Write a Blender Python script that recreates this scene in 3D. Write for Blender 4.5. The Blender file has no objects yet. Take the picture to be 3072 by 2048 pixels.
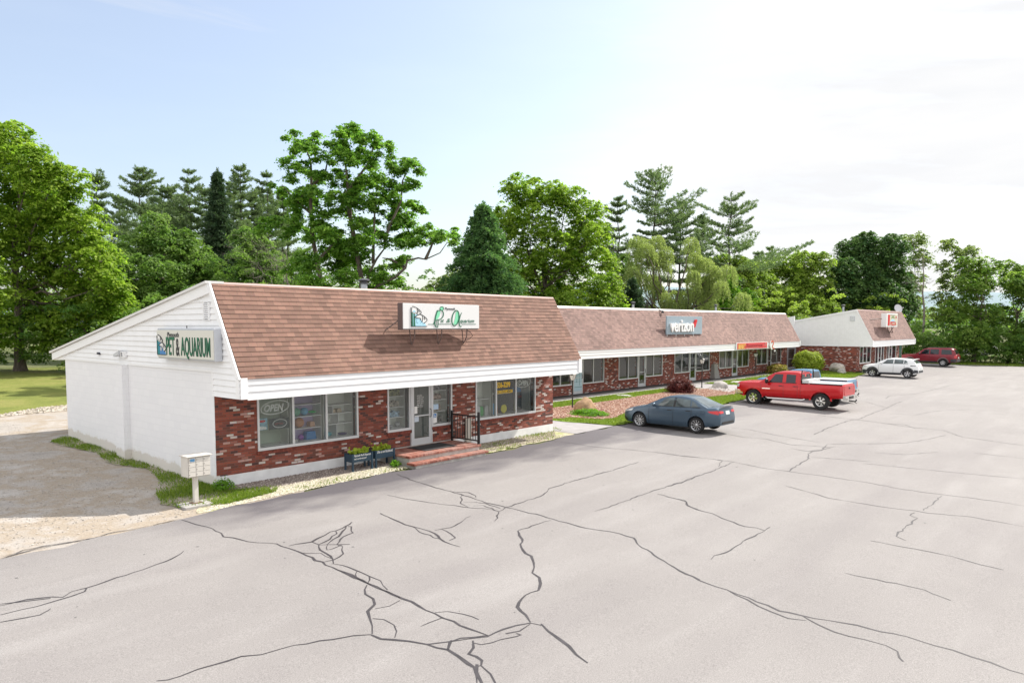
import bpy, math, random
import numpy as np
from mathutils import Vector, Matrix
from mathutils.bvhtree import BVHTree
S = bpy.context.scene
COL = S.collection
rad = math.radians
# ---------------------------------------------------------------- camera
cam = bpy.data.cameras.new('camera')
cam.sensor_width = 36; cam.lens = 26.10; cam.shift_y = 0.0357
cam.clip_start = .1; cam.clip_end = 6000
camo = bpy.data.objects.new('camera', cam); COL.objects.link(camo)
camo.location = (-9.436, -18.841, 4.329)
camo.rotation_euler = (math.pi/2-.0707, 0, -.8471)
S.camera = camo
# ---------------------------------------------------------------- light
SUN = Vector((.97, -.23, .98)).normalized()
EL = math.asin(SUN.z); AZ = math.atan2(SUN.x, SUN.y)
w = bpy.data.worlds.new('World'); S.world = w; w.use_nodes = True
nt = w.node_tree; nt.nodes.clear()
def wn(t, **k):
    n = nt.nodes.new(t)
    for a, b in k.items(): setattr(n, a, b)
    return n
sky = wn('ShaderNodeTexSky', sky_type='NISHITA', sun_disc=False, sun_elevation=EL, sun_rotation=AZ, altitude=0, air_density=1.0, dust_density=2.2, ozone_density=1.2)
tc = wn('ShaderNodeTexCoord')
mp = wn('ShaderNodeMapping'); mp.inputs['Scale'].default_value = (1, 1, 5.0); mp.inputs['Rotation'].default_value = (0, 0, .5)
no = wn('ShaderNodeTexNoise'); no.inputs['Scale'].default_value = 1.7; no.inputs['Detail'].default_value = 7; no.inputs['Roughness'].default_value = .58
no.inputs['Distortion'].default_value = .6
cr = wn('ShaderNodeValToRGB'); cr.color_ramp.elements[0].color = (.27, .27, .27, 1); cr.color_ramp.elements[0].position = .42; cr.color_ramp.elements[1].position = .74
nt.links.new(tc.outputs['Generated'], mp.inputs[0]); nt.links.new(mp.outputs[0], no.inputs['Vector'])
# thin high cloud gets thicker towards the sun's side of the sky
dotn = wn('ShaderNodeVectorMath', operation='DOT_PRODUCT'); dotn.inputs[1].default_value = Vector((.93, -.36, .1)).normalized()
nt.links.new(tc.outputs['Generated'], dotn.inputs[0])
mr = wn('ShaderNodeMapRange'); mr.inputs[1].default_value = .40; mr.inputs[2].default_value = .97; mr.inputs[3].default_value = -.20; mr.inputs[4].default_value = .42
nt.links.new(dotn.outputs['Value'], mr.inputs[0])
ad = wn('ShaderNodeMath', operation='ADD'); nt.links.new(no.outputs['Fac'], ad.inputs[0]); nt.links.new(mr.outputs[0], ad.inputs[1])
# added fill: unseen bright sky overhead and behind the camera, lifts shaded walls
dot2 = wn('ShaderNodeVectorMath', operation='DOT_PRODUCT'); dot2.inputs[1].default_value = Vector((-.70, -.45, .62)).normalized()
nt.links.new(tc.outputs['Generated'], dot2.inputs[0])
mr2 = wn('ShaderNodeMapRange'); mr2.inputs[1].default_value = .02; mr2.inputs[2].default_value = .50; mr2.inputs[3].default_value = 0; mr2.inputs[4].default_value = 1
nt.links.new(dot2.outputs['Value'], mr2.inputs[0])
nt.links.new(ad.outputs[0], cr.inputs[0])
n2_ = wn('ShaderNodeTexNoise'); n2_.inputs['Scale'].default_value = 2.6; n2_.inputs['Detail'].default_value = 6; nt.links.new(mp.outputs[0], n2_.inputs['Vector'])
cc_ = wn('ShaderNodeValToRGB'); cc_.color_ramp.elements[0].color = (.405, .409, .418, 1); cc_.color_ramp.elements[1].color = (.455, .452, .447, 1); cc_.color_ramp.elements[0].position = .38; cc_.color_ramp.elements[1].position = .62; nt.links.new(n2_.outputs['Fac'], cc_.inputs[0])
sc_ = wn('ShaderNodeVectorMath', operation='SCALE'); sc_.inputs['Scale'].default_value = 10; nt.links.new(cc_.outputs[0], sc_.inputs[0])
mx = wn('ShaderNodeMix', data_type='RGBA'); nt.links.new(sc_.outputs[0], mx.inputs[7])
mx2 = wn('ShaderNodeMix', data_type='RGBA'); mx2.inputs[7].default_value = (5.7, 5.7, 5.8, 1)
nt.links.new(cr.outputs[0], mx.inputs[0]); nt.links.new(sky.outputs[0], mx.inputs[6])
bg = wn('ShaderNodeBackground'); bg.inputs[1].default_value = .10
wo = wn('ShaderNodeOutputWorld')
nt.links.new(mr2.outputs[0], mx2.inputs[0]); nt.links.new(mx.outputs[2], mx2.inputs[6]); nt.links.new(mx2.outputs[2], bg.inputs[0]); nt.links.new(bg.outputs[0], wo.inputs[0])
sl = bpy.data.lights.new('sun', 'SUN'); sl.energy = 3.05; sl.angle = rad(.53); sl.color = (1, .95, .87)
so = bpy.data.objects.new('sun', sl); COL.objects.link(so); so.rotation_euler = SUN.to_track_quat('Z', 'Y').to_euler()
S.view_settings.view_transform = 'Standard'; S.view_settings.look = 'None'; S.view_settings.gamma = 1
S.view_settings.exposure = 1.22
S.render.engine = 'CYCLES'
S.cycles.max_bounces = 6; S.cycles.transparent_max_bounces = 8
# ---------------------------------------------------------------- materials
MT = {}
def mat(name, col=(.5, .5, .5), rough=.7, metal=0, spec=.5, noise=0, nscale=5, bump=0, bscale=40, coat=0, trans=0, alpha=1, detail=5, stretch=None):
    if name in MT: return MT[name]
    m = bpy.data.materials.new(name); m.use_nodes = True; MT[name] = m
    t = m.node_tree; p = t.nodes['Principled BSDF']
    p.inputs['Base Color'].default_value = (*col, 1); p.inputs['Roughness'].default_value = rough
    p.inputs['Metallic'].default_value = metal; p.inputs['Specular IOR Level'].default_value = spec
    p.inputs['Coat Weight'].default_value = coat; p.inputs['Coat Roughness'].default_value = .05
    if noise or bump:
        c = t.nodes.new('ShaderNodeTexCoord'); mpn = t.nodes.new('ShaderNodeMapping')
        if stretch: mpn.inputs['Scale'].default_value = stretch
        t.links.new(c.outputs['Object'], mpn.inputs[0])
    if noise:
        n = t.nodes.new('ShaderNodeTexNoise'); n.inputs['Scale'].default_value = nscale; n.inputs['Detail'].default_value = detail
        t.links.new(mpn.outputs[0], n.inputs['Vector'])
        r = t.nodes.new('ShaderNodeValToRGB')
        r.color_ramp.elements[0].position = .3; r.color_ramp.elements[1].position = .7
        r.color_ramp.elements[0].color = (*[max(0, x*(1-noise)) for x in col], 1)
        r.color_ramp.elements[1].color = (*[min(1, x*(1+noise)) for x in col], 1)
        t.links.new(n.outputs['Fac'], r.inputs[0]); t.links.new(r.outputs[0], p.inputs['Base Color'])
    if bump:
        n = t.nodes.new('ShaderNodeTexNoise'); n.inputs['Scale'].default_value = bscale; n.inputs['Detail'].default_value = 3
        t.links.new(mpn.outputs[0], n.inputs['Vector'])
        b = t.nodes.new('ShaderNodeBump'); b.inputs['Strength'].default_value = bump; b.inputs['Distance'].default_value = .02
        t.links.new(n.outputs['Fac'], b.inputs['Height']); t.links.new(b.outputs[0], p.inputs['Normal'])
    return m
class NT:
    """tiny node helper"""
    def __init__(s, name):
        s.m = bpy.data.materials.new(name); s.m.use_nodes = True; MT[name] = s.m; s.t = s.m.node_tree; s.p = s.t.nodes['Principled BSDF']
    def n(s, typ, ins=None, **k):
        x = s.t.nodes.new('ShaderNode'+typ)
        for a, b in k.items(): setattr(x, a, b)
        for a, b in (ins or {}).items():
            if isinstance(b, bpy.types.NodeSocket): s.t.links.new(b, x.inputs[a])
            else: x.inputs[a].default_value = b
        return x
    def l(s, a, b): s.t.links.new(a, b)
    def ramp(s, fac, stops, const=False):
        r = s.t.nodes.new('ShaderNodeValToRGB'); e = r.color_ramp.elements
        if const: r.color_ramp.interpolation = 'CONSTANT'
        while len(e) < len(stops): e.new(.5)
        for i, (p, c) in enumerate(stops): e[i].position = p; e[i].color = (*c, 1) if len(c) == 3 else c
        s.l(fac, r.inputs[0]); return r.outputs[0]
    def mix(s, fac, a, b, blend='MIX'):
        x = s.t.nodes.new('ShaderNodeMix'); x.data_type = 'RGBA'; x.blend_type = blend
        for i, v in ((0, fac), (6, a), (7, b)):
            if isinstance(v, bpy.types.NodeSocket): s.l(v, x.inputs[i])
            else: x.inputs[i].default_value = v if i == 0 else (*v, 1)
        return x.outputs[2]
    def uv2(s):
        c = s.n('TexCoord'); x = s.n('SeparateXYZ', {0: c.outputs['Object']})
        a = s.n('Math', {0: x.outputs[0], 1: x.outputs[1]}, operation='ADD')
        return s.n('CombineXYZ', {0: a.outputs[0], 1: x.outputs[2]}).outputs[0], c.outputs['Object'], x
def brick_mat():
    k = NT('brick'); v, ob, x = k.uv2()
    b = k.n('TexBrick', {'Vector': v, 'Color1': (0, 0, 0, 1), 'Color2': (1, 1, 1, 1), 'Mortar': (.5, .5, .5, 1), 'Scale': 1, 'Mortar Size': .0055, 'Mortar Smooth': .1, 'Bias': 0, 'Brick Width': .205, 'Row Height': .0672}, offset=.5)
    w_, d1, d2 = (.62, .56, .52), (.22, .050, .029), (.30, .078, .048)
    c = k.ramp(b.outputs['Color'], [(0, (.06, .03, .028)), (.13, (.13, .045, .032)), (.22, d1), (.50, d2), (.70, (.20, .055, .04)), (.80, (.33, .13, .10)), (.86, (.50, .30, .26)), (.905, w_)], const=True)
    n = k.n('TexNoise', {'Vector': ob, 'Scale': 22, 'Detail': 4})
    c = k.mix(.35, c, n.outputs['Color'], 'OVERLAY')
    n2 = k.n('TexNoise', {'Vector': ob, 'Scale': .9, 'Detail': 3}); f = k.ramp(n2.outputs['Fac'], [(.35, (0, 0, 0)), (.7, (.35, .35, .35))])
    c = k.mix(f, c, (.20, .08, .06))
    c = k.mix(b.outputs['Fac'], c, (.16, .085, .07))
    k.l(c, k.p.inputs['Base Color']); k.p.inputs['Roughness'].default_value = .85
    bu = k.n('Bump', {'Strength': .6, 'Distance': .01, 'Height': b.outputs['Fac']}, invert=True); k.l(bu.outputs[0], k.p.inputs['Normal'])
    return k.m
def paver_brick():
    k = NT('step_brick'); c = k.n('TexCoord'); x = k.n('SeparateXYZ', {0: c.outputs['Object']})
    v = k.n('CombineXYZ', {0: x.outputs[1], 1: x.outputs[0]}).outputs[0]
    b = k.n('TexBrick', {'Vector': v, 'Color1': (0, 0, 0, 1), 'Color2': (1, 1, 1, 1), 'Mortar': (.5, .5, .5, 1), 'Scale': 1, 'Mortar Size': .006, 'Bias': 0, 'Brick Width': .21, 'Row Height': .075}, offset=.5)
    cc = k.ramp(b.outputs['Color'], [(0, (.19, .05, .033)), (.5, (.27, .085, .055)), (.8, (.36, .15, .11))])
    n = k.n('TexNoise', {'Vector': c.outputs['Object'], 'Scale': 2.2, 'Detail': 6}); f = k.ramp(n.outputs['Fac'], [(.45, (0, 0, 0)), (.7, (.6, .6, .6))])
    cc = k.mix(f, cc, (.38, .27, .24)); cc = k.mix(b.outputs['Fac'], cc, (.16, .1, .08))
    k.l(cc, k.p.inputs['Base Color']); k.p.inputs['Roughness'].default_value = .8
    return k.m
CH = .122    # height of one shingle course, measured vertically
def shingle_mat(name, base):
    k = NT(name); v, ob, x = k.uv2()
    b = k.n('TexBrick', {'Vector': k.n('CombineXYZ', {0: x.outputs[0], 1: x.outputs[2]}).outputs[0], 'Color1': (0, 0, 0, 1), 'Color2': (1, 1, 1, 1), 'Mortar': (.5, .5, .5, 1), 'Scale': 1, 'Mortar Size': .003, 'Bias': 0, 'Brick Width': .245, 'Row Height': CH}, offset=.37)
    h = lambda s: tuple(a*s for a in base)
    c = k.ramp(b.outputs['Color'], [(0, h(.76)), (.3, h(.92)), (.6, h(1.04)), (1, h(1.22))])
    n = k.n('TexNoise', {'Vector': ob, 'Scale': .55, 'Detail': 5}); c = k.mix(.30, c, k.ramp(n.outputs['Fac'], [(.3, (.25, .22, .22)), (.7, (.78, .74, .72))]), 'OVERLAY')
    n = k.n('TexNoise', {'Vector': ob, 'Scale': 60, 'Detail': 3}); c = k.mix(.4, c, n.outputs['Color'], 'OVERLAY')
    c = k.mix(b.outputs['Fac'], c, h(.45))
    k.l(c, k.p.inputs['Base Color']); k.p.inputs['Roughness'].default_value = .92
    return k.m
def block_mat():
    k = NT('painted_block'); v, ob, x = k.uv2()
    b = k.n('TexBrick', {'Vector': v, 'Color1': (.80, .80, .815, 1), 'Color2': (.83, .83, .84, 1), 'Mortar': (.765, .765, .78, 1), 'Scale': 1, 'Mortar Size': .008, 'Mortar Smooth': .6, 'Brick Width': .4, 'Row Height': .2}, offset=.5)
    n = k.n('TexNoise', {'Vector': ob, 'Scale': 2.6, 'Detail': 9, 'Roughness': .75})
    # splashed soil along the foot of the wall
    a = k.n('Math', {0: x.outputs[2], 1: k.n('Math', {0: x.outputs[1], 1: -.026}, operation='MULTIPLY').outputs[0]}, operation='ADD')
    a2 = k.n('Math', {0: a.outputs[0], 1: k.n('Math', {0: n.outputs['Fac'], 1: -.55}, operation='MULTIPLY').outputs[0]}, operation='ADD')
    f = k.ramp(a2.outputs[0], [(-.0, (.5, .5, .5)), (.03, (.22, .22, .22)), (.08, (0, 0, 0))])
    c = k.mix(f, b.outputs['Color'], (.50, .43, .32))
    k.l(c, k.p.inputs['Base Color']); k.p.inputs['Roughness'].default_value = .75
    n3 = k.n('TexNoise', {'Vector': ob, 'Scale': 26, 'Detail': 4})
    h = k.n('Math', {0: k.n('Math', {0: b.outputs['Fac'], 1: -.55}, operation='MULTIPLY').outputs[0], 1: n3.outputs['Fac']}, operation='ADD')
    k.l(k.n('Bump', {'Strength': .5, 'Distance': .008, 'Height': h.outputs[0]}).outputs[0], k.p.inputs['Normal'])
    return k.m
def glass_mat(name='glass', tint=(.80, .88, .86), ior=1.9, rough=.0, body=0):
    k = NT(name); t = k.t
    tr = k.n('BsdfTransparent', {0: (*tint, 1)}); gl = k.n('BsdfGlossy', {0: (1, 1, 1, 1), 'Roughness': rough})
    fr = k.n('Fresnel', {0: ior}); ms = k.n('MixShader', {0: fr.outputs[0], 1: tr.outputs[0], 2: gl.outputs[0]})
    out = ms
    if body:
        d = k.n('BsdfDiffuse', {0: (.35, .40, .37, 1)}); out = k.n('MixShader', {0: body, 1: ms.outputs[0], 2: d.outputs[0]})
    k.l(out.outputs[0], t.nodes['Material Output'].inputs[0]); return k.m
def asphalt_mat():
    k = NT('asphalt'); c = k.n('TexCoord'); ob = c.outputs['Object']; x = k.n('SeparateXYZ', {0: ob})
    n1 = k.n('TexNoise', {'Vector': ob, 'Scale': .22, 'Detail': 6, 'Roughness': .6})
    c0 = k.ramp(n1.outputs['Fac'], [(.3, (.222, .208, .202)), (.5, (.242, .227, .220)), (.72, (.262, .247, .239))])
    ms = k.n('Mapping', {0: ob, 'Rotation': (0, 0, .12), 'Scale': (.25, 1.3, 1)})
    n4 = k.n('TexNoise', {'Vector': ms.outputs[0], 'Scale': .9, 'Detail': 5}); c0 = k.mix(k.ramp(n4.outputs['Fac'], [(.52, (0, 0, 0)), (.75, (.5, .5, .5))]), c0, (.30, .285, .278))
    n5 = k.n('TexNoise', {'Vector': ms.outputs[0], 'Scale': .5, 'Detail': 6}); c0 = k.mix(k.ramp(n5.outputs['Fac'], [(.5, (0, 0, 0)), (.72, (.55, .55, .55))]), c0, (.20, .185, .184))
    n2 = k.n('TexNoise', {'Vector': ob, 'Scale': 55, 'Detail': 5, 'Roughness': .8}); c1 = k.mix(.8, c0, k.ramp(n2.outputs['Fac'], [(.3, (.25, .25, .25)), (.7, (.75, .75, .75))]), 'OVERLAY')
    n6 = k.n('TexVoronoi', {'Vector': ob, 'Scale': 30}); c1 = k.mix(k.ramp(n6.outputs['Distance'], [(.06, (.5, .5, .5)), (.14, (0, 0, 0))]), c1, (.42, .41, .40))
    # darker, less worn strip along the building edge, with a ragged limit
    n3 = k.n('TexNoise', {'Vector': k.n('Mapping', {0: ob, 'Scale': (.5, 1, 1)}).outputs[0], 'Scale': 1.1, 'Detail': 6})
    a = k.n('Math', {0: x.outputs[1], 1: k.n('Math', {0: n3.outputs['Fac'], 1: 3.2}, operation='MULTIPLY').outputs[0]}, operation='ADD')
    f = k.ramp(k.n('MapRange', {0: a.outputs[0], 1: -4.0, 2: 0}).outputs[0], [(.42, (0, 0, 0)), (.62, (.55, .55, .55)), (.82, (1, 1, 1))])
    gx = k.ramp(k.n('MapRange', {0: x.outputs[0], 1: -6, 2: 30}).outputs[0], [(.08, (.10, .10, .10)), (.16, (1, 1, 1)), (.6, (.85, .85, .85)), (1, (.15, .15, .15))])
    ff = k.mix(1.0, f, gx, 'MULTIPLY')
    c1 = k.mix(ff, c1, k.mix(.5, (.088, .080, .090), k.ramp(n2.outputs['Fac'], [(.3, (.3, .3, .3)), (.7, (.7, .7, .7))]), 'OVERLAY'))
    k.l(c1, k.p.inputs['Base Color']); k.p.inputs['Roughness'].default_value = .85; k.p.inputs['Specular IOR Level'].default_value = .3
    k.l(k.n('Bump', {'Strength': .35, 'Distance': .01, 'Height': n2.outputs['Fac']}).outputs[0], k.p.inputs['Normal'])
    return k.m
def ground_mat(name, stops, s1=.5, s2=9, mixf=.5, rough=.95, bump=.6, bs=None):
    k = NT(name); ob = k.n('TexCoord').outputs['Object']
    n1 = k.n('TexNoise', {'Vector': ob, 'Scale': s1, 'Detail': 8, 'Roughness': .65}); c = k.ramp(n1.outputs['Fac'], stops)
    n2 = k.n('TexNoise', {'Vector': ob, 'Scale': s2, 'Detail': 8, 'Roughness': .7}); c = k.mix(mixf, c, k.ramp(n2.outputs['Fac'], [(.3, (.12, .12, .12)), (.7, (.88, .88, .88))]), 'OVERLAY')
    k.l(c, k.p.inputs['Base Color']); k.p.inputs['Roughness'].default_value = rough; k.p.inputs['Specular IOR Level'].default_value = .2
    k.l(k.n('Bump', {'Strength': bump, 'Distance': .05, 'Height': n2.outputs['Fac']}).outputs[0], k.p.inputs['Normal'])
    return k.m
def leaf_mat(name, c0, c1, trans=.45, rough=.5):
    """each leaf takes its own tone between c0 and c1 (attribute v)"""
    k = NT(name); at = k.n('Attribute', attribute_name='v')
    c = k.ramp(at.outputs['Fac'], [(0, c0), (1, c1)])
    k.l(c, k.p.inputs['Base Color']); k.p.inputs['Roughness'].default_value = rough; k.p.inputs['Specular IOR Level'].default_value = .25
    tl = k.n('BsdfTranslucent', {0: k.mix(.5, c, k.mix(1.0, c, (1.0, 1.25, .35), 'MULTIPLY'))})
    ms = k.n('MixShader', {0: trans, 1: k.p.outputs[0], 2: tl.outputs[0]}); k.l(ms.outputs[0], k.t.nodes['Material Output'].inputs[0])
    return k.m
# ---------------------------------------------------------------- mesh tools
def off(p):
    v = Vector((0, 0, 0))
    while p: v += p.location; p = p.parent
    return v
def link(name, me, mt, parent=None, label=None, loc=None):
    o = bpy.data.objects.new(name, me)
    if mt: me.materials.append(mt)
    COL.objects.link(o)
    if parent: o.parent = parent
    if loc is not None: o.location = loc
    if label: o['label'] = label
    return o
def thing(name, label, cat, loc=(0, 0, 0), group=None, rz=0):
    o = bpy.data.objects.new(name, None); COL.objects.link(o); o.empty_display_size = .2
    o.location = loc; o.rotation_euler = (0, 0, rz); o['label'] = label; o['category'] = cat
    if group: o['group'] = group
    return o
def tag(o, label, cat, group=None, kind=None):
    o['label'] = label; o['category'] = cat
    if group: o['group'] = group
    if kind: o['kind'] = kind
    return o
def struct(o, kind='structure'): o['kind'] = kind; return o
def nmesh(name, V, F, mt, parent=None, smooth=False, attr=None, fattr=None, loc=None, world=True):
    """V (n,3) array, F (m,k) array of quads or triangles"""
    V = np.asarray(V, np.float32); F = np.asarray(F, np.int32)
    if parent is not None and world: V = V-np.array(off(parent), np.float32)
    if loc is not None: V = V-np.array(loc, np.float32)
    me = bpy.data.meshes.new(name); k = F.shape[1]
    me.vertices.add(len(V)); me.vertices.foreach_set('co', V.ravel())
    me.loops.add(F.size); me.loops.foreach_set('vertex_index', F.ravel())
    me.polygons.add(len(F)); me.polygons.foreach_set('loop_start', np.arange(0, F.size, k, dtype=np.int32))
    me.update(calc_edges=True)
    if fattr is not None:
        a = me.attributes.new('v', 'FLOAT', 'FACE'); a.data.foreach_set('value', np.asarray(fattr, np.float32))
    me.polygons.foreach_set('use_smooth', np.full(len(F), smooth)); me.update()
    return link(name, me, mt, parent, loc=loc)
class MB:
    def __init__(s): s.v = []; s.f = []
    def quad(s, *p):
        n = len(s.v); s.v += [tuple(q) for q in p]; s.f.append(tuple(range(n, n+len(p)))); return s
    def box(s, x0, x1, y0, y1, z0, z1):
        n = len(s.v)
        s.v += [(x, y, z) for z in (z0, z1) for y in (y0, y1) for x in (x0, x1)]
        s.f += [tuple(n+i for i in q) for q in ((0, 2, 3, 1), (4, 5, 7, 6), (0, 1, 5, 4), (1, 3, 7, 5), (3, 2, 6, 7), (2, 0, 4, 6))]; return s
    def cbox(s, c, d, b=0):
        x, y, z = c; a, e, f = [i/2 for i in d]; return s.box(x-a, x+a, y-e, y+e, z-f, z+f)
    def prism(s, poly, fn, t0, t1):
        """poly: 2-D outline (ccw); fn(a,b,t)->xyz; extruded from t0 to t1"""
        n = len(s.v); m = len(poly)
        s.v += [fn(a, b, t0) for a, b in poly]+[fn(a, b, t1) for a, b in poly]
        s.f.append(tuple(n+i for i in range(m))[::-1]); s.f.append(tuple(n+m+i for i in range(m)))
        s.f += [(n+i, n+(i+1) % m, n+m+(i+1) % m, n+m+i) for i in range(m)]; return s
    def tube(s, pts, r, k=8, cap=True):
        pts = [Vector(p) for p in pts]; R = r if isinstance(r, (list, tuple)) else [r]*len(pts); n = len(s.v); prev = None
        for i, p in enumerate(pts):
            d = (pts[min(i+1, len(pts)-1)]-pts[max(i-1, 0)]).normalized()
            a = prev if prev is not None else (Vector((0, 0, 1)) if abs(d.z) < .9 else Vector((1, 0, 0)))
            u = (a-d*a.dot(d)).normalized(); prev = u; v = d.cross(u)
            s.v += [tuple(p+(u*math.cos(t)+v*math.sin(t))*R[i]) for t in [2*math.pi*j/k for j in range(k)]]
        for i in range(len(pts)-1):
            for j in range(k):
                a = n+i*k+j; b = n+i*k+(j+1) % k; s.f.append((a, b, b+k, a+k))
        if cap: s.f.append(tuple(n+j for j in range(k))[::-1]); e = n+(len(pts)-1)*k; s.f.append(tuple(e+j for j in range(k)))
        return s
    def lathe(s, prof, c=(0, 0, 0), k=20, axis='z', arc=1):
        n = len(s.v); m = len(prof)
        for j in range(k):
            t = 2*math.pi*j/k
            for r, h in prof:
                q = (r*math.cos(t), r*math.sin(t), h)
                if axis == 'x': q = (h, r*math.cos(t), r*math.sin(t))
                if axis == 'y': q = (r*math.cos(t), h, r*math.sin(t))
                s.v.append((q[0]+c[0], q[1]+c[1], q[2]+c[2]))
        for j in range(k):
            for i in range(m-1):
                a = n+j*m+i; b = n+((j+1) % k)*m+i; s.f.append((a, b, b+1, a+1))
        return s
    def add(s, o, M_=None):
        n = len(s.v); s.v += [tuple(M_@Vector(p)) for p in o.v] if M_ is not None else o.v; s.f += [tuple(n+i for i in f) for f in o.f]; return s
    def build(s, name, mt, parent=None, smooth=False, world=True, label=None, loc=None, bevel=0):
        me = bpy.data.meshes.new(name); o_ = off(parent) if (parent is not None and world) else Vector((0, 0, 0))
        if loc is not None: o_ = o_+Vector(loc)
        me.from_pydata([(a-o_.x, b-o_.y, c-o_.z) for a, b, c in s.v], [], s.f); me.update()
        if smooth:
            me.polygons.foreach_set('use_smooth', [True]*len(me.polygons)); me.set_sharp_from_angle(angle=rad(38))
        o = link(name, me, mt, parent, label, loc=loc)
        if bevel:
            b = o.modifiers.new('bevel', 'BEVEL'); b.width = bevel; b.segments = 2; b.limit_method = 'ANGLE'
        return o
def clip(poly, a, b, c):
    """keep a*x+b*y>=c"""
    o = []
    for i in range(len(poly)):
        p, q = poly[i], poly[(i+1) % len(poly)]; dp = a*p[0]+b*p[1]-c; dq = a*q[0]+b*q[1]-c
        if dp >= 0: o.append(p)
        if dp*dq < 0: t = dp/(dp-dq); o.append((p[0]+(q[0]-p[0])*t, p[1]+(q[1]-p[1])*t))
    return o
def text(body, size, mt, M_, name='lettering', parent=None, sx=1, depth=.006, bold=0, shear=0, align='LEFT', space=1.0, fit=None):
    cu = bpy.data.curves.new('t', 'FONT'); cu.body = body; cu.size = size; cu.extrude = depth; cu.offset = bold; cu.shear = shear; cu.align_x = align; cu.space_character = space; cu.resolution_u = 3
    o = bpy.data.objects.new('t', cu); COL.objects.link(o)
    dg = bpy.context.evaluated_depsgraph_get(); me = bpy.data.meshes.new_from_object(o.evaluated_get(dg))
    bpy.data.objects.remove(o); bpy.data.curves.remove(cu); me.name = name
    if fit:
        xx = [v.co.x for v in me.vertices]; sx = fit/(max(xx)-min(xx)); me.transform(Matrix.Translation((-min(xx), 0, 0)))
    me.transform(Matrix.Translation(-off(parent)) @ M_ @ Matrix.Diagonal((sx, 1, 1, 1)) if parent else M_ @ Matrix.Diagonal((sx, 1, 1, 1)))
    me.materials.clear()
    return link(name, me, mt, parent)
def facing_y(x, y, z):   # text plane facing -Y
    return Matrix.Translation((x, y, z)) @ Matrix.Rotation(math.pi/2, 4, 'X')
def facing_nx(x, y, z):  # text plane facing -X, reading towards -Y
    return Matrix.Translation((x, y, z)) @ Matrix.Rotation(-math.pi/2, 4, 'Z') @ Matrix.Rotation(math.pi/2, 4, 'X')
def gz(y): return .026*min(max(y, -60), 45)
# common materials
WHITE = mat('white_vinyl', (.85, .85, .855), .55, noise=.03, nscale=3)
TRIM = mat('white_trim', (.86, .86, .865), .5)
FOUND = mat('painted_foundation', (.74, .74, .75), .8, noise=.10, nscale=2.5, bump=.3, bscale=18)
BRICK = brick_mat(); STEPB = paver_brick(); BLOCK = block_mat()
SILLB = mat('sill_brick', (.17, .042, .028), .85, noise=.45, nscale=14, bump=.4)
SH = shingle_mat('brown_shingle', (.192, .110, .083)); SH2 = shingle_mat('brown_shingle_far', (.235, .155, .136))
ALU = mat('aluminium', (.62, .63, .64), .42, metal=.35)
GLASS = glass_mat('shop_glass', (.96, .985, .965), 1.62, body=.04); 
DARK = mat('dark_interior', (.035, .037, .035), .9); BLACK = mat('black_metal', (.012, .012, .014), .4)
ASPH = asphalt_mat()

# ================================================================ ground and paving
def sheet(name, poly, dz, mt, parent=None, n=1):
    """flat polygon on the gently falling ground; edges roughened when n>1"""
    rng = random.Random(hash(name) % 999 if False else len(name)*7+len(poly)); P = []
    for i in range(len(poly)):
        a, b = Vector(poly[i]), Vector(poly[(i+1) % len(poly)]); L = (b-a).length; k = max(1, int(L/n)) if n < 1 else 1
        for j in range(k):
            p = a.lerp(b, j/k)
            if j and n < 1: q = (b-a).normalized(); s = rng.uniform(-1, 1)*.33*n; p = p+Vector((-q.y, q.x))*s
            P.append(p)
    import bmesh
    bm = bmesh.new(); vs = [bm.verts.new((p.x, p.y, gz(p.y)+dz)) for p in P]; f = bm.faces.new(vs); f.normal_update()
    if f.normal.z < 0: f.normal_flip()
    bmesh.ops.triangulate(bm, faces=[f]); me = bpy.data.meshes.new(name); bm.to_mesh(me); bm.free()
    return struct(link(name, me, mt, parent))
M_GROUND = ground_mat('meadow_ground', [(.3, (.07, .085, .03)), (.5, (.10, .12, .04)), (.7, (.16, .15, .08))], .3, 6)
M_DIRT = ground_mat('gravel_dirt', [(.25, (.25, .23, .21)), (.42, (.35, .32, .29)), (.52, (.31, .26, .205)), (.62, (.38, .35, .32)), (.8, (.46, .43, .40))], .55, 26, .35, bump=.12)
M_LAWN = ground_mat('lawn_grass', [(.3, (.105, .135, .030)), (.5, (.17, .19, .045)), (.7, (.25, .23, .08))], .35, 14, .45)
M_GRASS = ground_mat('verge_grass', [(.3, (.10, .17, .02)), (.5, (.17, .25, .035)), (.7, (.24, .28, .06))], .8, 20, .5)
M_STRAW = ground_mat('dry_verge', [(.3, (.42, .38, .27)), (.5, (.50, .46, .33)), (.62, (.30, .34, .12)), (.75, (.52, .49, .40))], 1.3, 16, .7, bump=1)
M_MULCH = ground_mat('bark_mulch', [(.3, (.19, .10, .07)), (.5, (.28, .165, .12)), (.7, (.36, .25, .19))], 1.0, 17, .8, bump=1.4)
M_WALK = mat('walk_asphalt', (.042, .040, .043), .85, noise=.2, nscale=3, bump=.3)
M_CONC = mat('path_concrete', (.30, .285, .285), .85, noise=.12, nscale=2, bump=.3, bscale=60)
M_KERB = mat('kerb_concrete', (.36, .345, .33), .85, noise=.15, nscale=4)
M_SEAL = mat('crack_filler', (.042, .037, .040), .6, noise=.3, nscale=8)
V = []; F = []
xs = [-600, -100, -40, 0, 40, 100, 300, 1500]; ys = [-900, -60, 0, 45, 200, 1500]
for y in ys:
    for x in xs: V.append((x, y, gz(y)-.03))
for j in range(len(ys)-1):
    for i in range(len(xs)-1): a = j*len(xs)+i; F.append((a, a+1, a+len(xs)+1, a+len(xs)))
struct(nmesh('ground', V, F, M_GROUND))
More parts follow.
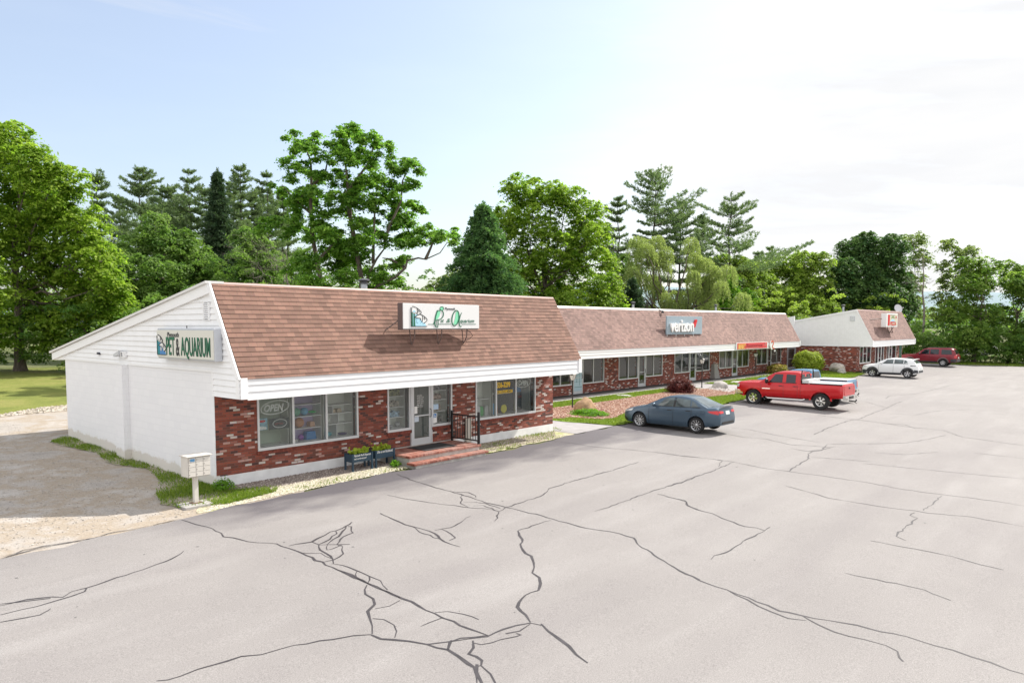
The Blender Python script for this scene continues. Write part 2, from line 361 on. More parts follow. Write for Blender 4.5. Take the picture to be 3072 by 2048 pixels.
lot = sheet('parking_lot', [(-60, -4.2), (-20, -3.2), (-5.5, -2.5), (-3.4, -2.38), (-1.9, -2.2), (1, -1.86), (4.7, -1.62), (9, -1.62), (13.2, -1.25), (14.45, -1.15), (17.54, -.95), (18.7, -1.0), (28.8, -.62), (32.2, -.33), (37, .3), (41.5, .5), (54.8, .6), (60, 1.1), (66, 1.0), (76.8, 1.2), (77.5, 8), (85, 6), (85.2, -1.9), (88.7, -7), (92, -14), (95, -60), (-60, -60)], 0, ASPH, n=.5)
sheet('dirt_yard', [(-60, -6.1), (-20, -4.6), (-5.5, -3.6), (-1.9, -3.1), (1, -2.5), (2, -.5), (0, 0), (0, 11), (14, 11), (20, 19.5), (-60, 19.5)], -.012, M_DIRT, n=.5)
sheet('lawn', [(-60, 18.2), (-.4, 18.5), (2.2, 19.6), (6, 20.3), (20, 19.6), (45, 45), (-60, 45)], -.004, M_LAWN, n=.6)
sheet('gravel_verge', [(-1.5, -2.0), (1, -1.75), (4.7, -1.5), (5.4, -1.4), (5.4, 0), (0, 0), (-.9, -.6)], -.004, M_STRAW, n=.3)
sheet('dry_verge', [(8.6, -1.5), (13.2, -1.2), (14.45, -1.1), (15.3, .7), (14.45, .5), (14.42, 0), (8.6, 0)], -.004, M_STRAW, n=.3)
sheet('grass_verge', [(-.85, 10.3), (-.1, 11.2), (0, 11), (0, .05), (.1, -.6), (1.3, -1.0), (.9, -1.45), (-.6, -1.72), (-1.6, -1.35), (-1.75, -.6), (-1.3, .7), (-.6, 1.8), (-.3, 3.6), (-.75, 5.2), (-.4, 7)], 0, ground_mat('weedy_grass', [(.3, (.08, .12, .03)), (.40, (.17, .18, .08)), (.47, (.30, .27, .20)), (.7, (.36, .33, .28))], 1.6, 16, .6), n=.3)
sheet('concrete_path', [(14.44, .3), (14.5, -1.12), (17.5, -.93), (16.7, 1.76), (16.2, 6.0), (14.44, 6.0)], .006, M_CONC)
sheet('lawn_island', [(16.72, 1.8), (17.56, -.85), (18.7, -.95), (28.8, -.58), (32.2, -.28), (36.3, .2), (36.2, 2.2), (35.6, 4.9), (37.6, 6.0), (16.2, 6.0)], .02, M_GRASS, n=.5)
sheet('lawn_island', [(39.4, 6.0), (40.6, 4.2), (40.4, .5), (54.8, .65), (60, 1.15), (61, 2.1), (60.8, 7.2), (58, 6.9), (46, 6.3)], .02, M_GRASS, n=.5)
sheet('concrete_path', [(36.35, .25), (40.35, .5), (40.5, 4.2), (39.3, 6.0), (37.7, 6.0), (35.7, 4.95), (36.3, 2.2)], .008, M_CONC)
sheet('mulch_bed', [(17.2, 1.9), (18.0, 1.8), (18.65, .45), (19.4, .3), (21.1, .9), (23, 1.5), (28.5, 2.1), (31.1, 1.6), (34.6, 1.2), (36.1, 1.6), (36.1, 3.7), (35.3, 4.7), (29.2, 4.6), (24.7, 4.3), (20.1, 4.45), (17, 4.3)], .04, M_MULCH, n=.4)
wk = MB()
wk.quad((14.44, 6.15, gz(6.15)+.05), (60.2, 6.15, gz(6.15)+.05), (60.2, 7.8, gz(7.8)+.02), (14.44, 7.8, gz(7.8)+.02)); struct(wk.build('walkway', M_WALK))
kb = MB(); kb.box(14.44, 60.2, 5.98, 6.148, .05, gz(6.1)+.062); struct(kb.build('walkway_kerb', M_KERB, bevel=.01))
sheet('grass_strip', [(85.25, 6), (85.2, -1.9), (88.7, -7), (92, -14), (95, -60), (150, -60), (150, 20), (77.6, 20), (77.6, 8.1)], .01, ground_mat('rough_grass', [(.3, (.07, .09, .025)), (.5, (.12, .14, .04)), (.7, (.20, .17, .08))], .5, 6, .5), n=.6)
# rubber filler in the cracks of the lot: ribbons 4 mm proud of the asphalt
CR = [[0.018,-5.54,-2.5,-5.21,-2.38,-4.73,-2.32,-4.25,-2.31,-3.87,-2.34],[0.018,-5.5,-2.36,-5.23,-2.33,-5.08,-2.21,-4.55,-2.25,-3.92,-2.35],[0.018,-3.87,-2.34,-3.52,-2.21,-2.96,-2.28,-1.99,-2.21],[0.018,-1.99,-2.21,-1.95,-2.66,-1.83,-3.41,-1.85,-3.82,-1.95,-4.12,-1.8,-4.53,-1.66,-4.98,-1.42,-5.31],[0.028,-1.42,-5.31,-1.41,-5.73,-1.41,-6.37,-1.45,-7.28,-1.47,-8.07,-1.5,-8.48,-1.51,-8.84,-1.53,-9.34],[0.026,-1.33,-5.61,-0.85,-5.71,-0.41,-5.52,-0.18,-5.39,0.17,-5.35,0.61,-5.1],[0.025,-0.85,-5.71,-0.85,-5.96,-0.48,-5.82,-0.15,-5.6,-0.05,-5.42],[0.023,-0.85,-5.96,-1.03,-6.27,-1.07,-6.55,-1.17,-6.9,-1.31,-7.13],[0.018,-0.87,-5.99,-0.72,-6.09,-0.59,-6.22,-0.39,-6.39],[0.025,-0.73,-6.08,-0.43,-5.87,-0.09,-5.66,0.31,-5.3],[0.021,-0.59,-6.22,-0.32,-5.97,-0.02,-5.82,0.13,-5.79,0.39,-5.38,0.34,-5.32],[0.019,-0.59,-6.22,-0.58,-6.4,-0.84,-6.79,-1.19,-6.96,-1.37,-6.93],[0.018,-0.72,-6.09,-0.93,-6.37,-0.83,-6.39,-0.51,-6.3],[0.018,-1.41,-6.13,-1.13,-6.45,-1.17,-6.9],[0.018,-1.34,-7.11,-1.25,-7.34,-1.24,-7.7,-1.26,-8.16,-1.26,-8.48,-1.45,-8.91],[0.018,-1.24,-7.77,-1.47,-8.07],[0.021,-1.26,-8.16,-1.5,-8.42],[0.025,-1.56,-8.48,-1.84,-8.8,-1.87,-9.05,-2.0,-9.26,-2.26,-9.41,-2.41,-9.66,-2.55,-9.9,-2.73,-10.13],[0.018,-2.11,-9.41,-1.88,-9.49,-1.61,-9.43],[0.018,-2.38,-9.69,-2.28,-9.84,-2.3,-10.11,-2.42,-10.32,-2.58,-10.47],[0.018,-5.52,-9.26,-5.41,-9.34,-5.26,-9.36,-5.01,-9.34,-4.77,-9.38,-4.63,-9.4,-4.43,-9.41,-4.21,-9.56,-3.9,-9.6,-3.59,-9.72,-3.24,-9.87,-2.96,-9.98,-2.75,-10.14],[0.021,-6.16,-4.98,-5.81,-5.07,-5.49,-5.23,-5.38,-5.37,-5.19,-5.2,-4.96,-5.2,-4.58,-5.1,-4.26,-5.04,-3.94,-4.96,-3.64,-4.85,-3.32,-4.74,-2.94,-4.44],[0.018,-6.18,-5.06,-5.81,-5.15,-5.53,-5.28],[0.019,-6.28,-5.47,-5.99,-5.47,-5.8,-5.5,-5.54,-5.46,-5.26,-5.42,-5.04,-5.35,-4.96,-5.2],[0.018,-6.36,-5.78,-6.1,-5.85,-5.87,-5.9,-5.72,-5.8,-5.67,-5.74],[0.023,4.56,-1.94,4.35,-2.89,4.28,-3.63,4.22,-4.34,4.22,-4.95,4.1,-5.66,4.07,-6.19,4.07,-6.73,4.1,-7.27,4.13,-7.8,4.05,-8.39,4.03,-9.0,4.13,-9.5,4.23,-9.94,4.18,-10.34,3.82,-10.68,3.6,-11.12,3.31,-11.58,3.09,-11.95,2.85,-12.59],[0.018,2.76,-3.71,2.84,-4.32,3.03,-5.02,3.3,-5.66,3.4,-6.07,3.62,-6.39,3.66,-6.84],[0.018,4.25,-4.62,4.49,-4.98,4.38,-5.35,4.23,-5.51],[0.018,4.22,-4.95,3.89,-5.34,3.53,-5.66,3.4,-6.07],[0.018,3.69,-5.6,3.87,-5.77,3.99,-6.1,3.9,-6.67],[0.018,3.59,-6.04,3.82,-6.16,3.76,-6.53,3.66,-6.84],[0.022,3.66,-6.84,4.05,-6.7,4.68,-6.67,5.74,-6.54,6.41,-6.2,7.58,-6.11,9.41,-6.08,11.43,-5.96],[0.018,3.66,-6.84,3.23,-7.2,2.98,-7.33],[0.026,1.54,-4.95,1.4,-5.73,1.35,-6.29,1.38,-6.63,1.35,-7.07,1.18,-7.41,1.08,-7.86,1.09,-8.12],[0.018,1.35,-6.29,1.17,-6.92,1.16,-7.43],[0.018,1.51,-6.9,1.91,-6.99,2.52,-6.78,2.9,-6.64],[0.018,1.68,-6.93,1.58,-7.33,1.45,-7.61,1.23,-7.65],[0.029,2.79,-8.21,2.55,-8.46,2.38,-8.7,2.1,-8.88,1.83,-9.19,1.68,-9.53,1.42,-9.81,1.22,-9.99,0.96,-10.16,0.86,-10.41,0.65,-10.61,0.36,-10.8,0.04,-10.78,-0.28,-10.91,-0.45,-11.02,-0.6,-11.33,-0.76,-11.56],[0.018,2.79,-8.21,3.48,-8.19,3.97,-8.21],[0.018,-0.78,-11.58,-0.73,-11.76],[0.029,-0.69,-11.72,-0.82,-11.96,-0.92,-12.25,-1.01,-12.5,-1.16,-12.75,-1.25,-13.01],[0.023,-0.78,-11.58,-1.01,-11.48,-1.25,-11.43,-1.6,-11.43,-1.86,-11.28,-2.09,-11.16,-2.28,-11.05,-2.4,-10.98],[0.024,-0.81,-11.6,-1.12,-11.65,-1.34,-11.56],[0.018,-2.09,-11.16,-1.92,-11.18,-1.57,-11.4],[0.026,-1.44,-7.3,-1.5,-8.02,-1.5,-8.41,-1.51,-8.94,-1.53,-9.38,-1.55,-9.84,-1.57,-10.24,-1.57,-10.68,-1.6,-11.03,-1.57,-11.42],[0.028,-2.76,-10.15,-2.75,-10.36,-2.64,-10.51,-2.51,-10.72,-2.4,-10.98,-2.31,-11.32,-2.35,-11.58,-2.41,-11.83,-2.43,-11.97,-2.71,-12.29],[0.037,-2.34,-11.93,-2.51,-12.08,-2.67,-12.34],[0.028,-2.43,-11.97,-2.32,-11.99,-2.21,-11.9,-2.18,-11.76,-2.2,-11.63,-2.01,-11.54,-1.85,-11.37],[0.026,-2.33,-12.0,-2.41,-12.25,-2.55,-12.47],[0.029,-2.31,-11.32,-2.12,-11.17,-2.06,-11.14],[0.018,-1.9,-11.43,-1.86,-11.55,-1.55,-11.64,-1.3,-11.74,-1.21,-11.75,-1.22,-11.67],[0.018,-1.54,-10.22,-1.37,-10.33,-1.27,-10.59,-1.25,-10.91],[0.018,-1.58,-10.45,-1.88,-10.44,-2.05,-10.45],[0.018,11.13,-8.32,9.86,-8.44,8.68,-8.39,7.31,-8.42,6.31,-8.48,5.37,-8.47],[0.018,12.46,-1.4,12.68,-2.29,12.66,-3.38,13.12,-4.45,13.44,-5.56,13.46,-6.18,13.71,-6.99],[0.018,8.05,-8.66,8.0,-8.98,7.96,-9.52,7.57,-9.82,7.3,-10.3],[0.018,13.53,-5.8,13.49,-6.56,13.77,-7.42,13.84,-8.14,13.61,-9.1,13.7,-10.05,13.83,-11.23,13.86,-12.32,13.7,-13.4,13.79,-14.1,13.86,-14.56,14.03,-15.43,14.0,-16.18],[0.021,13.86,-8.16,12.44,-8.28,11.11,-8.36,9.0,-8.39],[0.018,13.74,-7.61,13.71,-7.8,12.72,-8.14],[0.024,7.97,-8.98,7.93,-9.39,7.84,-9.64,7.51,-9.84,7.34,-10.2,7.29,-10.64,6.99,-11.17,6.78,-11.7,6.87,-11.93,6.79,-12.17,7.14,-12.14],[0.02,6.79,-12.17,5.86,-12.15,5.08,-12.21,4.67,-12.23,4.33,-12.15,4.06,-12.21],[0.02,3.23,-11.69,2.96,-12.25,2.77,-12.77,2.73,-13.19,2.55,-13.63,2.4,-13.89,2.32,-14.15,2.25,-14.46,2.37,-14.7],[0.024,2.73,-13.19,2.65,-13.61,2.55,-13.99,2.45,-14.23,2.52,-14.55,2.63,-14.96,2.76,-15.36,2.76,-15.7,2.85,-16.05,2.8,-16.43,2.82,-16.67,2.76,-16.93,2.75,-17.16,2.66,-17.4,2.66,-17.56],[0.02,2.52,-14.58,2.33,-14.92,2.24,-15.18,2.28,-15.61,2.29,-15.9,2.2,-16.08,1.99,-16.16,1.9,-16.23],[0.018,11.59,-10.78,11.31,-11.56,11.03,-12.17,11.05,-12.89,11.15,-13.79,11.3,-14.2,11.28,-14.51,11.68,-15.39,11.64,-15.88,11.6,-16.47],[0.021,13.62,-14.33,12.56,-14.36,11.51,-14.35],[0.023,11.09,-14.25,10.7,-14.23,10.54,-14.44,9.39,-14.44,8.75,-14.44,8.49,-14.48,8.3,-14.72],[0.018,7.72,-14.16,7.74,-14.65,7.79,-15.19,7.79,-15.72,7.66,-16.08,7.6,-16.42,7.57,-16.63],[0.018,5.15,-14.43,5.17,-14.81,5.25,-15.29,5.25,-15.76,5.02,-16.22],[0.028,13.7,-10.05,15.21,-9.85,16.46,-9.69,17.17,-9.4,17.88,-9.31,18.32,-9.47,19.77,-9.19],[0.019,19.24,-5.09,19.0,-6.15,19.26,-6.99,18.69,-8.2,19.08,-9.0,19.23,-9.51],[0.019,20.99,-4.73,21.15,-5.44,20.55,-6.78,20.22,-8.15,20.08,-8.79],[0.019,17.86,-8.52,17.75,-9.19,18.58,-9.45,19.55,-9.54],[0.02,19.86,-9.16,20.63,-9.69,21.51,-10.49,22.7,-11.28,24.49,-11.7,26.18,-11.95],[0.018,16.72,-9.69,17.06,-10.48,17.37,-11.44],[0.018,16.89,-11.34,17.26,-12.82,17.52,-13.86,18.11,-15.68],[0.026,28.44,-5.81,28.17,-6.91,28.2,-7.79,28.02,-8.86,27.58,-10.03,27.61,-10.8,27.65,-11.55,26.14,-12.56,25.93,-13.61,25.58,-14.77],[0.03,21.85,-7.95,24.13,-7.72,27.47,-7.57,28.64,-7.75,31.55,-7.54,34.38,-7.43,37.36,-7.16,39.15,-7.07],[0.022,36.93,-5.62,34.86,-7.3],[0.021,31.96,-7.89,32.49,-9.28,35.12,-9.6,37.87,-10.89],[0.022,27.27,-10.5,28.26,-9.86,28.11,-9.5,27.88,-8.98],[0.026,39.71,-6.02,41.73,-5.66,44.54,-6.49,50.71,-6.67,54.57,-6.65],[0.018,19.32,-10.99,19.79,-11.92,21.33,-12.64],[0.018,22.14,-13.59,22.26,-15.17],[0.018,36.54,-11.29,36.57,-13.43]]
V = []; F = []; rng = random.Random(5)
for row in CR:
    w_ = row[0]*(1.5+.5*min(1, max(0, row[0]-.04)/.05)); P = [Vector((row[i], row[i+1])) for i in range(1, len(row), 2)]; Q = [P[0]]
    for a, b in zip(P, P[1:]):
        L = (b-a).length; k = max(1, int(L/.16)); d = (b-a).normalized() if L else Vector((1, 0))
        for j in range(1, k+1):
            q = a.lerp(b, j/k)
            if j < k: q = q+Vector((-d.y, d.x))*rng.uniform(-1, 1)*min(.035, .1*L)
            Q.append(q)
    n0 = len(V); ph = rng.uniform(0, 6)
    for i, q in enumerate(Q):
        d = (Q[min(i+1, len(Q)-1)]-Q[max(i-1, 0)]); d = d.normalized() if d.length else Vector((1, 0)); nn = Vector((-d.y, d.x))
        e = min(1, .6+min(i, len(Q)-1-i)*.2); ww = w_*.5*e*(1+.35*math.sin(i*.9+ph)+rng.uniform(-.25, .25))
        for s in (-1, 1): r = q+nn*s*ww; V.append((r.x, r.y, gz(r.y)+.004+.0004*(len(F) % 3)))
    for i in range(len(Q)-1): a = n0+2*i; F.append((a, a+1, a+3, a+2))
struct(nmesh('crack_filler', V, F, M_SEAL, lot))
# small stains and chips on the lot
V = []; F = []
def blob(x, y, rx, ry, dz, k=14):
    n0 = len(V); V.append((x, y, gz(y)+dz))
    for j in range(k): t = 6.283*j/k; q = rng.uniform(.7, 1.15); V.append((x+rx*q*math.cos(t), y+ry*q*math.sin(t), gz(y+ry*q*math.sin(t))+dz))
    for j in range(k): F.append((n0, n0+1+j, n0+1+(j+1) % k))
for i in range(150): blob(rng.uniform(-8, 60), -2.5-abs(rng.gauss(0, 6)), *(rng.uniform(.01, .035),)*2, .003, 6)
struct(nmesh('gum_spots', V, F, mat('gum_spot', (.10, .095, .095), .8), lot))

# ================================================================ buildings
def siding(mb, poly, fn, z0, step=.155, prj=.032):
    """clapboards over a convex outline (a,z); fn(a,z,t) puts depth t out of the wall"""
    zt = max(p[1] for p in poly); z = z0
    while z < zt:
        p = clip(clip(poly, 0, 1, z), 0, -1, -(z+step))
        if len(p) > 2:
            mb.quad(*[fn(a, b, .004+prj*(1-(b-z)/step)) for a, b in p])
            lo = [q for q in p if abs(q[1]-z) < 1e-6]
            if len(lo) == 2: (a0, _), (a1, _) = lo; mb.quad(fn(a0, z, .004+prj), fn(a1, z, .004+prj), fn(a1, z, .004), fn(a0, z, .004))
        z += step
def window(root, x0, x1, yw, z0, z1, mull, fr=.055, pane=None, mid=None, label=None, yo=.03, mt=None):
    """aluminium shop window in a wall facing -Y"""
    mt = mt or ALU; m = MB(); a, b = yw-yo, yw+.07
    m.box(x0, x1, a, b, z0, z0+fr*1.35); m.box(x0, x1, a, b, z1-fr, z1)
    m.box(x0, x0+fr, a+.002, b-.002, z0+fr*1.35, z1-fr); m.box(x1-fr, x1, a+.002, b-.002, z0+fr*1.35, z1-fr)
    for q in mull: m.box(q-fr*.55, q+fr*.55, a+.004, b-.004, z0+fr*1.35, z1-fr)
    for (xa, xb, zz) in (mid or []): m.box(xa, xb, a+.006, b-.006, zz-fr*.4, zz+fr*.4)
    w_ = m.build('window', mt, root, label=label)
    MB().quad((x0+fr*.5, yw+.02, z0+fr), (x1-fr*.5, yw+.02, z0+fr), (x1-fr*.5, yw+.02, z1-fr*.5), (x0+fr*.5, yw+.02, z1-fr*.5)).build('pane', pane or GLASS, w_)
    return w_
def sill(root, x0, x1, yw, z):
    return MB().box(x0-.03, x1+.03, yw-.045, yw+.05, z-.105, z-.004).build('brick_sill', SILLB, root)
def door(root, x0, x1, yw, z0, z1, fr=.05, st=.085, mt=None, pane=None, hside=1, bar=True):
    mt = mt or ALU; m = MB(); a, b = yw-.035, yw+.07
    m.box(x0, x0+fr, a, b, z0, z1); m.box(x1-fr, x1, a, b, z0, z1); m.box(x0+fr, x1-fr, a+.002, b-.002, z1-fr, z1)
    f = m.build('door_frame', mt, root)
    u0, u1 = x0+fr+.008, x1-fr-.008; t = MB(); a2, b2 = yw-.022, yw+.03
    t.box(u0, u0+st, a2, b2, z0+.02, z1-fr-.01); t.box(u1-st, u1, a2, b2, z0+.02, z1-fr-.01)
    t.box(u0+st, u1-st, a2+.002, b2-.002, z0+.02, z0+.24); t.box(u0+st, u1-st, a2+.002, b2-.002, z1-fr-.12, z1-fr-.01)
    d = t.build('door', mt, root)
    if bar: MB().box(u0+st, u1-st, a2-.03, a2-.01, z0+.98, z0+1.02).build('push_bar', mt, d)
    MB().quad((u0+st-.004, yw, z0+.235), (u1-st+.004, yw, z0+.235), (u1-st+.004, yw, z1-fr-.115), (u0+st-.004, yw, z1-fr-.115)).build('pane', pane or GLASS, d)
    hx = u1-st*.5 if hside > 0 else u0+st*.5
    MB().tube([(hx, a2-.003, z0+.92), (hx, a2-.06, z0+.94), (hx, a2-.06, z0+1.18), (hx, a2-.003, z0+1.2)], .014).build('handle', BLACK, d)
    return d
def shop_block(name, label, x0, x1, yw, zg, zb, zfb, zrb, zpk, depth, op, gable=None, ridge=None, shm=None, xr=None, cap=.1, wall=.22, slope=.172):
    """mansard-fronted shop block; front brick wall on y=yw facing -Y; op: openings (x0,x1,z0,z1)"""
    r = thing(name, label, 'building', (x0, yw, zg)); ov = 1.4; yf = yw-ov; xr = xr or (x0, x1)
    top = zfb+.06; b = MB(); x = x0
    for (a, c, s, t) in sorted(op):
        if a > x: b.box(x, a, yw, yw+wall, zb, top)
        b.box(a, c, yw, yw+wall, zb, s) if s > zb+.02 else None
        if t < top-.01: b.box(a, c, yw, yw+wall, t, top)
        x = c
    if x < x1: b.box(x, x1, yw, yw+wall, zb, top)
    b.build('brick_wall', BRICK, r)
    yb = yw+depth; zbk = zpk-slope*depth
    # fascia: three lapped boards and corner boards
    f = MB(); h = (zrb-zfb)/3
    for i in range(3):
        z = zfb+i*h; t = .024
        f.quad((xr[0]+.02, yf-t, z), (xr[1]-.02, yf-t, z), (xr[1]-.02, yf-.004, z+h), (xr[0]+.02, yf-.004, z+h))
        f.quad((xr[0]+.02, yf, z), (xr[1]-.02, yf, z), (xr[1]-.02, yf-t, z), (xr[0]+.02, yf-t, z))
    f.box(xr[0], xr[1], yf, yf+.03, zfb+.001, zrb-.002)
    f.build('fascia', mat('fascia_white', (.74, .74, .75), .6), r)
    c = MB(); c.box(xr[0]-.022, xr[0]+.16, yf-.045, yf+.05, zfb-.004, zrb+.004); c.box(xr[1]-.16, xr[1]+.022, yf-.045, yf+.05, zfb-.004, zrb+.004)
    c.box(xr[0]+.17, xr[1]-.17, yf-.036, yf+.012, zfb-.035, zfb-.004)
    c.build('corner_board', TRIM, r)
    MB().box(xr[0], xr[1], yf+.03, yw+.02, zfb+.02, zfb+.05).build('soffit', WHITE, r)
    # shingled mansard, course by course
    s = MB(); H = zpk-zrb; n = int(H/CH)+1; q = ov/H; z = zpk
    zc = zg+math.floor((zrb-zg)/CH)*CH; lst = []
    while zc < zpk: lst.append((max(zc, zrb-.02), min(zc+CH, zpk))); zc += CH
    xa, xb = xr[0]+.006, xr[1]+.03
    for (a, e) in lst:
        if e-a < .01: continue
        ya, ye = yf+(a-zrb)*q, yf+(e-zrb)*q; o1, o2 = .024, .004
        s.quad((xa, ya-o1, a-.008), (xb, ya-o1, a-.008), (xb, ye-o2, e), (xa, ye-o2, e))
        s.quad((xa, ya, a), (xb, ya, a), (xb, ya-o1, a-.008), (xa, ya-o1, a-.008))
    s.quad((xb, yf, zrb), (xb, yw, zrb), (xb, yw, zpk-.01)); s.quad((xa, yf, zrb), (xa, yw, zpk-.01), (xa, yw, zrb))
    ro = s.build('shingle_roof', shm or SH, r)
    # ridge flashing, back slope
    MB().quad((xa, yw-.05, zpk-cap), (xb, yw-.05, zpk-cap), (xb, yw+.03, zpk+.05), (xa, yw+.03, zpk+.05)).quad((xa, yw+.03, zpk+.05), (xb, yw+.03, zpk+.05), (xb, yw+.2, zpk+.02), (xa, yw+.2, zpk+.02)).quad((xa, yw-.05, zpk-cap), (xa, yw+.03, zpk+.05), (xa, yw+.2, zpk+.02), (xa, yw, zpk-cap)).build('ridge_flashing', ridge, ro)
    ys_ = yw+depth+1.1; k = MB(); zz = zpk-slope*(depth+1.1)
    k.box(0, 0, 0, 0, 0, 0) if False else None
    k.v += [(xa, yw, zpk-.03), (xb, yw, zpk-.03), (xb, ys_, zz), (xa, ys_, zz), (xa, yw, zpk-.15), (xb, yw, zpk-.15), (xb, ys_, zz-.12), (xa, ys_, zz-.12)]
    k.f += [(0, 1, 2, 3), (7, 6, 5, 4), (0, 3, 7, 4), (1, 5, 6, 2), (2, 6, 7, 3), (0, 4, 5, 1)]
    k.build('back_slope', mat('dark_rolled_roof', (.05, .05, .052), .9, noise=.3), ro)
    # back and far side walls
    w_ = MB(); zt = zpk-slope*depth-.16
    w_.box(x0+.01, x1-.01, yb-.2, yb, zg-.2, zt)
    w_.prism([(yw+wall, zg-.2), (yb-.2, zg-.2), (yb-.2, zt), (yw+wall, zpk-.2)], lambda a, b_, t: (t, a, b_), x1-.21, x1-.01)
    w_.build('rear_wall', WHITE, r)
    # interior
    i_ = MB(); i_.quad((x0+.2, yw+wall, zb-.02), (x1-.2, yw+wall, zb-.02), (x1-.2, yw+5, zb-.02), (x0+.2, yw+5, zb-.02)).quad((x0+.2, yw+5, zb), (x1-.2, yw+5, zb), (x1-.2, yw+5, zfb+.3), (x0+.2, yw+5, zfb+.3))
    i_.quad((x0+.2, yw+wall, zfb+.07), (x1-.2, yw+wall, zfb+.07), (x1-.2, yw+5, zfb+.07), (x0+.2, yw+5, zfb+.07))
    i_.build('interior', mat('shop_interior', (.22, .21, .19), .9), r)
    return r
# ---- near block: pet shop
RIDGE1 = mat('pink_flashing', (.34, .225, .21), .5, metal=.1); 
X1 = 14.42
shop = shop_block('pet_shop', 'nearest block with brown shingle mansard, red and white brick front and white gable', 0, X1, 0, 0, .30, 2.47, 3.0, 5.42, 11.1,
    [(1.21, 4.63, .84, 2.42), (5.79, 8.68, .30, 2.42), (9.87, 13.29, .86, 2.42)], ridge=RIDGE1)
MB().box(5.79, 6.76, .02, .22, .30, .85).build('brick_panel', BRICK, shop); MB().box(7.72, 8.68, .02, .22, .30, .85).build('brick_panel', BRICK, shop)
fd = MB(); fd.box(0, 5.6, -.012, .25, -.4, .30); fd.box(8.4, X1, -.012, .25, -.4, .30); fd.box(5.6, 8.4, .0, .25, -.4, .295); fd.build('foundation', FOUND, shop)
MB().box(X1-.22, X1+.012, .25, 11.1, -.3, .30).box(X1-.2, X1, .22, 11.1, .30, 3.2).build('side_wall', WHITE, shop)
# side wall of painted block with a pilaster
bw = MB(); bw.box(-.012, .19, .002, 11.1, -.3, 3.15); blk = bw.build('block_wall', BLOCK, shop)
pl = MB(); pl.box(-.21, -.013, 5.5, 6.15, -.1, 2.96); pl.prism([(5.5, 2.96), (6.15, 2.96), (6.15, 2.97), (5.5, 3.1)], lambda a, z, t: (t, a, z), -.21, -.013); pl.build('pilaster', BLOCK, shop)
g = MB(); fn = lambda a, z, t: (-.010-t, a, z)
siding(g, [(-1.40, 2.47), (0, 2.47), (0, 5.40), (-1.40, 3.0)], fn, 2.47); siding(g, [(0, 3.15), (11.1, 3.15), (11.1, 3.50), (0, 5.40)], fn, 3.09)
g.quad((-.005, -1.40, 2.47), (-.005, 0, 2.47), (-.005, 0, 5.4), (-.005, -1.4, 3.0)); g.quad((-.005, 0, 3.1), (-.005, 11.1, 3.1), (-.005, 11.1, 3.5), (-.005, 0, 5.4))
g.build('clapboard_gable', WHITE, shop)
t = MB(); X = lambda a, z, q: (q, a, z)
t.prism([(-1.44, 2.97), (-1.24, 3.0), (.0, 5.14), (.06, 5.44), (0, 5.46)], X, -.065, -.02)          # mansard rake board
t.prism([(0.0, 5.16), (12.2, 3.06), (12.2, 3.30), (0.02, 5.42)], X, -.10, -.04)                       # long rake board
t.prism([(11.1, 3.09), (12.2, 3.05), (12.2, 3.2), (11.1, 3.3)], X, -.038, .1)
t.box(-.045, -.015, -.02, 11.12, 3.10, 3.17); t.box(-.04, -.015, -.03, .05, 2.47, 3.099)
t.box(-.05, -.02, -1.38, -1.24, 2.48, 2.98)
t.build('rake_trim', TRIM, shop)
MB().prism([(0.0, 5.425), (12.3, 3.305), (12.3, 3.37), (0.0, 5.49)], X, -.16, .35).build('drip_edge', mat('drip_edge', (.70, .69, .68), .5), shop)
v = MB(); v.box(-.05, -.03, .03, .36, 4.46, 4.94)
for i in range(8): z = 4.50+i*.052; v.quad((-.052, .07, z), (-.052, .32, z), (-.075, .32, z+.012), (-.075, .07, z+.012)).quad((-.075, .07, z+.012), (-.075, .32, z+.012), (-.052, .32, z+.04), (-.052, .07, z+.04))
v.box(-.08, -.05, .03, .07, 4.46, 4.94); v.box(-.08, -.05, .32, .36, 4.46, 4.94); v.box(-.078, -.05, .07, .32, 4.92, 4.94)
gv = v.build('gable_vent', TRIM, shop); MB().box(-.054, -.051, .08, .31, 4.48, 4.92).build('slot', mat('vent_shadow_grey', (.22, .23, .26), .8), gv)
cds = MB().box(3.9, 8.9, .2, .24, 0, 0) if False else None
for (a, c, z, ml) in ((1.21, 4.63, .84, (2.34, 3.47)), (9.87, 13.29, .86, (10.98, 12.1))):
    window(shop, a, c, 0, z, 2.43, ml, fr=.06); sill(shop, a, c, 0, z)
window(shop, 5.79, 6.76, 0, .86, 2.43, (), fr=.06); sill(shop, 5.79, 6.76, 0, .86)
window(shop, 7.72, 8.68, 0, .86, 2.43, (), fr=.06); sill(shop, 7.72, 8.68, 0, .86)
dd = door(shop, 6.765, 7.715, -.01, .30, 2.44, hside=1, pane=glass_mat('door_glass', (.62, .60, .58), 1.7, body=.22))

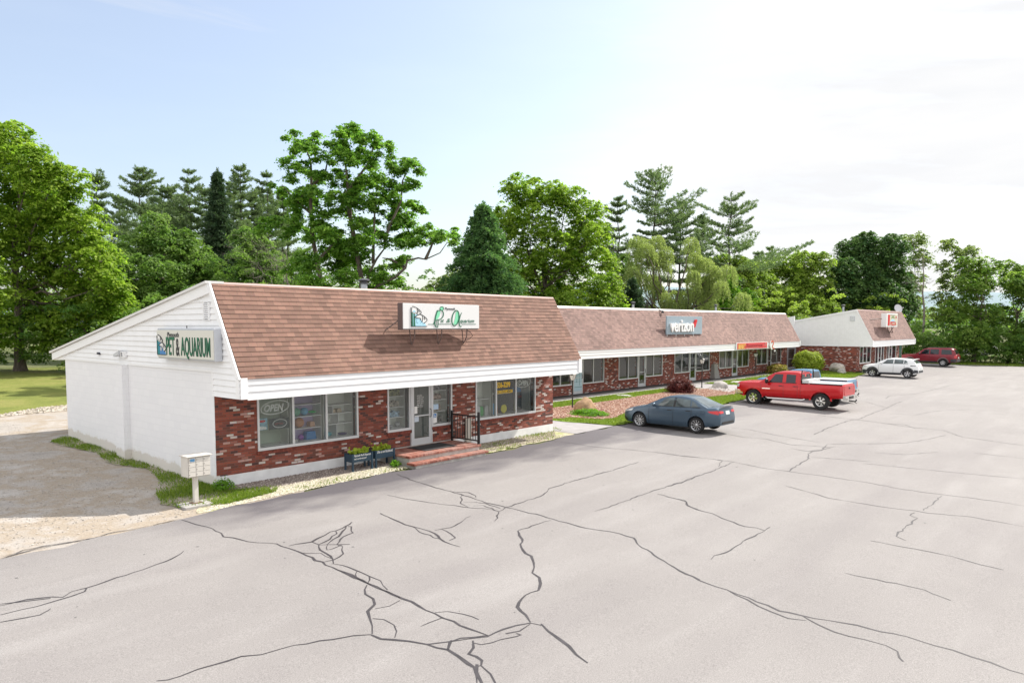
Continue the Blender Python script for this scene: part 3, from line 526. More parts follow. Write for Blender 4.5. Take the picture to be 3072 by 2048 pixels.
# ---- middle block: long row of shops
RIDGE2 = mat('white_flashing', (.74, .72, .69), .5)
Y2 = 7.7
W2 = [(24.0, 26.0, .78, (24.86,)), (27.06, 29.33, .78, (28.18,)), (30.99, 33.3, .80, (32.13,)), (34.3, 36.51, .83, (35.32,)), (38.22, 40.42, .87, (39.29,)), (41.45, 43.67, .86, (42.51,)), (45.31, 47.59, .90, (46.41,)), (48.62, 50.81, .87, (49.58,)), (52.42, 54.64, .92, (53.45,)), (55.57, 57.78, .92, (56.78,))]
D2 = [(26.1, 27.04, .2), (33.33, 34.28, .2), (40.45, 41.43, .2), (47.63, 48.6, .2), (54.67, 55.55, .2), (59.2, 61.3, .2)]
row = shop_block('shop_row', 'long middle block with brown shingle mansard and a row of shop fronts', 14.5, 61.55, Y2, .2, .2, 2.44, 2.93, 5.41, 9,
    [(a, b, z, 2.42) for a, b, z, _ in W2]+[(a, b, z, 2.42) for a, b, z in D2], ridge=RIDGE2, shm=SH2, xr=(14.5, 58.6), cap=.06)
MB().box(58.64, 61.5, Y2-.1, 17, 2.46, 2.9).build('link_roof', WHITE, row)
FLAG = glass_mat('etched_glass', (.70, .85, .90), 1.8, body=.5)
for i, (a, b, z, ml) in enumerate(W2):
    window(row, a, b, Y2, z, 2.43, ml, fr=.055, mid=[(55.65, 56.75, 1.75)] if i == 9 else None); sill(row, a, b, Y2, z)
for i, (a, b, z) in enumerate(D2):
    if i == 5:
        d = door(row, a, b, Y2, z, 2.43, fr=.16, st=.12, bar=True, mt=mat('grey_door_frame', (.38, .39, .41), .45, metal=.3)); continue
    d = door(row, a, b, Y2, z, 2.43, hside=1)
    if i == 0:
        d['label'] = 'pale blue door etched with palm trees'
        e = MB().box(26.19, 26.96, Y2-.03, Y2-.024, .40, 2.3)
        e.build('etched_panel', mat('etched_blue', (.42, .56, .62), .35), d)
        p = MB(); 
        for px, h0, h1 in ((26.42, .9, 1.45), (26.7, .72, 1.78)):
            p.tube([(px, Y2-.034, h0), (px+.03, Y2-.034, (h0+h1)/2), (px, Y2-.034, h1)], .012, 5)
            for q in range(7): t = -.5+q*.7; p.tube([(px, Y2-.034, h1), (px+.10*math.cos(t), Y2-.034, h1+.08*math.sin(t)+.03), (px+.17*math.cos(t), Y2-.034, h1+.10*math.sin(t)-.06)], .008, 4)
        p.build('palm_motif', mat('palm_grey', (.10, .20, .22), .5), d)
        MB().box(26.19, 26.96, Y2-.036, Y2-.03, .62, .65).box(26.19, 26.96, Y2-.036, Y2-.03, .95, .965).build('rail', mat('palm_grey'), d)
# ---- far block with its gable end
X3, Y3 = 61.6, 2.35
far = shop_block('restaurant_block', 'far block with brown shingle mansard, tall pale gable end and mottled brick side', X3, 77.2, Y3, .08, .15, 2.43, 2.98, 5.73, 10.5,
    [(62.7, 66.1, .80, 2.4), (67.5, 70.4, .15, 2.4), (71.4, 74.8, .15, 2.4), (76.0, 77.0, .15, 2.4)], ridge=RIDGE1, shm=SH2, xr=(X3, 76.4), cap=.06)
MB().box(X3-.012, X3+.2, Y3+.002, Y3+10.5, 0, 2.44).build('side_brick_wall', BRICK, far)
g = MB(); X = lambda a, z, q: (q, a, z); ye = Y3+10.6
poly = [(.97, 2.43), (.97, 2.98), (Y3, 5.71), (ye, 5.71-.172*10.6), (ye, 2.43)]
g.prism(poly, X, X3-.05, X3-.012)
y = 1.1
while y < ye-.1:
    zt = 2.98+(y-.97)/(Y3-.97)*2.73 if y < Y3 else 5.71-.172*(y-Y3)
    g.box(X3-.056, X3-.0505, y, y+.16, 2.44, zt-.05); y += .2
g.build('panelled_gable', WHITE, far)
t = MB(); t.prism([(.93, 2.96), (1.05, 2.94), (Y3+.06, 5.62), (Y3, 5.76)], X, X3-.09, X3-.058); t.prism([(Y3, 5.60), (ye+.3, 5.60-.172*10.9), (ye+.3, 5.76-.172*10.9), (Y3, 5.78)], X, X3-.11, X3-.06)
t.box(X3-.075, X3-.058, .96, ye, 2.42, 2.5); t.build('rake_trim', TRIM, far)
v = MB(); v.box(X3-.10, X3-.06, 2.52, 2.92, 4.72, 5.16); gv = v.build('gable_vent', mat('vent_grey', (.46, .49, .53), .6), far)
s_ = MB(); [s_.box(X3-.112, X3-.10, 2.54, 2.90, 4.74+i*.06, 4.77+i*.06) for i in range(7)]; s_.build('slat', TRIM, gv)
window(far, 62.7, 66.1, Y3, .80, 2.42, (63.75, 64.85), fr=.07, mid=[(63.8, 64.8, 1.7)], mt=TRIM); sill(far, 62.7, 66.1, Y3, .8)
GREEN = mat('green_panel', (.04, .11, .09), .4)
for a, c, dx in ((67.5, 70.4, 69.0), (71.4, 74.8, 72.7)):
    window(far, a, dx-.5, Y3, .16, 2.42, (), fr=.08, mt=TRIM); door(far, dx-.48, dx+.5, Y3, .16, 2.42, mt=TRIM); window(far, dx+.52, c, Y3, .16, 2.42, (), fr=.08, mt=TRIM)
MB().box(76.0, 77.0, Y3-.01, Y3+.03, .15, 2.42).build('green_panel', GREEN, far)
# ---- white house glimpsed behind the trees
h = thing('white_house', 'small white house with a grey roof half hidden behind the right-hand trees', 'house', (90, 7, .1))
MB().box(88, 103, 7, 15, -.2, 2.2).build('wall', mat('house_white', (.72, .72, .70), .7), h)
m = MB(); m.v = [(87.5, 6.4, 2.1), (103.6, 6.4, 2.1), (103.6, 15.6, 2.1), (87.5, 15.6, 2.1), (88, 11, 5.4), (93, 11, 5.4)]; m.f = [(0, 1, 5, 4), (1, 2, 5), (2, 3, 4, 5), (3, 0, 4), (3, 2, 1, 0)]
m.build('roof', mat('grey_roof', (.30, .30, .31), .85, noise=.2, nscale=4), h)
w_ = MB(); [w_.box(a, a+1.0, 6.95, 7, .9, 1.9) for a in (94, 97.5, 100.5)]; w_.build('window', mat('house_glass', (.05, .06, .07), .2), h)
for nm, lab, x, y, L, hh in (('white_shed', 'white shed seen low through the trees at far right', 118, -7, 9, 2.8), ('white_trailer', 'long low white trailer beyond the middle of the right-hand trees', 108, 2.5, 8, 1.3)):
    q = thing(nm, lab, 'shed' if 'shed' in nm else 'trailer', (x, y, 0)); MB().box(x, x+4, y-L/2, y+L/2, .3, hh).build('wall', mat('house_white'), q)
    MB().prism([(y-L/2-.2, hh), (y+L/2+.2, hh), (y, hh+.9)], lambda a, b, t: (t, a, b), x-.2, x+4.2).build('roof', mat('grey_roof'), q)

# ================================================================ fittings
def roof_pipe(x, y, z0, z1, label, r=.09):
    t = thing('roof_vent_pipe', label, 'vent pipe', (x, y, z0)); g = mat('galvanised', (.48, .50, .53), .4, metal=.6)
    MB().tube([(x, y, z0-.45), (x, y, z1-.16)], r, 12).build('pipe', g, t, smooth=True)
    MB().lathe([(0, z1), (r*1.1, z1-.02), (r*1.75, z1-.05), (r*1.75, z1-.09), (r*1.1, z1-.11), (0, z1-.11)], (x, y, 0), 14).lathe([(r*.8, z1-.11), (r*.8, z1-.15), (r*1.5, z1-.17), (r*1.5, z1-.20), (0, z1-.2)], (x, y, 0), 14).build('cap', mat('dark_cap', (.10, .10, .11), .5), t, smooth=True)
roof_pipe(7.22, 3.0, 5.3, 6.02, 'galvanised vent pipe with dark cap on the nearest roof', .12)
roof_pipe(34.7, 9.0, 5.3, 5.97, 'thin vent pipe left of the grey-blue lettered sign on the long roof')
roof_pipe(47.2, 9.0, 5.3, 6.05, 'thin vent pipe right of the grey-blue lettered sign on the long roof')
roof_pipe(63.6, 4.2, 5.3, 6.28, 'white capped vent pipe on the far roof above the pale gable', .11)
# satellite dish
t = thing('satellite_dish', 'pale grey round satellite dish at the right end of the far roof', 'satellite dish', (75.9, 2.9, 5.5))
dm = MB(); M_ = Matrix.Translation((75.9, 2.6, 6.08)) @ Matrix.Rotation(rad(-40), 4, 'Z') @ Matrix.Rotation(rad(72), 4, 'X')
q = MB().lathe([(0, .0), (.2, .015), (.42, .07), (.45, .10), (.42, .08), (.2, .03), (0, .012)], k=24); dm.add(q, M_); dm.build('reflector', mat('dish_grey', (.58, .59, .61), .5), t, smooth=True)
MB().tube([(75.9, 2.7, 5.4), (75.9, 2.7, 6.0)], .03).build('mast', ALU, t)
a = M_ @ Vector((.0, -.35, .03)); b = M_ @ Vector((.15, -.1, .62)); MB().tube([a, b], .02).box(b.x-.05, b.x+.05, b.y-.05, b.y+.05, b.z-.04, b.z+.04).build('feed_arm', ALU, t)
# flood light and small box on the gable
t = thing('floodlight', 'white floodlight fixture on the clapboard gable left of the wall sign', 'floodlight', (-.03, 5.85, 3.42))
MB().box(-.15, -.036, 5.5, 5.72, 3.33, 3.52).build('housing', TRIM, t, bevel=.01); MB().prism([(5.74, 3.42), (6.15, 3.34), (6.15, 3.42), (5.74, 3.54)], X, -.2, -.05).build('hood', mat('hood_grey', (.55, .56, .58), .5), t)
MB().box(-.155, -.15, 5.56, 5.66, 3.36, 3.5).build('louvre', mat('louvre', (.3, .3, .32), .6), t)
tag(MB().box(-.09, -.036, 7.66, 7.84, 3.37, 3.44).box(-.10, -.09, 7.70, 7.80, 3.385, 3.425).build('junction_box', mat('box_black', (.03, .03, .05), .5)), 'small black junction box on the clapboards left of the floodlight', 'junction box')
# ---------------------------------------------------------------- flat artwork on signs
def flat(parent, name, mt, polys, fn, th=.004):
    m = MB()
    for i, p in enumerate(polys): m.prism(p, fn, 0, th+.0007*(i % 3))
    return m.build(name, mt, parent)
def stroke(pts, w):
    """outline quads of a poly-line of width w (list of convex polygons)"""
    P = [Vector(p) for p in pts]; Q = []
    for i in range(len(P)):                       # Catmull-Rom smoothing
        if i == len(P)-1: Q.append(P[i]); break
        p0, p1, p2, p3 = P[max(i-1, 0)], P[i], P[i+1], P[min(i+2, len(P)-1)]
        for k in range(5):
            t = k/5; Q.append(.5*((2*p1)+(p2-p0)*t+(2*p0-5*p1+4*p2-p3)*t*t+(3*p1-p0-3*p2+p3)*t**3))
    W = w if callable(w) else (lambda t: w)
    L = []; n = len(Q)
    for i, q in enumerate(Q):
        d = (Q[min(i+1, n-1)]-Q[max(i-1, 0)]); d = d.normalized() if d.length else Vector((1, 0)); nn = Vector((-d.y, d.x))*W(i/(n-1))/2; L.append((tuple(q+nn), tuple(q-nn)))
    return [[a[0], b[0], b[1], a[1]] for a, b in zip(L, L[1:])]
def ell(cx, cy, rx, ry, k=22, rot=0):
    o = []
    for j in range(k):
        t = 6.2832*j/k; x, y = rx*math.cos(t), ry*math.sin(t); o.append((cx+x*math.cos(rot)-y*math.sin(rot), cy+x*math.sin(rot)+y*math.cos(rot)))
    return o
P_GREEN = mat('sign_green', (.012, .14, .07), .5); P_MINT = mat('sign_mint', (.22, .68, .42), .5); P_BLACK = mat('sign_black', (.015, .015, .02), .5); P_TEAL = mat('sign_teal', (.02, .25, .25), .5)
P_BLUE = mat('sign_blue', (.06, .22, .50), .5); P_SKY = mat('sign_sky', (.40, .68, .82), .5); P_WHITE = mat('sign_white', (.80, .80, .78), .5); P_RED = mat('sign_red', (.62, .02, .025), .5); P_SILV = mat('sign_silver', (.45, .48, .48), .5)
def fish_emblem(par, fn, s=1, dark=True):
    """two striped fish above a pool of water, in a unit box 0..1 wide and 0..1.25 high"""
    f = lambda a, b, t: fn(a, b, t)
    flat(par, 'emblem_water', P_BLUE if dark else P_SKY, [[(.02, .03), (.95, .03), (.80, .45), (.45, .72), (.02, .78)]], f, .004)
    flat(par, 'emblem_weed', P_TEAL if dark else P_GREEN, [[(.04, .04), (.13, .04), (.12, .86), (.04, .86)], [(.16, .04), (.27, .04), (.24, .8), (.17, .8)]], f, .008)
    flat(par, 'emblem_fish', P_WHITE, [[(.06, .9), (.12, 1.22), (.42, 1.08), (.66, .84), (.46, .74), (.3, .88)], [(.24, .58), (.52, .72), (.75, .66), (1.02, .40), (.78, .22), (.60, .44)]], f, .010)
    flat(par, 'emblem_bubble', P_SILV if dark else P_SKY, [ell(.44, .36, .09, .12), ell(.2, .92, .08, .06)], f, .012)
    L = []
    for p in ([(.10, 1.22), (.40, 1.10), (.64, .86), (.48, .74)], [(.24, .58), (.52, .74), (.76, .66), (1.0, .42), (.80, .22)], [(.38, 1.1), (.40, .9), (.36, .76)], [(.70, .68), (.72, .45), (.66, .28)], [(.80, .58), (.86, .42)], [(.46, 1.0), (.52, .86)], [(.2, .58), (.42, .52), (.58, .50), (.6, .40)]):
        L += stroke(p, .035)
    L += [[(0, 0), (.03, 0), (.03, 1.15), (0, 1.15)], [(0, -.0), (1.0, -.0), (1.0, .035), (0, .035)]]
    flat(par, 'emblem_outline', P_BLACK, L, f, .016)
# ---- sign on the near roof
t = thing('roof_sign', 'white box sign with green bird letter and fish emblem on the near roof', 'sign', (7.05, -1.1, 4.2))
GREYB = mat('sign_bronze', (.13, .10, .095), .5)
MB().box(5.40, 8.70, -1.29, -1.03, 4.19, 5.02).build('cabinet', GREYB, t, bevel=.01)
MB().box(5.385, 8.715, -1.318, -1.291, 4.225, 5.005).build('face', mat('sign_face', (.74, .74, .74), .35), t, bevel=.008)
SX = lambda X: 5.42+(X-250)/1970*3.27
SZ = lambda Y, X=1000: 4.235+(752-Y)/(752-(95+(X-245)*.028))*.76
fr = lambda a, b, q: (SX(a), -1.319-q, SZ(b, a))
fish_emblem(t, lambda a, b, q: (SX(410+a*400), -1.319-q, SZ(705-b*430)), dark=False)
L = stroke([(1085, 270), (1045, 390), (1015, 530), (1010, 640), (1040, 715), (1095, 722)], lambda s: 26 if s < .75 else 14)+stroke([(1110, 285), (1185, 272), (1235, 340), (1222, 440), (1160, 505), (1090, 525), (1010, 565), (965, 655)], lambda s: 20 if s < .8 else 10)
L += stroke(ell(1560, 480, 92, 205, 12, .18)+[ell(1560, 480, 92, 205, 12, .18)[0]], 24)+stroke([(1735, 335), (1690, 430), (1662, 560), (1668, 660), (1700, 705), (1735, 690)], lambda s: 8+16*math.sin(s*3.1))
L += stroke(ell(1195, 225, 48, 50, 10)+[ell(1195, 225, 48, 50, 10)[0]], 12)+stroke([(1095, 530), (1100, 620), (1085, 715)], 10)+stroke([(1060, 560), (1065, 690)], 6)
flat(t, 'green_initials', P_GREEN, L, fr, .012)
flat(t, 'bird_fill', P_MINT, [[(1095, 292), (1060, 380), (1032, 520), (1085, 505), (1130, 430), (1160, 300)]], fr, .006); flat(t, 'bird_head', P_MINT, [ell(1195, 225, 44, 46)], fr, .006); flat(t, 'fish_fill', P_MINT, [[(1575, 330), (1555, 480), (1505, 650), (1590, 640), (1640, 500), (1645, 340), (1610, 300)]], fr, .006)
flat(t, 'rule_line', P_GREEN, [[(840, 636), (970, 636), (970, 646), (840, 646)], [(1100, 633), (1440, 633), (1440, 643), (1100, 643)], [(1740, 638), (2140, 638), (2140, 648), (1740, 648)]], fr, .006)
text('Plymouth', .118, P_BLACK, facing_y(SX(1280), -1.321, SZ(262, 1280)), parent=t, fit=SX(1550)-SX(1280), bold=-.001, shear=.1)
text('et', .19, P_GREEN, facing_y(SX(1165), -1.321, SZ(595, 1160)), parent=t, fit=SX(1250)-SX(1165), shear=.3)
text('&', .19, P_GREEN, facing_y(SX(1315), -1.321, SZ(595, 1315)), parent=t, fit=SX(1420)-SX(1315), shear=.3)
text('quarium', .19, P_GREEN, facing_y(SX(1690), -1.321, SZ(602, 1680)), parent=t, fit=SX(2090)-SX(1690), shear=.3)
for x in (5.95, 7.1, 8.25):
    MB().tube([(x, -1.2, 4.2), (x, -1.18, 3.95), (x+.05, -.99, 3.73)], .018, 6).tube([(x-.1, -1.06, 4.2), (x+.03, -.99, 3.74)], .018, 6).build('strut', mat('strut_brown', (.14, .10, .09), .6), t)
MB().tube([(5.45, -1.05, 4.5), (5.15, -.72, 4.17)], .018, 6).build('strut', mat('strut_brown'), t)
MB().tube([(8.3, -1.1, 4.2), (8.5, -1.12, 4.1), (8.62, -1.1, 3.98), (8.55, -.98, 3.86), (8.4, -.93, 3.83)], .010, 5).build('cable', BLACK, t)
# ---- sign on the gable wall
t = thing('wall_sign', 'cream box sign with tall green capital letters on the white gable', 'sign', (-.05, 1.1, 3.4))
MB().box(-.245, -.04, -.585, 2.77, 3.40, 4.25).build('cabinet', mat('sign_alu', (.52, .54, .58), .4, metal=.2), t, bevel=.02)
MB().box(-.27, -.246, -.55, 2.75, 3.445, 4.20).build('face', mat('sign_cream', (.68, .67, .61), .4), t)
YY = lambda X: 2.75-(X-200)/1760*3.3
def ZZ(Y, X): top = 180+(X-200)*.0145; bot = 1010+(X-200)*.073; return 3.445+(bot-Y)/(bot-top)*.755
gs = lambda X, Y: (-.271, YY(X), ZZ(Y, X))
fish_emblem(t, lambda a, b, q: (-.271-q, YY(210+a*300), 3.50+b*.47), dark=True)
for off_, mt_, d_ in ((0, P_BLACK, .002), (.018, P_GREEN, .006)):
    for body, X0, X1_ in (('PET', 520, 800), ('AQUARIUM', 1000, 1885)):
        wdt = YY(X0)-YY(X1_)
        text(body, .70, mt_, facing_nx(-.272-off_*.1, YY(X0)+off_*.6, 3.52+off_*.3), parent=t, fit=wdt, depth=d_, bold=.006 if off_ else .012)
text('&', .68, P_BLACK, facing_nx(-.272, YY(835), 3.51), parent=t, fit=YY(835)-YY(950), depth=.006, bold=.01)
text('Plymouth', .19, P_BLACK, facing_nx(-.272, YY(560), 4.01), parent=t, fit=YY(560)-YY(940), depth=.004, bold=.003)
MB().tube([(-.12, 1.2, 4.25), (-.12, 1.2, 4.33)], .015, 6).build('photocell', mat('dark_cap'), t)
# ---- grey-blue lettered sign on the long roof
t = thing('roof_sign', 'grey-blue panel sign with raised white letters on the long roof', 'sign', (37.7, 6.7, 3.7))
MB().box(35.19, 40.24, 6.62, 6.72, 3.71, 4.97).build('panel', mat('panel_blue', (.30, .375, .43), .5, noise=.04), t, bevel=.01)
text('verizon', 1.16, mat('letter_white', (.82, .82, .82), .4), facing_y(35.50, 6.55, 3.93), name='raised_lettering', parent=t, fit=3.30, depth=.055, bold=.030, space=1.0)
L = stroke([(1560, 660), (1590, 560), (1640, 380)], lambda s: 52)
flat(t, 'red_tick', P_RED, [[(1520, 500), (1560, 690), (1600, 620), (1550, 480)], [(1550, 600), (1570, 690), (1660, 400), (1650, 350), (1590, 360)]], lambda X_, Y_, q: (35.18+(X_-535)/1385*5.06, 6.61-q, 3.71+(955-Y_)/725*1.25), .11)
for x in (35.3, 36.5, 37.7, 39.0): MB().tube([(x, 6.66, 3.75), (x, 6.66, 3.58), (x+.02, 6.78, 3.50)], .03, 6).build('strut', mat('strut_white', (.6, .6, .6), .5), t)
tag(MB().tube([(33.6, 7.60, 4.95), (33.6, 7.56, 4.8), (33.6, 6.98, 3.82)], .025, 6).tube([(33.6, 7.6, 4.95), (35.2, 7.66, 5.08)], .025, 6).build('conduit', mat('strut_brown')), 'brown conduit on the shingles left of the grey-blue sign', 'conduit')
t = thing('roof_lamp', 'small black spotlight above the grey-blue sign on the ridge', 'spotlight', (35.9, 7.5, 5.3)); MB().tube([(35.9, 7.72, 5.42), (35.95, 7.5, 5.33)], .03).build('arm', BLACK, t); MB().lathe([(0, .16), (.06, .15), (.11, -.02), (0, -.02)], (35.98, 7.42, 5.2), 12).build('lamp_head', BLACK, t)
# ---- red restaurant banner on the fascia
t = thing('banner_sign', 'long red banner with gold characters on the white fascia', 'sign', (48.1, 6.36, 2.7))
MB().box(45.15, 51.1, 6.21, 6.25, 2.43, 2.99).build('board', P_WHITE, t); MB().box(45.28, 50.98, 6.198, 6.209, 2.475, 2.945).build('red_field', mat('banner_red', (.62, .055, .06), .6), t)
text('龍福樓', .44, mat('gold', (.80, .50, .12), .5), facing_y(45.45, 6.192, 2.52), parent=t, fit=1.35, bold=.008)
text('Restaurant', .36, mat('banner_dark', (.36, .02, .03), .6), facing_y(47.0, 6.192, 2.62), parent=t, fit=3.1, bold=.004)
MB().box(46.9, 49.4, 6.186, 6.197, 2.53, 2.555).build('rule_line', mat('banner_pink', (.75, .4, .38), .5), t)
text('TAKE\nOUT', .14, mat('banner_pink'), facing_y(50.5, 6.192, 2.78), parent=t, sx=.9)
t = thing('hanging_sign', 'round cream sign with a red curl hanging beside the red banner', 'sign', (52, 6.2, 2.3))
fn = lambda a, b, q: (51.5+a, 6.22-q, 2.28+b); flat(t, 'disc', P_WHITE, [ell(.42, .40, .40, .38)], fn, .08)
flat(t, 'red_curl', mat('curl_red', (.62, .12, .06), .5), stroke([(.2, .72), (.5, .7), (.62, .5), (.45, .32), (.6, .14), (.85, .12)], lambda s: .16-.07*s), lambda a, b, q: (51.5+a, 6.139-q, 2.28+b), .02)
flat(t, 'red_curl', mat('curl_red'), stroke([(.12, .62), (.3, .74), (.5, .66)], .08), lambda a, b, q: (51.5+a, 6.136-q, 2.28+b), .03)
text('台北', .2, P_WHITE, facing_y(52.45, 6.2, 2.12), parent=t, bold=.006, sx=.8)
# ---- square sign on the far roof
t = thing('roof_sign', 'square white sign with red letters on brackets on the far roof', 'sign', (66.7, .9, 4.2))
MB().box(65.0, 68.75, .78, 1.25, 4.18, 5.44).build('cabinet', P_WHITE, t, bevel=.03); cream = mat('sign_pale', (.66, .62, .48), .5)
fz = lambda X_, Y_, q: (64.75+(X_-640)/595*3.95, .779-q, 4.18+(1020-Y_)/675*1.26)
flat(t, 'picture', cream, [[(740, 950), (740, 400), (1215, 395), (1215, 945)]], fz, .008)
flat(t, 'red_strip', P_RED, [[(742, 945), (745, 405), (840, 405), (835, 945)]], fz, .014); flat(t, 'top_rule', P_BLACK, [[(860, 435), (860, 415), (1110, 415), (1110, 435)]], fz, .014)
flat(t, 'mountain', P_SKY, [[(870, 760), (930, 650), (990, 610), (1060, 670), (1110, 760)]], fz, .014); flat(t, 'tree_motif', mat('motif_green', (.25, .32, .16), .5), [[(900, 600), (930, 480), (1000, 450), (1060, 500), (1090, 600), (990, 570)]], fz, .012)
text('PIZZA', .50, P_RED, facing_y(fz(870, 930, 0)[0], .762, fz(860, 935, 0)[2]), parent=t, fit=1.9, bold=.012)
text('GO', .30, P_RED, facing_y(fz(1120, 620, 0)[0], .762, fz(1120, 580, 0)[2]), parent=t, sx=.8)
SB = mat('strut_brown')
for p in ([(65.0, 1.2, 4.95), (64.0, 1.9, 4.86)], [(64.0, 1.98, 4.95), (66.6, 1.28, 3.58)], [(66.9, 1.2, 4.2), (67.8, 1.25, 3.55)], [(68.3, 1.2, 4.2), (69.2, 1.28, 3.58)], [(68.7, 1.1, 4.2), (67.9, 1.25, 3.6)]): MB().tube(p, .035, 6).build('strut', SB, t)

# ================================================================ front steps and small things of the near block
t = thing('brick_steps', 'brick entrance platform with one lower step in front of the glass door', 'steps', (6.9, -.8, 0))
MB().box(5.42, 8.63, -1.48, -.016, .235, .305).build('platform_top', STEPB, t, bevel=.006); MB().box(5.47, 8.58, -1.43, -.016, -.1, .234).build('platform_base', mat('render_grey', (.45, .43, .40), .85, noise=.25, nscale=4), t)
MB().box(5.36, 8.66, -1.80, -1.44, .045, .115).build('tread', STEPB, t, bevel=.006); MB().box(5.45, 8.56, -1.76, -1.44, -.15, .044).build('riser', mat('render_grey'), t)
MB().box(5.47, 8.58, -.09, -.016, .306, .325).build('cement_joint', mat('render_grey'), t)
tag(MB().box(6.42, 7.86, -1.12, -.2, .307, .322).build('door_mat', mat('rubber_mat', (.022, .022, .024), .9, noise=.3, nscale=60), bevel=.004), 'black rubber mat on the brick platform before the glass door', 'door mat')
t = thing('railing', 'black metal railing on the right end of the brick platform', 'railing', (8.57, -.7, .305))
for y, r_, z1 in ((-.12, .035, 1.36), (-1.42, .035, 1.40)): MB().box(8.57-r_, 8.57+r_, y-r_, y+r_, .306 if y > -1 else .306, z1).build('post', BLACK, t, bevel=.004)
MB().box(8.55, 8.59, -1.385, -.155, 1.22, 1.26).build('rail', BLACK, t); MB().box(8.55, 8.59, -1.385, -.155, .40, .44).build('rail', BLACK, t)
for i in range(9): y = -.27-i*.125; MB().box(8.562, 8.578, y-.008, y+.008, .44, 1.22).build('baluster', BLACK, t)
t = thing('utility_cover', 'beige metal cover low on the brick wall behind the railing', 'utility box', (9.4, -.05, .3))
MB().box(9.28, 9.54, -.12, -.046, .12, 1.0).build('cover', mat('beige_metal', (.46, .42, .37), .5), t, bevel=.012); MB().box(9.31, 9.51, -.135, -.121, .15, .97).build('door', mat('beige_metal2', (.50, .46, .41), .5), t)
# planters
NAVY = mat('navy_wood', (.022, .052, .085), .5, noise=.15, nscale=8)
LIME = leaf_mat('lime_leaf', (.28, .38, .03), (.48, .55, .07), .4)
def planter(x0, x1, lab, lines, seed):
    t = thing('planter_box', lab, 'planter', ((x0+x1)/2, -.66, -.02)); b = MB(); y0, y1 = -.86, -.47; z0, z1 = .26, .50
    b.box(x0+.02, x1-.02, y0+.01, y0+.03, z0, z1).box(x0+.02, x1-.02, y1-.03, y1-.01, z0, z1).box(x0+.01, x0+.03, y0+.03, y1-.03, z0, z1).box(x1-.03, x1-.01, y0+.03, y1-.03, z0, z1).box(x0+.03, x1-.03, y0+.03, y1-.03, z0, z0+.02)
    b.build('trough', NAVY, t)
    for x in (x0, x1-.05):
        for y in (y0-.012, y1-.038): MB().box(x, x+.05, y, y+.05, -.04, z1+.012).build('leg', NAVY, t)
    MB().box(x0+.03, x1-.03, y0+.03, y1-.03, z1-.06, z1-.03).build('soil', mat('soil', (.03, .02, .014), .95, bump=.5), t)
    z = z1-.075
    for i, (s, sz) in enumerate(lines): text(s, sz, P_WHITE, facing_y(x0+.07, y0+.008, z-i*.085), parent=t, sx=.62, shear=.2, depth=.003)
    rg = np.random.default_rng(seed); n = 150; c = np.stack([rg.uniform(x0+.08, x1-.06, n), rg.uniform(y0+.05, y1-.04, n), z1-.02+np.abs(rg.normal(0, .065, n))], 1)
    c[:, 2] += .05*np.sin(c[:, 0]*23+seed)
    V, F = leaf_quads(c, rg, .055, .05, np.array([0, -.3, 1.0]), .6); nmesh('foliage', V, F, LIME, t, fattr=rg.random(len(F)))
def leaf_quads(c, rg, L, W, up, spread):
    n = len(c); nn = rg.normal(0, spread, (n, 3))+up; nn /= np.linalg.norm(nn, axis=1)[:, None]
    a = rg.normal(0, 1, (n, 3)); a -= nn*(a*nn).sum(1)[:, None]; a /= np.linalg.norm(a, axis=1)[:, None]; b = np.cross(nn, a)
    s = rg.uniform(.7, 1.3, (n, 1)); la = a*L*s; lb = b*W*s
    V = np.stack([c-la, c-lb*.9+nn*L*.12, c+la, c+lb*.9+nn*L*.12], 1).reshape(-1, 3); F = np.arange(4*n).reshape(n, 4)
    return V, F
planter(3.76, 4.52, 'navy raised planter with two lines of white lettering, nearer the corner', [('Plymouth Pet & Aquarium', .095), ('watch our fish tank grow!', .07)], 1)
planter(4.62, 5.38, 'navy raised planter with one line of white lettering beside the steps', [('Like us on Facebook!', .115)], 4)
# cluster mailbox
CREAM = mat('mailbox_cream', (.62, .59, .54), .5, noise=.05); SEAM = mat('seam_grey', (.30, .28, .26), .6)
t = thing('cluster_mailbox', 'beige cluster mailbox on a post by the corner of the near building', 'mailbox', (-1.15, -1.2, -.03))
MB().box(-1.56, -.86, -1.54, -1.0, -.06, .012).build('slab', M_KERB, t, bevel=.01)
MB().box(-1.20, -1.10, -1.26, -1.16, .012, .68).build('post', CREAM, t); MB().box(-1.27, -1.03, -1.32, -1.1, .012, .03).build('foot_plate', mat('rusty', (.16, .10, .07), .8), t)
MB().box(-1.40, -.84, -1.38, -1.02, .68, 1.17).build('cabinet', CREAM, t, bevel=.006)
MB().box(-1.43, -.81, -1.42, -.98, 1.171, 1.20).build('lid', CREAM, t, bevel=.006)
for i in range(3):
    for j in range(4):
        x = -1.385+i*.181; z = .695+j*.1165
        d = MB().box(x, x+.172, -1.392, -1.381, z, z+.108).build('box_door', CREAM, t, bevel=.003); MB().box(x+.012, x+.03, -1.397, -1.393, z+.045, z+.07).build('lock', SEAM, d)
        if i == 0 and j == 3: MB().box(x+.04, x+.15, -1.396, -1.393, z+.02, z+.085).build('blue_label', mat('label_blue', (.10, .28, .50), .5), d)
MB().box(-1.395, -.845, -1.3805, -1.375, .685, 1.165).build('door_frame', SEAM, t)
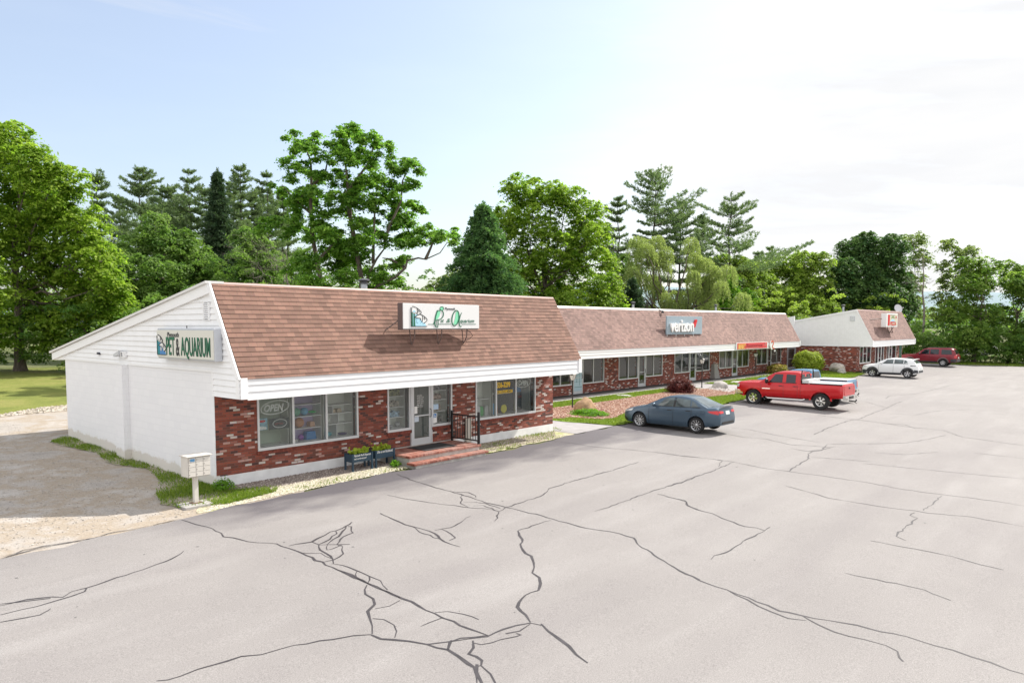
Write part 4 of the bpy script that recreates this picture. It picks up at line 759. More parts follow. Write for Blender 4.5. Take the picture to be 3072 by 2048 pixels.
# lamp posts
def lamp(x, y, h, lab):
    z = gz(y); t = thing('lamp_post', lab, 'lamp post', (x, y, z), 'black lamp posts along the walkway')
    LB = mat('lamp_black', (.018, .014, .013), .45)
    MB().lathe([(.06, z), (.05, z+.05), (.036, z+.08), (.034, z+h-.42), (.055, z+h-.40), (.055, z+h-.37), (0, z+h-.37)], (x, y, 0), 12).build('post', LB, t, smooth=True)
    q = MB(); a, b = .07, .125; z0, z1 = z+h-.36, z+h-.10
    for s in ((-1, -1), (1, -1), (1, 1), (-1, 1)): q.tube([(x+s[0]*a, y+s[1]*a, z0), (x+s[0]*b, y+s[1]*b, z1)], .011, 4)
    q.prism([(-.15, -.15), (.15, -.15), (.15, .15), (-.15, .15)], lambda u, v, w_: (x+u, y+v, w_), z1, z1+.015); lan = q.build('lantern_frame', LB, t)
    m = MB(); m.v = [(x+s*b_, y+r*b_, zz) for b_, zz in ((a-.006, z0), (b-.006, z1)) for s, r in ((-1, -1), (1, -1), (1, 1), (-1, 1))]; m.f = [(0, 1, 5, 4), (1, 2, 6, 5), (2, 3, 7, 6), (3, 0, 4, 7)]
    m.build('lantern_glass', mat('frosted', (.72, .70, .68), .3), lan)
    m = MB(); m.v = [(x-.15, y-.15, z1+.015), (x+.15, y-.15, z1+.015), (x+.15, y+.15, z1+.015), (x-.15, y+.15, z1+.015), (x-.04, y-.04, z1+.10), (x+.04, y-.04, z1+.10), (x+.04, y+.04, z1+.10), (x-.04, y+.04, z1+.10)]; m.f = [(0, 1, 5, 4), (1, 2, 6, 5), (2, 3, 7, 6), (3, 0, 4, 7), (4, 5, 6, 7)]
    m.build('lantern_roof', LB, t); MB().lathe([(0, z1+.14), (.015, z1+.12), (.012, z1+.1)], (x, y, 0), 8).build('finial', LB, t)
lamp(20.85, 3.8, 1.82, 'black lamp post beside the boulder, nearest of the row')
lamp(36.67, 4.73, 2.0, 'black lamp post beside the concrete path past the red maple')
lamp(49.58, 6.56, 1.95, 'black lamp post rising behind the red pickup bonnet')
lamp(58.4, 4.33, 1.6, 'black lamp post half hidden right of the round lime shrub')
# bollard-like grey chimney piece on the row wall
t = thing('downpipe_cover', 'grey tapered cover standing against the brick between shop fronts', 'pipe cover', (44.2, 7.55, .2)); M_ = mat('cover_grey', (.26, .25, .235), .8)
m = MB(); m.v = [(43.8, 7.3, .2), (44.75, 7.3, .2), (44.75, 7.69, .2), (43.8, 7.69, .2), (44.0, 7.45, 1.35), (44.45, 7.45, 1.35), (44.45, 7.69, 1.35), (44.0, 7.69, 1.35)]; m.f = [(0, 1, 5, 4), (1, 2, 6, 5), (2, 3, 7, 6), (3, 0, 4, 7), (4, 5, 6, 7)]; m.build('cover', M_, t)
# ---- window displays of the pet shop
BACK = mat('display_back', (.74, .76, .71), .8); LIL = mat('display_lilac', (.52, .44, .66), .8); SHW = mat('shelf_white', (.78, .78, .78), .5)
def display(lab, x0, x1, back, sh, vs=(), z0=.9, d=.62):
    t = thing('display_shelf', lab, 'display shelf', ((x0+x1)/2, .3, z0)); MB().box(x0, x1, d+.02, d+.05, z0-.02, 2.46).build('back_panel', back, t)
    for (z, a, b) in sh: MB().box(a, b, .22, d+.02, z, z+.022).build('shelf', SHW, t)
    for (x, a, b) in vs: MB().box(x, x+.02, .22, d+.02, a, b).build('divider', SHW, t)
    MB().box(x0-.02, x0, .22, d+.05, z0-.02, 2.46).box(x1, x1+.02, .22, d+.05, z0-.02, 2.46).build('side_panel', BACK, t)
display('dim display back with posters behind the first pane of the corner window', 1.26, 2.30, mat('display_green', (.42, .49, .40), .8), [(.90, 1.26, 2.3)])
display('lilac display with three white shelves behind the middle pane of the corner window', 2.40, 3.42, LIL, [(.90, 2.4, 3.42), (1.28, 2.4, 3.42), (1.63, 2.4, 3.42), (1.98, 2.4, 3.42)])
display('pale display with divided white shelves behind the third pane of the corner window', 3.53, 4.57, BACK, [(.90, 3.53, 4.57), (1.30, 3.53, 4.57), (1.62, 3.53, 4.57), (1.88, 3.53, 4.57)], [(3.98, .92, 1.3), (4.05, 1.32, 1.62), (3.85, 1.64, 1.88)])
display('four white shelves behind the narrow pane left of the glass door', 5.85, 6.70, BACK, [(.92, 5.85, 6.7), (1.28, 5.85, 6.7), (1.62, 5.85, 6.7), (1.98, 5.85, 6.7)])
display('three white shelves behind the narrow pane right of the glass door', 7.79, 8.62, BACK, [(.92, 7.79, 8.62), (1.32, 7.79, 8.62), (1.72, 7.79, 8.62), (2.05, 7.79, 8.62)])
display('grey display back behind the first pane of the right-hand shop window', 9.95, 10.9, BACK, [(.92, 9.95, 10.9), (1.58, 9.95, 10.9)])
display('dark counter behind the phone-number pane of the right-hand shop window', 11.04, 13.2, mat('display_dark', (.05, .055, .06), .7), [(.92, 11.04, 13.2), (1.72, 11.04, 12.04)])
def toy(lab, cat, x, z, r, col, shape='ball', y=.42, h=None):
    m = mat('toy_%d_%d_%d' % tuple(int(99*a) for a in col), col, .45); h = h or r
    if shape == 'ball': b = MB().lathe([(0, z)]+[(r*math.sin(a), z+h-h*math.cos(a)) for a in [i*math.pi/8 for i in range(1, 8)]]+[(0, z+2*h)], (x, y, 0), 14)
    elif shape == 'disc': b = MB().lathe([(0, y-.02), (r*.9, y-.02), (r, y), (r*.9, y+.02), (0, y+.02)], (x, 0, z+r), 18, axis='y')
    elif shape == 'bag': b = MB().prism([(x-r, z), (x+r, z), (x+r*.9, z+h*.8), (x+r*.6, z+h), (x-r*.6, z+h), (x-r*.9, z+h*.8)], lambda a, c, t: (a, t, c), y-.06, y+.06)
    else: b = MB().prism([(x-r, z), (x+r, z), (x+r*.75, z+h), (x-r*.75, z+h)], lambda a, c, t: (a, t, c), y-.1, y+.1)
    return tag(b.build(cat.replace(' ', '_'), m, smooth=shape in ('ball', 'disc'), bevel=.008 if shape in ('bag', 'tub') else 0), lab, cat)
for a in [('blue and white ball at the left of the upper lilac shelf', 'pet ball', 2.50, 1.652, .10, (.10, .32, .55)), ('green ball second on the upper lilac shelf', 'pet ball', 2.71, 1.652, .125, (.15, .42, .28)), ('sky-blue ball in the middle of the upper lilac shelf', 'pet ball', 2.98, 1.652, .12, (.14, .40, .60)), ('flat green dish at the right of the upper lilac shelf', 'pet dish', 3.25, 1.70, .13, (.05, .55, .16), 'ball', .42, .04),
          ('orange pet carrier on the middle lilac shelf', 'pet house', 2.80, 1.302, .15, (.50, .24, .12)), ('small peach toy right on the middle lilac shelf', 'pet toy', 3.2, 1.302, .09, (.55, .33, .22), 'tub', .42, .15), ('white boxed toy at the left of the middle lilac shelf', 'toy box', 2.50, 1.302, .07, (.6, .6, .58), 'tub', .4, .25),
          ('purple ball at the foot of the lilac display', 'pet ball', 2.85, .922, .09, (.26, .07, .42)), ('wide blue carrier at the foot of the lilac display', 'pet carrier', 3.15, .922, .19, (.03, .20, .48), 'tub', .42, .24), ('white tray at the foot of the lilac display', 'tray', 2.56, .922, .12, (.6, .6, .6), 'tub', .4, .06),
          ('tan hut at the left of the divided shelves', 'small hut', 3.95, 1.642, .08, (.50, .40, .28), 'tub', .42, .12), ('tan hut at the right of the divided shelves', 'small hut', 4.17, 1.642, .09, (.50, .41, .30), 'tub', .42, .12), ('turquoise pet bed at the foot of the divided shelves', 'pet bed', 3.75, .922, .17, (.10, .42, .48), 'ball', .42, .08), ('dark blue cushion at the right foot of the divided shelves', 'cushion', 4.33, .922, .15, (.08, .08, .22), 'ball', .42, .04),
          ('white and red pet food bag at the left of the right-hand window', 'food bag', 10.08, .945, .12, (.60, .52, .50), 'bag', .36, .34), ('white pet food bag second in the right-hand window', 'food bag', 10.34, .945, .13, (.62, .62, .64), 'bag', .38, .40), ('green pet food bag third in the right-hand window', 'food bag', 10.56, .945, .10, (.10, .40, .14), 'bag', .4, .36), ('pale grey pet food bag beside the mullion', 'food bag', 10.78, .945, .11, (.5, .5, .5), 'bag', .36, .38),
          ('blue pet food bag just right of the mullion', 'food bag', 11.16, .945, .10, (.06, .26, .50), 'bag', .36, .42), ('orange pet food bag below the phone number', 'food bag', 11.34, .945, .10, (.62, .16, .04), 'bag', .4, .36), ('round yellow disc toy below the phone number', 'disc toy', 11.78, .945, .17, (.66, .60, .05), 'disc', .33), ('blue carrier on the shelf behind the third pane', 'pet carrier', 12.6, 1.70, .30, (.03, .16, .36), 'tub', .5, .2),
          ('white jar at the foot of the shelves left of the door', 'jar', 5.97, .945, .06, (.6, .62, .64), 'ball', .4, .09), ('silver bowl at the foot of the shelves left of the door', 'bowl', 6.25, .945, .09, (.45, .46, .48), 'ball', .4, .05), ('silver globe at the right foot of the shelves left of the door', 'globe', 6.53, .945, .09, (.4, .41, .42), 'ball', .4, .09)]: toy(*a)
for i, (x0, x1, z, col) in enumerate([(5.9, 6.6, 2.0, (.20, .22, .10)), (5.9, 6.6, 1.64, (.36, .33, .28)), (5.9, 6.6, 1.30, (.30, .42, .52)), (7.85, 8.5, 2.07, (.25, .25, .28)), (7.9, 8.5, 1.74, (.33, .24, .20)), (7.9, 8.5, 1.34, (.34, .26, .20)), (7.9, 8.5, .945, (.14, .13, .12))]):
    rg = random.Random(i); b = MB(); x = x0
    side = 'left' if i < 3 else 'right'; lev = ['top', 'second', 'third', 'lowest'][i if i < 3 else i-3]
    while x < x1-.05: w_ = rg.uniform(.04, .07); b.box(x, x+w_-.006, .34, .44, z, z+rg.uniform(.14, .22)); x += w_
    o = b.build('product_row', mat('prod_%d' % i, col, .6, noise=.8, nscale=9, detail=1)); tag(o, 'row of packets on the %s shelf %s of the glass door' % (lev, side), 'packets', kind='stuff')
# posters and lettering on the near glass
t = thing('open_sign', 'white OPEN sign in an oval in the corner window', 'sign', (1.78, -.0, 2.0)); NEON = mat('neon_white', (.66, .68, .66), .4)
def open_sign(t, x, z, s):
    fo = lambda a, b, q: (x+a*s, .032-q, z+b*s)
    flat(t, 'oval', NEON, stroke(ell(0, 0, .44, .185, 16, .10)+[ell(0, 0, .44, .185, 16, .10)[0]], .028), fo, .006)
    text('OPEN', .27*s, NEON, facing_y(x-.37*s, .026, z-.10*s), parent=t, sx=.86, bold=.010*s, shear=.25)
open_sign(t, 1.79, 2.02, 1.0)
t = thing('open_sign', 'white OPEN sign in an oval in the right-hand shop window', 'sign', (12.6, 0, 2.05)); open_sign(t, 12.62, 2.1, .95)
t = thing('window_poster', 'small blue poster with a red oval in the corner window', 'poster', (1.45, .1, 1.5)); MB().box(1.27, 1.58, .10, .106, 1.40, 1.73).build('sheet', mat('poster_blue', (.28, .48, .58), .5, noise=.5, nscale=6), t); flat(t, 'red_oval', P_RED, [ell(1.42, 1.65, .10, .035)], lambda a, b, q: (a, .099-q, b), .004)
flat(t, 'pale_shape', P_WHITE, [ell(1.4, 1.46, .11, .05), ell(1.5, 1.45, .05, .04)], lambda a, b, q: (a, .099-q, b), .004)
t = thing('window_poster', 'dark poster with a white oval and red lettering in the corner window', 'poster', (1.95, .1, 1.5)); MB().box(1.63, 2.27, .10, .106, 1.38, 1.70).build('sheet', mat('poster_dark', (.06, .08, .08), .5), t)
flat(t, 'oval', NEON, stroke(ell(1.97, 1.54, .22, .115, 16)+[ell(1.97, 1.54, .22, .115, 16)[0]], .02), lambda a, b, q: (a, .099-q, b), .004); text('REPTILES', .075, mat('dull_red', (.40, .10, .10), .5), facing_y(1.80, .096, 1.51), parent=t, sx=.95)
YEL = mat('window_yellow', (.78, .50, .03), .4)
t = thing('window_lettering', 'yellow phone number and web address on the right-hand shop window', 'lettering', (11.5, 0, 1.9)); text('536-3299', .27, YEL, facing_y(11.06, .016, 1.99), parent=t, sx=.72, bold=.012, depth=.002); text('PLYMOUTHPET.COM', .165, YEL, facing_y(11.02, .016, 1.76), parent=t, sx=.60, bold=.006, depth=.002)
t = thing('door_lettering', 'small white opening hours lettering on the glass door', 'lettering', (7.2, 0, 1.7)); text('HOURS\nMON 10-5\nTUE 10-5\nWED 10-5\nTHU 10-5\nFRI 10-5\nSAT 10-5', .062, P_WHITE, facing_y(7.05, -.014, 1.95), parent=t, sx=1.1, depth=.002)
tag(MB().box(6.93, 7.06, -.018, -.014, 1.38, 1.62).build('notice', P_WHITE), 'white paper notice above the push bar of the glass door', 'notice'); tag(MB().box(6.93, 7.12, -.018, -.014, 1.10, 1.30).build('notice', mat('paper_blue', (.55, .62, .70), .6)), 'pale blue paper notice below the push bar of the glass door', 'notice')
t = thing('access_sign', 'blue and white wheelchair sticker in the pane right of the door', 'sticker', (7.88, 0, 1.1)); MB().box(7.79, 7.97, .012, .016, .98, 1.32).build('sheet', P_WHITE, t); MB().box(7.81, 7.95, .008, .011, 1.16, 1.30).build('blue_square', P_BLUE, t)
flat(t, 'figure', P_WHITE, stroke([(7.86, 1.27), (7.865, 1.22), (7.91, 1.21), (7.93, 1.18)], .015)+stroke(ell(7.875, 1.2, .03, .03, 8), .01), lambda a, b, q: (a, .007-q, b), .002)
tag(MB().box(7.80, 8.05, .012, .016, 1.44, 1.62).box(7.82, 8.03, .008, .011, 1.50, 1.58).build('card', mat('card_blue', (.45, .60, .75), .5)), 'pale blue card above the wheelchair sticker beside the door', 'card')

# ================================================================ vehicles
def interp(pts, n=None, xs=None):
    """monotone smooth curve through (s,val) points"""
    x = np.array([p[0] for p in pts], float); y = np.array([p[1] for p in pts], float); h = np.diff(x); dl = np.diff(y)/h; m = np.zeros(len(x)); m[0], m[-1] = dl[0], dl[-1]
    for i in range(1, len(x)-1): m[i] = 0 if dl[i-1]*dl[i] <= 0 else (h[i-1]+h[i])/(h[i-1]/dl[i]+h[i]/dl[i-1])
    def f(s):
        s = min(max(s, x[0]), x[-1]); i = min(max(int(np.searchsorted(x, s)-1), 0), len(h)-1); t = (s-x[i])/h[i]
        return float((2*t**3-3*t*t+1)*y[i]+(t**3-2*t*t+t)*h[i]*m[i]+(-2*t**3+3*t*t)*y[i+1]+(t**3-t*t)*h[i]*m[i+1])
    return f
RINGB = [(0, 0), (.78, 0), (.91, .03), (.975, .14), (.995, .32), (1.0, .52), (.992, .72), (.968, .88), (.925, .965), (.86, 1.0)]
def make_vehicle(root, sp, paint, glass):
    """front towards +Y of the root; s runs from nose to tail; root origin on the ground midway"""
    L = sp['L']; y = lambda s: L/2-s; zl, zd, hw = interp(sp['low']), interp(sp['deck']), interp(sp['hw']); cr_ = sp.get('crown', .03)
    S_ = sorted(set([0, L]+[round(L*i/44, 4) for i in range(45)]+[round(a, 4) for a in (.015, .04, L-.015, L-.04)]))
    m = MB(); k = 2*(len(RINGB)+3)-2; rings = []
    for s in S_:
        w_, a, b = hw(s), zl(s), zd(s); half = [(w_*f, a+(b-a)*g) for f, g in RINGB]+[(w_*.62, b+cr_*.6), (w_*.32, b+cr_), (0, b+cr_*1.1)]
        ring = half+[(-p, q) for p, q in half[-2:0:-1]]; rings.append(ring); m.v += [(p, y(s), q) for p, q in ring]
    k = len(rings[0])
    for i in range(len(S_)-1):
        for j in range(k): a = i*k+j; b = i*k+(j+1) % k; m.f.append((a, a+k, b+k, b))
    m.f.append(tuple(range(k))); e = (len(S_)-1)*k; m.f.append(tuple(e+j for j in range(k))[::-1])
    me = bpy.data.meshes.new('body'); me.from_pydata(m.v, [], m.f); me.update()
    tmp = bpy.data.objects.new('tmp', me); COL.objects.link(tmp); cuts = []
    wr, tw = sp['wr'], sp['tw']
    for s in sp['axles']:
        for sd in (-1, 1):
            c = MB(); ar = wr+sp.get('gap', .055); zc = wr+.01; pr = [(ar*math.cos(t), zc+ar*math.sin(t)) for t in [math.pi*i/16 for i in range(17)]]+[(-ar*1.0, -.2), (ar*1.0, -.2)]
            c.prism(pr, lambda a, b, q: (q, y(s)+a, b), sd*(sp['W']/2-.34), sd*(sp['W']/2+.3)); mc = bpy.data.meshes.new('c'); mc.from_pydata(c.v, [], c.f); mc.update()
            import bmesh as _b; bmm = _b.new(); bmm.from_mesh(mc); _b.ops.recalc_face_normals(bmm, faces=bmm.faces); bmm.to_mesh(mc); bmm.free()
            co = bpy.data.objects.new('c', mc); COL.objects.link(co); cuts.append(co); md = tmp.modifiers.new('b', 'BOOLEAN'); md.object = co; md.operation = 'DIFFERENCE'; md.solver = 'EXACT'
    import bmesh as _b; bmm = _b.new(); bmm.from_mesh(me); _b.ops.recalc_face_normals(bmm, faces=bmm.faces); bmm.to_mesh(me); bmm.free()
    bv = BVHTree.FromPolygons([v.co.copy() for v in me.vertices], [tuple(p.vertices) for p in me.polygons])
    dg = bpy.context.evaluated_depsgraph_get(); out = bpy.data.meshes.new_from_object(tmp.evaluated_get(dg)); out.name = 'body'
    for c in cuts: bpy.data.objects.remove(c)
    bpy.data.objects.remove(tmp); out.materials.clear(); out.polygons.foreach_set('use_smooth', [True]*len(out.polygons)); out.set_sharp_from_angle(angle=rad(32))
    body = link('body', out, paint, root)
    # greenhouse: painted shell with glass laid over it
    g = sp['roof']; s0, s1 = g[0][0], g[-1][0]; zr = interp(g); gw = interp(sp['rw']); G = MB(); SS = sorted(set([p[0] for p in g]+[s0+(s1-s0)*i/28 for i in range(29)])); gr = []
    def gring(s):
        zb, zt, wb, wt = zd(s)-.03, max(zr(s), zd(s)-.02), hw(s)*.90, gw(s); h = zt-zb; q = min(1, h/.35); wt = wb+(wt-wb)*q
        half = [(wb, zb), (wb+(wt-wb)*.30, zb+h*.34), (wb+(wt-wb)*.66, zb+h*.70), (wt, zb+h*.90), (wt*.93, zb+h*.97), (wt*.6, zt), (0, zt+.015*q)]
        return half+[(-a, b) for a, b in half[-2::-1]]
    for s in SS: R_ = gring(s); G.v += [(a, y(s), b) for a, b in R_]
    kk = len(gring(s0))
    for i in range(len(SS)-1):
        for j in range(kk-1): a = i*kk+j; G.f.append((a, a+kk, a+kk+1, a+1))
    G.f.append(tuple(range(kk))); e = (len(SS)-1)*kk; G.f.append(tuple(e+j for j in range(kk))[::-1])
    cab = G.build('cabin', paint, root, smooth=True, world=False); bg_ = BVHTree.FromPolygons([Vector(v) for v in G.v], G.f)
    def patch(name, mt, q4, axis, sd, tree, off_=.006, n=(8, 6), par=None, th=.012):
        """four-cornered panel laid on the skin; q4 in (s,z) for axis x, (x,z) for front or rear, (x,s) for top"""
        P = MB(); nx, ny = n; pts = []
        for j in range(ny+1):
            for i in range(nx+1):
                u, v = i/nx, j/ny; a = [q4[0][c]*(1-u)*(1-v)+q4[1][c]*u*(1-v)+q4[2][c]*u*v+q4[3][c]*(1-u)*v for c in (0, 1)]
                if axis == 'x': o, d = Vector((sd*2, y(a[0]), a[1])), Vector((-sd, 0, 0))
                elif axis == 'y': o, d = Vector((a[0], sd*9, a[1])), Vector((0, -sd, 0))
                else: o, d = Vector((a[0], y(a[1]), 4)), Vector((0, 0, -1))
                h = tree.ray_cast(o, d)
                if h[0] is None: pts.append(None); continue
                nn = h[1] if h[1].dot(d) < 0 else -h[1]; pts.append((h[0]-d*off_*.6+nn*off_, h[0]+d*th*.5))
        n0 = 0; idx = {}
        for q, p in enumerate(pts):
            if p: idx[q] = len(P.v); P.v.append(tuple(p[0])); P.v.append(tuple(p[1]))
        for j in range(ny):
            for i in range(nx):
                c = [j*(nx+1)+i, j*(nx+1)+i+1, (j+1)*(nx+1)+i+1, (j+1)*(nx+1)+i]
                if all(z in idx for z in c):
                    P.f.append(tuple(idx[z] for z in c))
                    for (a, b, ed) in ((0, 1, j == 0), (1, 2, i == nx-1), (2, 3, j == ny-1), (3, 0, i == 0)):
                        if ed: P.f.append((idx[c[a]], idx[c[b]], idx[c[b]]+1, idx[c[a]]+1))
        return P.build(name, mt, par or root, smooth=True, world=False) if P.f else None
    BT = mat('car_trim_black', (.012, .012, .013), .4)
    for sd in (-1, 1):
        for q in sp['side']: patch('side_window', glass, q, 'x', sd, bg_, .007)
        for q in sp.get('trim', []): patch('window_trim', BT, q, 'x', sd, bg_, .004, (10, 3))
        for nm, mt, q in sp.get('sidep', []):
            if isinstance(q[0], (int, float)):   # arch band round a wheel
                s, r0, r1 = q; c = MB(); A = [math.pi*(.03+.94*i/22) for i in range(23)]
                for i in range(22):
                    for a in (A[i], A[i+1]): pass
                pp = []
                for a in A:
                    for r_ in (r0, r1):
                        o = Vector((sd*2, y(s)+r_*math.cos(a), wr+r_*math.sin(a))); hh = bv.ray_cast(o, Vector((-sd, 0, 0))); pp.append(Vector(((hh[0].x if hh[0] else sd*hw(s))+sd*.018, o.y, o.z)))
                for i in range(22): b = 2*i; n0 = len(c.v); c.v += [tuple(pp[b]), tuple(pp[b+1]), tuple(pp[b+3]), tuple(pp[b+2])]+[(pp[b][0]-sd*.05, pp[b][1], pp[b][2]), (pp[b+2][0]-sd*.05, pp[b+2][1], pp[b+2][2])]+[(pp[b+1][0]-sd*.03, pp[b+1][1], pp[b+1][2]), (pp[b+3][0]-sd*.03, pp[b+3][1], pp[b+3][2])]; c.f += [(n0, n0+1, n0+2, n0+3), (n0, n0+3, n0+5, n0+4), (n0+1, n0+6, n0+7, n0+2)]
                c.build(nm, mt, root, smooth=True, world=False)
            else: patch(nm, mt, q, 'x', sd, bv, .006)
        for nm, mt, q in sp.get('endp', []):
            for ax in (q[0],): patch(nm, mt, [(sd*a, b) for a, b in q[1:]], 'y', ax, bv, .008)
        # mirror
        ms = sp['mirror']; x0 = hw(ms[0])*.93; a, b, c_ = ms[1]
        MB().lathe([(0, -.09)]+[(.085*math.sin(t), -.09*math.cos(t)) for t in [i*math.pi/6 for i in range(1, 6)]]+[(0, .09)], k=12).v
        M_ = Matrix.Translation((sd*(x0+.12*ms[2]+.03), y(ms[0]), zd(ms[0])+ms[3])) @ Matrix.Diagonal((1.25*ms[2], .62*ms[2], .85*ms[2]*ms[4], 1)); q = MB().lathe([(0, -.1)]+[(.1*math.sin(t), -.1*math.cos(t)) for t in [i*math.pi/8 for i in range(1, 8)]]+[(0, .1)], k=12)
        mm = MB(); mm.add(q, M_); mm.tube([(sd*x0*.97, y(ms[0]), zd(ms[0])+.0), (sd*(x0+.08), y(ms[0]), zd(ms[0])+ms[3]-.03)], .022, 6); mm.build('mirror', sp.get('mirmat', paint), root, smooth=True, world=False)
    for q in sp['ws']: patch('windscreen' if q is sp['ws'][0] else 'rear_window', glass if q is sp['ws'][0] else sp.get('rglass', glass), q, 'z' if not (len(sp['ws']) > 1 and q is sp['ws'][1] and sp.get('rflat')) else 'y', -1, bg_, .008, (10, 8))
    for nm, mt, q in sp.get('mid', []): patch(nm, mt, q[1:], 'y', q[0], bv, .010, (8, 3))
    # seams between panels
    for s in sp.get('seams', []):
        for sd in (-1, 1): patch('door_seam', BT, [(s-.006, zl(s)+.05), (s+.006, zl(s)+.05), (s+.006, zd(s)-.02), (s-.006, zd(s)-.02)], 'x', sd, bv, .003, (1, 10))
    # wheels
    RM = sp.get('rim', mat('rim_silver', (.55, .56, .58), .3, metal=.8)); TY = mat('tyre', (.016, .016, .017), .75); ns = sp.get('spokes', 6); rr = wr*sp.get('rimr', .66)
    for s in sp['axles']:
        for sd in (-1, 1):
            c = (sd*(sp['W']/2-tw/2-.03), y(s), wr)
            tyre = MB().lathe([(rr*.98, -tw/2+.02), (wr*.93, -tw/2), (wr, -tw/2+.03), (wr, tw/2-.03), (wr*.93, tw/2), (rr*.98, tw/2-.015)], c, 32, axis='x').build('wheel', TY, root, smooth=True, world=False)
            f = MB(); xo = sd*(tw/2-.02); f.lathe([(rr, -tw/2+.02), (rr, tw/2-.01), (rr*.92, tw/2-.03)] if sd > 0 else [(rr*.92, -tw/2+.03), (rr, -tw/2+.01), (rr, tw/2-.02)], c, 32, axis='x')
            for i in range(ns):
                t = 2*math.pi*i/ns+.3; d_ = .5*math.pi*2/ns*sp.get('spw', .38); p = lambda r_, a, dx: (c[0]+xo+dx, c[1]+r_*math.cos(a), c[2]+r_*math.sin(a))
                n0 = len(f.v); a1, a2 = t-d_, t+d_; b1, b2 = t-d_*1.4, t+d_*1.4; f.v += [p(rr*.94, a1, -sd*.02), p(rr*.94, a2, -sd*.02), p(rr*.25, b2, -sd*.03), p(rr*.25, b1, -sd*.03), p(rr*.94, a1, -sd*.05), p(rr*.94, a2, -sd*.05), p(rr*.25, b2, -sd*.06), p(rr*.25, b1, -sd*.06)]
                f.f += [(n0, n0+1, n0+2, n0+3), (n0+1, n0+5, n0+6, n0+2), (n0, n0+3, n0+7, n0+4)]
            f.lathe([(0, xo-sd*.015), (rr*.18, xo-sd*.02), (rr*.26, xo-sd*.035), (rr*.26, xo-sd*.07)], c, 16, axis='x'); f.build('rim', RM, tyre, smooth=True, world=False)
            MB().lathe([(0, xo-sd*.085), (rr*.97, xo-sd*.085)], c, 24, axis='x').build('brake_disc', mat('brake_dark', (.03, .03, .032), .5, metal=.4), tyre, world=False)
    ub = MB().box(-sp['W']/2+.18, sp['W']/2-.18, -L/2+.85, L/2-.6, zl(L/2)+.0, zl(L/2)+.15).build('underbody', BT, root, world=False)
    return body, bv, bg_, patch, y
CG = mat('car_glass', (.05, .075, .08), .05, spec=.8, coat=.3, noise=.6, nscale=2.6); DG = mat('dark_car_glass', (.012, .018, .024), .06, spec=.6, noise=.4, nscale=2)
def paint(name, col, metal=.0, r=.28): return mat(name, col, r, metal=metal, coat=.3)
RED_L = mat('tail_red', (.55, .01, .015), .2, coat=.5); AMB = mat('amber', (.75, .25, .03), .3); HL = mat('headlamp', (.60, .62, .62), .12, metal=.3); CHR = mat('chrome', (.72, .72, .70), .14, metal=1); PLATE = mat('plate', (.60, .66, .64), .5); BT = mat('car_trim_black', (.012, .012, .013), .4)
CLAD = mat('cladding_grey', (.045, .048, .055), .6)
# --- blue-grey saloon
t = thing('parked_car', 'blue-grey saloon parked nose-in beside the mulch bed', 'car', (19.12, -3.12, gz(-3.12)), 'vehicles parked in front of the shops')
sed = dict(L=4.62, W=1.78, wr=.325, tw=.21, axles=(.93, 3.63), rimr=.70, spokes=10, spw=.30,
    low=[(0, .30), (.2, .20), (.9, .19), (3.7, .20), (4.3, .30), (4.62, .36)], deck=[(0, .58), (.06, .66), (.25, .76), (.7, .87), (1.25, .965), (2.4, .99), (3.5, 1.02), (4.0, 1.045), (4.42, 1.06), (4.54, 1.0), (4.62, .72)],
    hw=[(0, .56), (.12, .70), (.35, .80), (.8, .865), (1.4, .885), (3.3, .888), (4.0, .86), (4.4, .78), (4.62, .66)],
    roof=[(1.12, .95), (1.5, 1.13), (2.0, 1.355), (2.35, 1.435), (2.75, 1.455), (3.15, 1.425), (3.5, 1.31), (3.85, 1.15), (4.12, 1.03)], rw=[(1.12, .70), (2.1, .60), (3.2, .58), (4.12, .66)],
    side=[[(1.80, 1.01), (2.54, 1.02), (2.54, 1.36), (2.12, 1.335)], [(2.64, 1.02), (3.32, 1.04), (3.28, 1.315), (2.64, 1.365)], [(3.37, 1.04), (3.68, 1.07), (3.52, 1.2), (3.35, 1.285)]], trim=[[(1.60, .985), (3.76, 1.03), (3.78, 1.06), (1.62, 1.005)], [(2.54, 1.0), (2.64, 1.0), (2.64, 1.37), (2.54, 1.37)]],
    ws=[[(-.66, 1.22), (.66, 1.22), (.53, 2.05), (-.53, 2.05)], [(-.50, 3.32), (.50, 3.32), (.60, 4.06), (-.60, 4.06)]], mirror=(1.72, (0, 0, 0), .95, .07, 1), seams=(1.42, 2.58, 3.42),
    sidep=[('tail_light', RED_L, [(4.22, .86), (4.55, .80), (4.55, .97), (4.12, .93)]), ('headlight', HL, [(.10, .62), (.55, .72), (.62, .82), (.2, .70)]), ('door_handle', BT, [(2.30, .845), (2.52, .85), (2.52, .875), (2.30, .875)]), ('door_handle', BT, [(3.16, .87), (3.38, .87), (3.38, .9), (3.16, .9)]), ('fuel_flap', paint('saloon_blue2', (.055, .09, .13), .3), [(3.82, .80), (4.0, .80), (4.0, .93), (3.82, .93)]), ('bumper_vent', BT, [(.05, .28), (.34, .26), (.30, .36), (.06, .46)])],
    endp=[('tail_light', RED_L, (-1, (.36, .85), (.66, .84), (.70, .95), (.36, .93))), ('headlight', HL, (1, (.36, .60), (.62, .62), (.64, .72), (.36, .66)))],
    mid=[('number_plate', PLATE, (-1, (-.17, .78), (.17, .78), (.17, .92), (-.17, .92))), ('rear_valance', BT, (-1, (-.55, .40), (.55, .40), (.5, .50), (-.5, .50))), ('grille', BT, (1, (-.5, .30), (.5, .30), (.45, .56), (-.45, .56)))])
make_vehicle(t, sed, paint('saloon_blue', (.060, .098, .140), .35, .3), CG)
